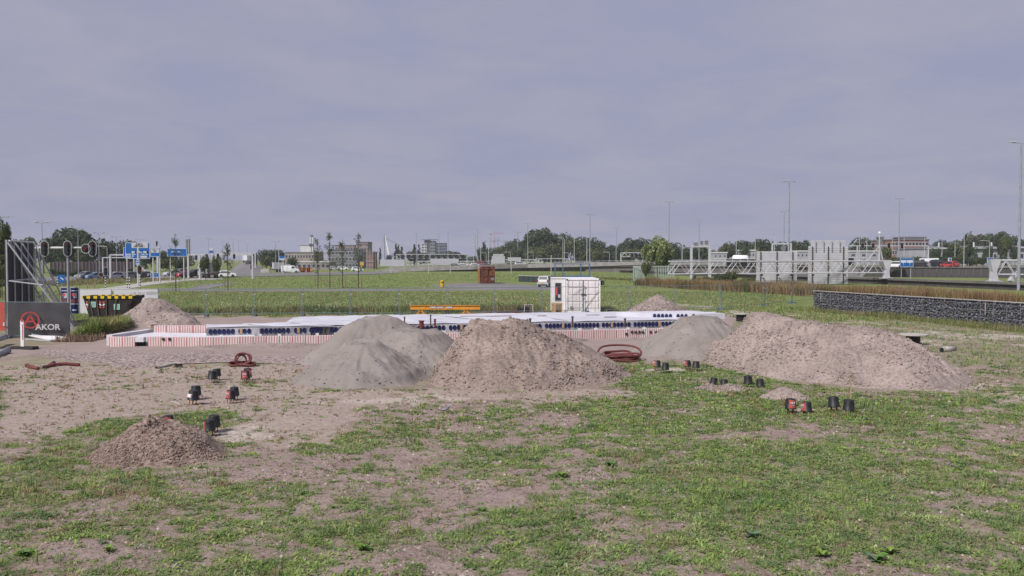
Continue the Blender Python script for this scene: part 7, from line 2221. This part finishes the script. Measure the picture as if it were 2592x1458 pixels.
# hedge on the raised road and bushes by the motorway
for i, (px, w, yt, Y, k) in enumerate([(2262 + j * 17.5, 26, 649 + (j % 3) * 1.5, 222, ko(j) if j % 3 == 0 else kd(j)) for j in range(15)]):
    tree(px, w, yt, Y, k, 'clipped hedge bush behind the raised road', 'hedge bushes behind the raised road', zb=RZ - 0.1, ybase=1)
for i, (px, w, yt, Y, k) in enumerate([(1790, 60, 700, 128, ko(0)), (1828, 50, 692, 128, kd(1)), (1850, 34, 688, 127, ('olive', 1)), (1806, 44, 704, 124, ('yellow', 0)), (1768, 36, 703, 128, ko(2)), (1895, 30, 702, 126, ko(1)), (1880, 26, 708, 124, ko(2))]):
    tree(px, w, yt, Y, k, 'bush among the reeds under the white gantry', 'bushes under the white gantry', ybase=1)
for i in range(13):
    tree(135 + i * 16, 18, 680 + (i % 4) * 3, 196, kd(i), 'shrub growing at the foot of the timber noise wall', 'shrubs at the noise wall', ybase=1)

# young staked trees in the meadow
def young(px, ytop, ybase, ystake, label, group):
    q = P(px, ybase)
    H = D(px, ytop, q.y).z
    t = thing('young_tree', label, 'tree', q, 0, group)
    r = random.Random(int(px))
    m = MB().path([(0, 0, -0.1), (0.02, 0, H * 0.35), (-0.03, 0, H * 0.7), (0, 0, H * 0.98)], [0.07, 0.06, 0.035, 0.012], 7)
    n = 0
    tips = []
    for i in range(24):
        z = H * (0.26 + 0.68 * r.random()); a_ = r.random() * 6.28; L = 0.18 + 1.15 * (1 - z / H) ** 0.8 * r.uniform(0.5, 1.2)
        e_ = Vector((math.cos(a_) * L, math.sin(a_) * L, z + L * r.uniform(0.7, 1.3)))
        m.path([(0, 0, z), tuple(Vector((0, 0, z)).lerp(e_, 0.5) + Vector((0, 0, -0.05))), tuple(e_)], [0.018, 0.012, 0.005], 4)
        tips.append((Vector((0, 0, z)), e_))
    m.build('trunk', M['bark'], t)
    rr = np.random.default_rng(int(px))
    pts = []
    for a_, e_ in tips:
        for k in range(22):
            f = rr.random() ** 0.6
            pts.append(np.array(a_.lerp(e_, 0.25 + 0.8 * f)) + rr.normal(size=3) * 0.13)
    for k in range(60):
        pts.append(np.array((0, 0, H * (0.45 + 0.56 * rr.random()))) + rr.normal(size=3) * 0.11)
    pts = np.array(pts); n = len(pts)
    az = rr.random(n) * 6.28
    nm = rr.normal(size=(n, 3)); nm /= np.linalg.norm(nm, axis=1)[:, None]
    u = np.cross(nm, rr.normal(size=(n, 3))); u /= np.linalg.norm(u, axis=1)[:, None]
    w_ = np.cross(nm, u)
    s = 0.085 * (0.7 + 0.6 * rr.random(n))
    v = np.stack([pts - u * s[:, None], pts - w_ * (s * .6)[:, None], pts + u * s[:, None], pts + w_ * (s * .6)[:, None]], 1)
    me = bpy.data.meshes.new('crown')
    fill_mesh(me, v.reshape(-1, 3), np.arange(n * 4).reshape(-1, 4))
    C = np.array(DG + OG)
    ci = C[rr.integers(0, len(C), n)] * (0.8 + 0.6 * rr.random(n))[:, None]
    at_ = me.color_attributes.new('Col', 'FLOAT_COLOR', 'POINT')
    at_.data.foreach_set('color', np.repeat(np.concatenate([ci, np.ones((n, 1))], 1), 4, 0).astype(np.float32).ravel())
    me.materials.append(M['leaf'])
    put('crown', me, t)
    zs_ = D(px, ystake, q.y).z
    for s_ in (-1, 1):
        MB().tube((s_ * 0.42, 0.05, -0.1), (s_ * 0.42, 0.05, zs_ + 0.1), 0.045, n=6).build('stake', M['wood'], t)
    MB().box((0, 0.0, zs_), (1.05, 0.06, 0.10)).build('cross_bar', M['wood'], t)
for px, yt, yb, ys_ in ((445, 593, 740, 717), (577, 615, 735, 716), (805, 604, 730, 703), (835, 589, 731, 710), (867, 608, 729, 704), (907, 589, 731, 708)):
    lb = {445: 'young staked tree right of the lane sign', 577: 'young staked tree in front of the climbing road'}.get(px, 'young staked tree in the group of four in the meadow')
    young(px, yt, yb, ys_, lb, None if px < 600 else 'four young trees in the meadow')
for px, w in ((519, 26), (549, 22)):
    tree(px, w, 650, 168, ko(1), 'young tree beside the lorry', 'small trees beside the lorry')
q = P(230, 741)
t = thing('tree_stake', 'bare wooden tree stake frame behind the grey hoarding', 'stake', q)
for s in (-1, 1):
    MB().tube((s * 0.4, 0, -0.05), (s * 0.4, 0, 0.95), 0.05, n=6).build('stake', M['wood'], t)
MB().box((0, 0, 0.9), (1.1, 0.1, 0.14)).build('cross_bar', M['wood'], t)

# ------------------------------------------------------------------ noise wall, far buildings
a_, c_ = D(128, 690, 205), D(341, 690, 215)
t = thing('noise_wall', 'long brownish timber noise wall behind the left road', 'wall', (a_.x, a_.y, 0))
mk('timber', (0.20, 0.165, 0.16), (0.13, 0.105, 0.10), rough=0.95, scale=0.6, stretch=(4, 4, 0.2))
d = Vector((c_.x - a_.x, c_.y - a_.y, 0)); hw_ = D(200, 663, 208).z
n = 24
for i in range(n):
    MB().beam(d * (i / n) + Vector((0.02, 0, hw_ / 2)), d * ((i + 1) / n) - Vector((0.02, 0, -hw_ / 2)), 0.15, hw_).build('timber_panel', M['timber'], t, (0, 0.04 * (i % 2), 0.03 * (i % 3)))
    MB().tube(d * (i / n) + Vector((0, -0.1, 0)), d * (i / n) + Vector((0, -0.1, hw_)), 0.10, n=6).build('post', M['timber'], t)
def building(name, label, x0, x1, yt, Y, depth, m, floors, cols, roof='fac_grey', win='glass_far', zb=0.0, ybot=None, wfrac=(0.62, 0.5), cat='building', flat=0.4):
    a_, c_ = D(x0, yt, Y), D(x1, yt, Y)
    t = thing(name, label, cat, (a_.x, Y, zb))
    w, h = c_.x - a_.x, a_.z - zb
    MB().box((w / 2, depth / 2, h / 2), (w, depth, h)).build('wall', M[m], t)
    MB().box((w / 2, depth / 2, h + flat / 2), (w + 0.4, depth + 0.4, flat)).build('roof', M[roof], t)
    z0 = 0 if ybot is None else max(0, D(x0, ybot, Y).z - zb)
    fh = (h - z0) / floors
    for f in range(floors):
        for k in range(cols):
            ww, wh = w / cols * wfrac[0], fh * wfrac[1]
            x = w * (k + 0.5) / cols; z = z0 + fh * (f + 0.52)
            fr_ = MB().box((x, -0.02, z), (ww, 0.10, wh)).build('window', M['fac_white'], t)
            MB().box((x, -0.06, z), (ww * 0.88, 0.06, wh * 0.84)).build('pane', M[win], fr_)
    return t
building('low_building', 'low beige building with a row of square windows', 722, 795, 640, 400, 20, 'fac_beige', 2, 10, wfrac=(0.6, 0.45))
building('white_hall', 'white windowless hall beside the white tower', 760, 784, 622, 720, 15, 'fac_white', 1, 2, wfrac=(0.2, 0.1))
building('grey_building', 'wide grey building behind the four young trees', 830, 908, 633, 380, 16, 'fac_grey', 3, 9, wfrac=(0.8, 0.45))
building('upper_block', 'beige upper block behind the wide grey building', 848, 899, 622, 402, 10, 'fac_beige', 4, 8, wfrac=(0.5, 0.4))
building('dark_tower', 'dark ribbed building under scaffolding right of the grey building', 901, 931, 614, 395, 12, 'fac_beige', 6, 7, win='black', wfrac=(0.55, 0.6))
building('scaffold_block', 'stepped brown building behind the yellow panel', 926, 945, 640, 360, 10, 'brick_pink', 4, 5, wfrac=(0.6, 0.5))
building('low_shed', 'low pale shed under the grey building', 740, 836, 664, 330, 12, 'fac_beige', 1, 8, wfrac=(0.7, 0.5), roof='fac_white')
# scaffold tubes
t = thing('scaffold', 'steel scaffold poles and platforms beside the yellow panel', 'scaffold', D(914, 690, 350) * 1.0)
t.location.z = 0
for i in range(6):
    x = i * 1.15
    hh = D(914, 618 + 6 * abs(i - 1), 350).z
    MB().tube((x, 0, 0), (x, 0, hh), 0.06, n=5).build('pole', M['galv'], t)
for z in (3.0, 5.0, 7.0):
    MB().box((2.9, 0, z), (6.2, 0.8, 0.12)).build('platform', M['wood'], t)
# white tower with two dark lantern floors
q = D(789, 640, 720)
t = thing('white_tower', 'slender white tower with dark rings and a grey cap', 'tower', (q.x, 720, 0))
ht = D(789, 600, 720).z
for x in (-0.85, 0.85):
    MB().box((x, 0, ht / 2), (1.1, 2.2, ht)).build('shaft', M['fac_white'], t)
MB().box((0, 0.1, ht / 2 - 0.5), (0.58, 1.8, ht - 1)).build('core', M['fac_grey'], t)
for s in (-1, 1):
    MB().lathe([(0.5, 0), (0.9, 0.5), (0.9, 1.6), (0.4, 2.2)], 10).build('balcony', M['fac_blue'], t, (s * 1.1, -1.15, ht * 0.66))
MB().lathe([(1.0, 0), (1.3, 0.4), (1.3, 1.6), (0.8, 1.9)], 12).build('cap', M['fac_grey'], t, (0, 0, ht))
# concrete chimney behind the wide sign
q = D(476, 640, 600)
t = thing('tall_block', 'narrow grey tower rising behind the wide blue sign', 'tower', (q.x, 600, 0))
hh = D(476, 607, 600).z
for x in (-0.65, 0.65):
    MB().box((x, 0, hh / 2), (0.95, 2.0, hh)).build('shaft', M['fac_grey'] if x < 0 else M['concrete'], t)
MB().box((0, 0, hh + 0.2), (2.5, 2.3, 0.4)).build('cap', M['concrete'], t)
# cable stayed bridge
q = D(989, 650, 900)
t = thing('cable_bridge', 'white inclined pylon of a distant cable stayed bridge with thin cables', 'bridge', (q.x, 900, 0))
tp = D(974, 593, 900) - Vector((q.x, 900, 0))
MB().path([(0, 0, -1), (tp.x * 0.5, 0, tp.z * 0.5), (tp.x, 0, tp.z)], [1.3, 1.0, 0.35], 8).build('pylon', M['white_bright'], t)
MB().tube((tp.x, 0, tp.z), (tp.x - 0.3, 0, -1), 0.45, n=6).build('rear_leg', M['fac_grey'], t)
for x in (-14, -11, 28, 40, 52):
    MB().tube((tp.x, 0, tp.z * (0.96 - 0.002 * x)), (x, 0, 2), 0.14, n=4).build('cable', M['fac_grey'], t)
MB().box((15, 0, 1.5), (90, 4, 1.6)).build('deck', M['concrete'], t)
# office block
q = D(1067, 640, 900)
t = thing('office_block', 'bluish office block with a flat floating roof and balconies', 'building', (q.x, 900, 0))
O = Vector(t.location)
def part_box(x0, x1, yt, m, y, dpt, name='wall'):
    p0, p1 = D(x0, yt, 900) - O, D(x1, yt, 900) - O
    MB().box(((p0.x + p1.x) / 2, y + dpt / 2, p0.z / 2), (p1.x - p0.x, dpt, p0.z)).build(name, M[m], t)
    return p0, p1
wings = [(1067, 1081, 616.5, 'fac_white', -1.0, 12), (1074, 1088, 608, 'fac_blue', 0.5, 12), (1088, 1102, 610, 'fac_grey', -0.5, 12), (1102, 1129, 615, 'fac_blue', 1.0, 12)]
for x0, x1, yt, m, y, dp in wings:
    p0, p1 = part_box(x0, x1, yt, m, y, dp)
    n = 7
    for f in range(n):
        z = p0.z * (f + 0.6) / n
        k = max(2, int((p1.x - p0.x) / 2.2))
        for j in range(k):
            x = p0.x + (p1.x - p0.x) * (j + 0.5) / k
            wdn = MB().box((x, y - 0.1, z), ((p1.x - p0.x) / k * 0.72, 0.2, p0.z / n * 0.5)).build('window', M['glass_far'], t)
            MB().box((x, y - 0.25, z - p0.z / n * 0.3), ((p1.x - p0.x) / k * 0.8, 0.2, 0.25)).build('sill', M['fac_white'], wdn)
p0, p1 = D(1067, 606.5, 900) - O, D(1107, 606.5, 900) - O
MB().box(((p0.x + p1.x) / 2, 5, p0.z), (p1.x - p0.x, 14, 0.5)).build('roof', M['fac_grey'], t)
MB().tube(((p0.x + p1.x) / 2, 5, p0.z), ((p0.x + p1.x) / 2, 5, p0.z + 1.5), 0.25, n=5).build('mast', M['fac_grey'], t)
# tower cranes
def crane(px, yt, yj, xl, xr, label, m):
    Y = 1300
    q = D(px, yt, Y)
    t = thing('tower_crane', label, 'crane', (q.x, Y, 0))
    zt2, zj = q.z, D(px, yj, Y).z
    m1 = MB()
    for sx_ in (-0.8, 0.8):
        for sy in (-0.8, 0.8):
            m1.tube((sx_, sy, 0), (sx_, sy, zj), 0.22, n=4)
    k = 0; z = 0
    while z < zj - 2:
        m1.tube((-0.8, -0.8, z), (0.8, -0.8, z + 2), 0.14, n=4); m1.tube((0.8, -0.8, z), (-0.8, -0.8, z + 2), 0.14, n=4); z += 2
    m1.build('mast', M[m], t)
    MB().path([(-0.8, 0, zj), (0, 0, zt2), (0.8, 0, zj)], 0.28, 4).build('apex', M[m], t)
    x0, x1 = D(xl, yj, Y).x - q.x, D(xr, yj, Y).x - q.x
    j = MB()
    j.tube((x0, -0.5, zj), (x1, -0.5, zj), 0.2, n=4); j.tube((0, -0.5, zj + 1.5), (x1, -0.5, zj + 0.6), 0.16, n=4)
    n = 10
    for i in range(n):
        a0 = x1 * i / n; a1 = x1 * (i + 0.5) / n; a2 = x1 * (i + 1) / n
        j.tube((a0, -0.5, zj), (a1, -0.5, zj + 1.2), 0.1, n=4); j.tube((a1, -0.5, zj + 1.2), (a2, -0.5, zj), 0.1, n=4)
    j.build('jib', M[m], t)
    MB().box((x0, -0.5, zj - 0.8), (2.2, 1.2, 2.0)).build('counterweight', M['fac_grey'], t)
    MB().tube((0, 0, zt2), (x1 * 0.7, -0.5, zj + 0.8), 0.1, n=4).build('tie', M['fac_grey'], t)
    MB().tube((0, 0, zt2), (x0, -0.5, zj), 0.1, n=4).build('tie', M['fac_grey'], t)
    MB().box((1.3, -0.9, zj - 1.2), (1.4, 1.2, 1.6)).build('cab', M['white_paint'], t)
crane(1252, 581, 592, 1242, 1274, 'tallest red and white tower crane above the wood', 'crane_red')
crane(1242, 601, 611, 1227, 1262, 'grey tower crane left of the tall red one', 'fac_grey')
crane(1261, 601, 611, 1251, 1290, 'grey tower crane right of the tall red one', 'fac_grey')
# right hand buildings
building('red_building', 'wide brick building with a set back glass storey beyond the signal portal', 2256, 2351, 608, 290, 14, 'brick_pink', 3, 11, zb=RZ - 0.1, wfrac=(0.8, 0.5))
building('glass_storey', 'low glass storey on the brick building', 2285, 2344, 602, 300, 8, 'fac_grey', 6, 8, zb=RZ - 0.1, wfrac=(0.8, 0.6))
building('stair_tower', 'grey narrow stair tower left of the brick building', 2231, 2237, 602, 295, 4, 'fac_grey', 5, 1, zb=RZ - 0.1)
mk('fac_slate', (0.36, 0.37, 0.39), (0.30, 0.31, 0.33), rough=0.7, scale=0.4)
building('grey_hall', 'plain pale grey hall behind the white van', 2301, 2342.5, 631, 250, 8, 'fac_slate', 1, 1, zb=RZ - 0.1, wfrac=(0.1, 0.2))
for px0, px1, yt, lb in ((2364, 2404, 630, 'low pale house between the garden trees, nearest the grey hall'), (2446, 2497, 629, 'long low pale house with a white eave in the middle of the row'), (2497, 2540, 629, 'low pale house sloping towards the trees'), (2564, 2610, 628, 'low pale house at the right edge')):
    a_, c_ = D(px0, yt, 275), D(px1, yt, 275)
    t = thing('house', lb, 'house', (a_.x, 275, RZ - 0.1))
    w, h = c_.x - a_.x, a_.z - RZ + 0.1
    MB().box((w / 2, 4, h / 2), (w, 8, h)).build('wall', M['fac_slate'], t)
    MB().box((w / 2, 3.6, h + 0.12), (w + 0.5, 9, 0.3)).build('eave', M['white_paint'], t)
    MB().slab([(0, -0.2), (w, -0.2), (w, 8), (0, 8)], h + 0.27, [h + 0.27, h + 0.27, h + 0.9, h + 0.9]).build('roof', M['fac_grey'], t)
    for k in range(3):
        wn_ = MB().box((w * (k + 0.5) / 3, -0.03, h * 0.55), (w / 6, 0.08, h * 0.3)).build('window', M['white_paint'], t)
        MB().box((w * (k + 0.5) / 3, -0.07, h * 0.55), (w / 7, 0.05, h * 0.24)).build('pane', M['glass_far'], wn_)
    MB().tube((w * 0.7, 4, h), (w * 0.7, 4, h + 2.0), 0.25, n=8).build('chimney', M['fac_white'], t)
# pale cars park wall and tank behind the black matrix signs
for px0, px1, yt, lb in ((1805, 1840, 641, 'low grey parking wall behind the matrix signs'), (2016, 2046, 637, 'pale slanted shed roof between the two sign backs'), (2146, 2226, 637, 'pale shed seen behind the gantry mast'), (1880, 1912, 635, 'small pale house left of the first sign back')):
    building('shed', lb, px0, px1, yt, 285, 6, 'fac_slate', 1, 3, zb=0.0, ybot=655, wfrac=(0.4, 0.3), roof='fac_white')
q = D(1874, 660, 215)
t = thing('tank_lorry', 'white rounded tank lorry body showing above the black matrix signs', 'lorry', (q.x, 215, 2.6))
MB().path([(-1.75, 0, 1.2), (-1.6, 0, 1.25), (1.5, 0, 1.25), (1.75, 0, 1.1)], [0.8, 1.15, 1.15, 0.75], 14).build('tank', M['white_bright'], t, smooth=True)
MB().box((0, 0, 0.2), (3.4, 1.2, 0.3)).build('chassis', M['steel_dark'], t)
for x in (-1.1, 0.9):
    w = MB().lathe([(0.2, -0.5), (0.45, -0.5), (0.45, 0.5), (0.2, 0.5)], 12).build('wheel', M['rubber'], t, (x, 0, -0.1)); w.rotation_euler = (pi / 2, 0, 0)

# broad leaved docks and dark weeds close to the camera
def dock(px, py, n, L, label, cols, seed):
    r = random.Random(seed)
    p = onground(px, py)
    t = thing('dock_plant', label, 'plant', p)
    for i in range(n):
        a_ = 2 * pi * i / n + r.uniform(-0.3, 0.3); l = L * r.uniform(0.7, 1.1); w = l * 0.26; e_ = r.uniform(0.25, 0.9)
        d = Vector((math.cos(a_), math.sin(a_), 0)); s = Vector((-math.sin(a_), math.cos(a_), 0))
        v = []
        for f, ww, dz in ((0.0, 0.1, 0), (0.3, 0.9, 0.75), (0.65, 1.0, 1.0), (1.0, 0.06, 0.75)):
            c = d * (l * f * math.cos(e_)) + Vector((0, 0, l * math.sin(e_) * dz * f ** 0.5 + 0.005))
            v += [c - s * (w * ww), c + Vector((0, 0, -0.012)), c + s * (w * ww)]
        fs_ = []
        for k in range(3):
            fs_ += [(k * 3, k * 3 + 1, k * 3 + 4, k * 3 + 3), (k * 3 + 1, k * 3 + 2, k * 3 + 5, k * 3 + 4)]
        MB().add(v, fs_).build('leaf', M[r.choice(cols)], t, smooth=True)
mk('dock_a', (0.10, 0.19, 0.035), (0.07, 0.14, 0.03), rough=0.5, scale=12)
mk('dock_b', (0.13, 0.19, 0.12), (0.09, 0.15, 0.09), rough=0.5, scale=12)
mk('dock_c', (0.17, 0.25, 0.04), (0.12, 0.19, 0.035), rough=0.5, scale=12)
for px, py, n, L, lb, c, s in ((2220, 1420, 9, 0.20, 'broad leaved dock with dull bluish leaves at the lower right', ['dock_b', 'dock_a'], 1), (2082, 1408, 11, 0.15, 'bright green dock rosette left of the bluish one', ['dock_c'], 2), (2255, 1395, 12, 0.16, 'dense green dock above the bluish one', ['dock_a', 'dock_c'], 3), (1545, 1180, 9, 0.20, 'dark leaved dock in the middle of the weeds', ['dock_a'], 4), (1420, 1205, 9, 0.19, 'light leaved dock left of the dark leaved one', ['dock_c', 'dock_a'], 5), (1905, 1360, 9, 0.16, 'pale leaved dock in dense weeds at the right', ['dock_b'], 6), (1220, 1295, 8, 0.13, 'small dock on bare soil in the middle', ['dock_a'], 7), (920, 1400, 10, 0.14, 'small dock at the lower left of the middle', ['dock_a', 'dock_c'], 8), (275, 1400, 9, 0.12, 'small green dock on bare soil at the lower left', ['dock_c'], 9), (60, 1410, 12, 0.14, 'dark green dock near the lower left corner', ['dock_a'], 10)):
    dock(px, py, n, L, lb, c, s)

# ------------------------------------------------------------------ the air
hz = MB().box((0, 1400, 25.9), (6600, 3000, 54.2))
ho = hz.build('haze', M['black'])
hm = bpy.data.materials.new('haze')
hm.use_nodes = True
hn, hl = hm.node_tree.nodes, hm.node_tree.links
hn.clear()
hout = hn.new('ShaderNodeOutputMaterial')
hv = hn.new('ShaderNodeVolumePrincipled')
hv.inputs['Color'].default_value = (0.80, 0.84, 0.95, 1)
hv.inputs['Density'].default_value = HAZE if 'HAZE' in globals() else 0.0002
hl.new(hv.outputs[0], hout.inputs['Volume'])
ho.data.materials.clear(); ho.data.materials.append(hm)
tag(ho, 'pale even haze in the air', 'haze', kind='stuff')
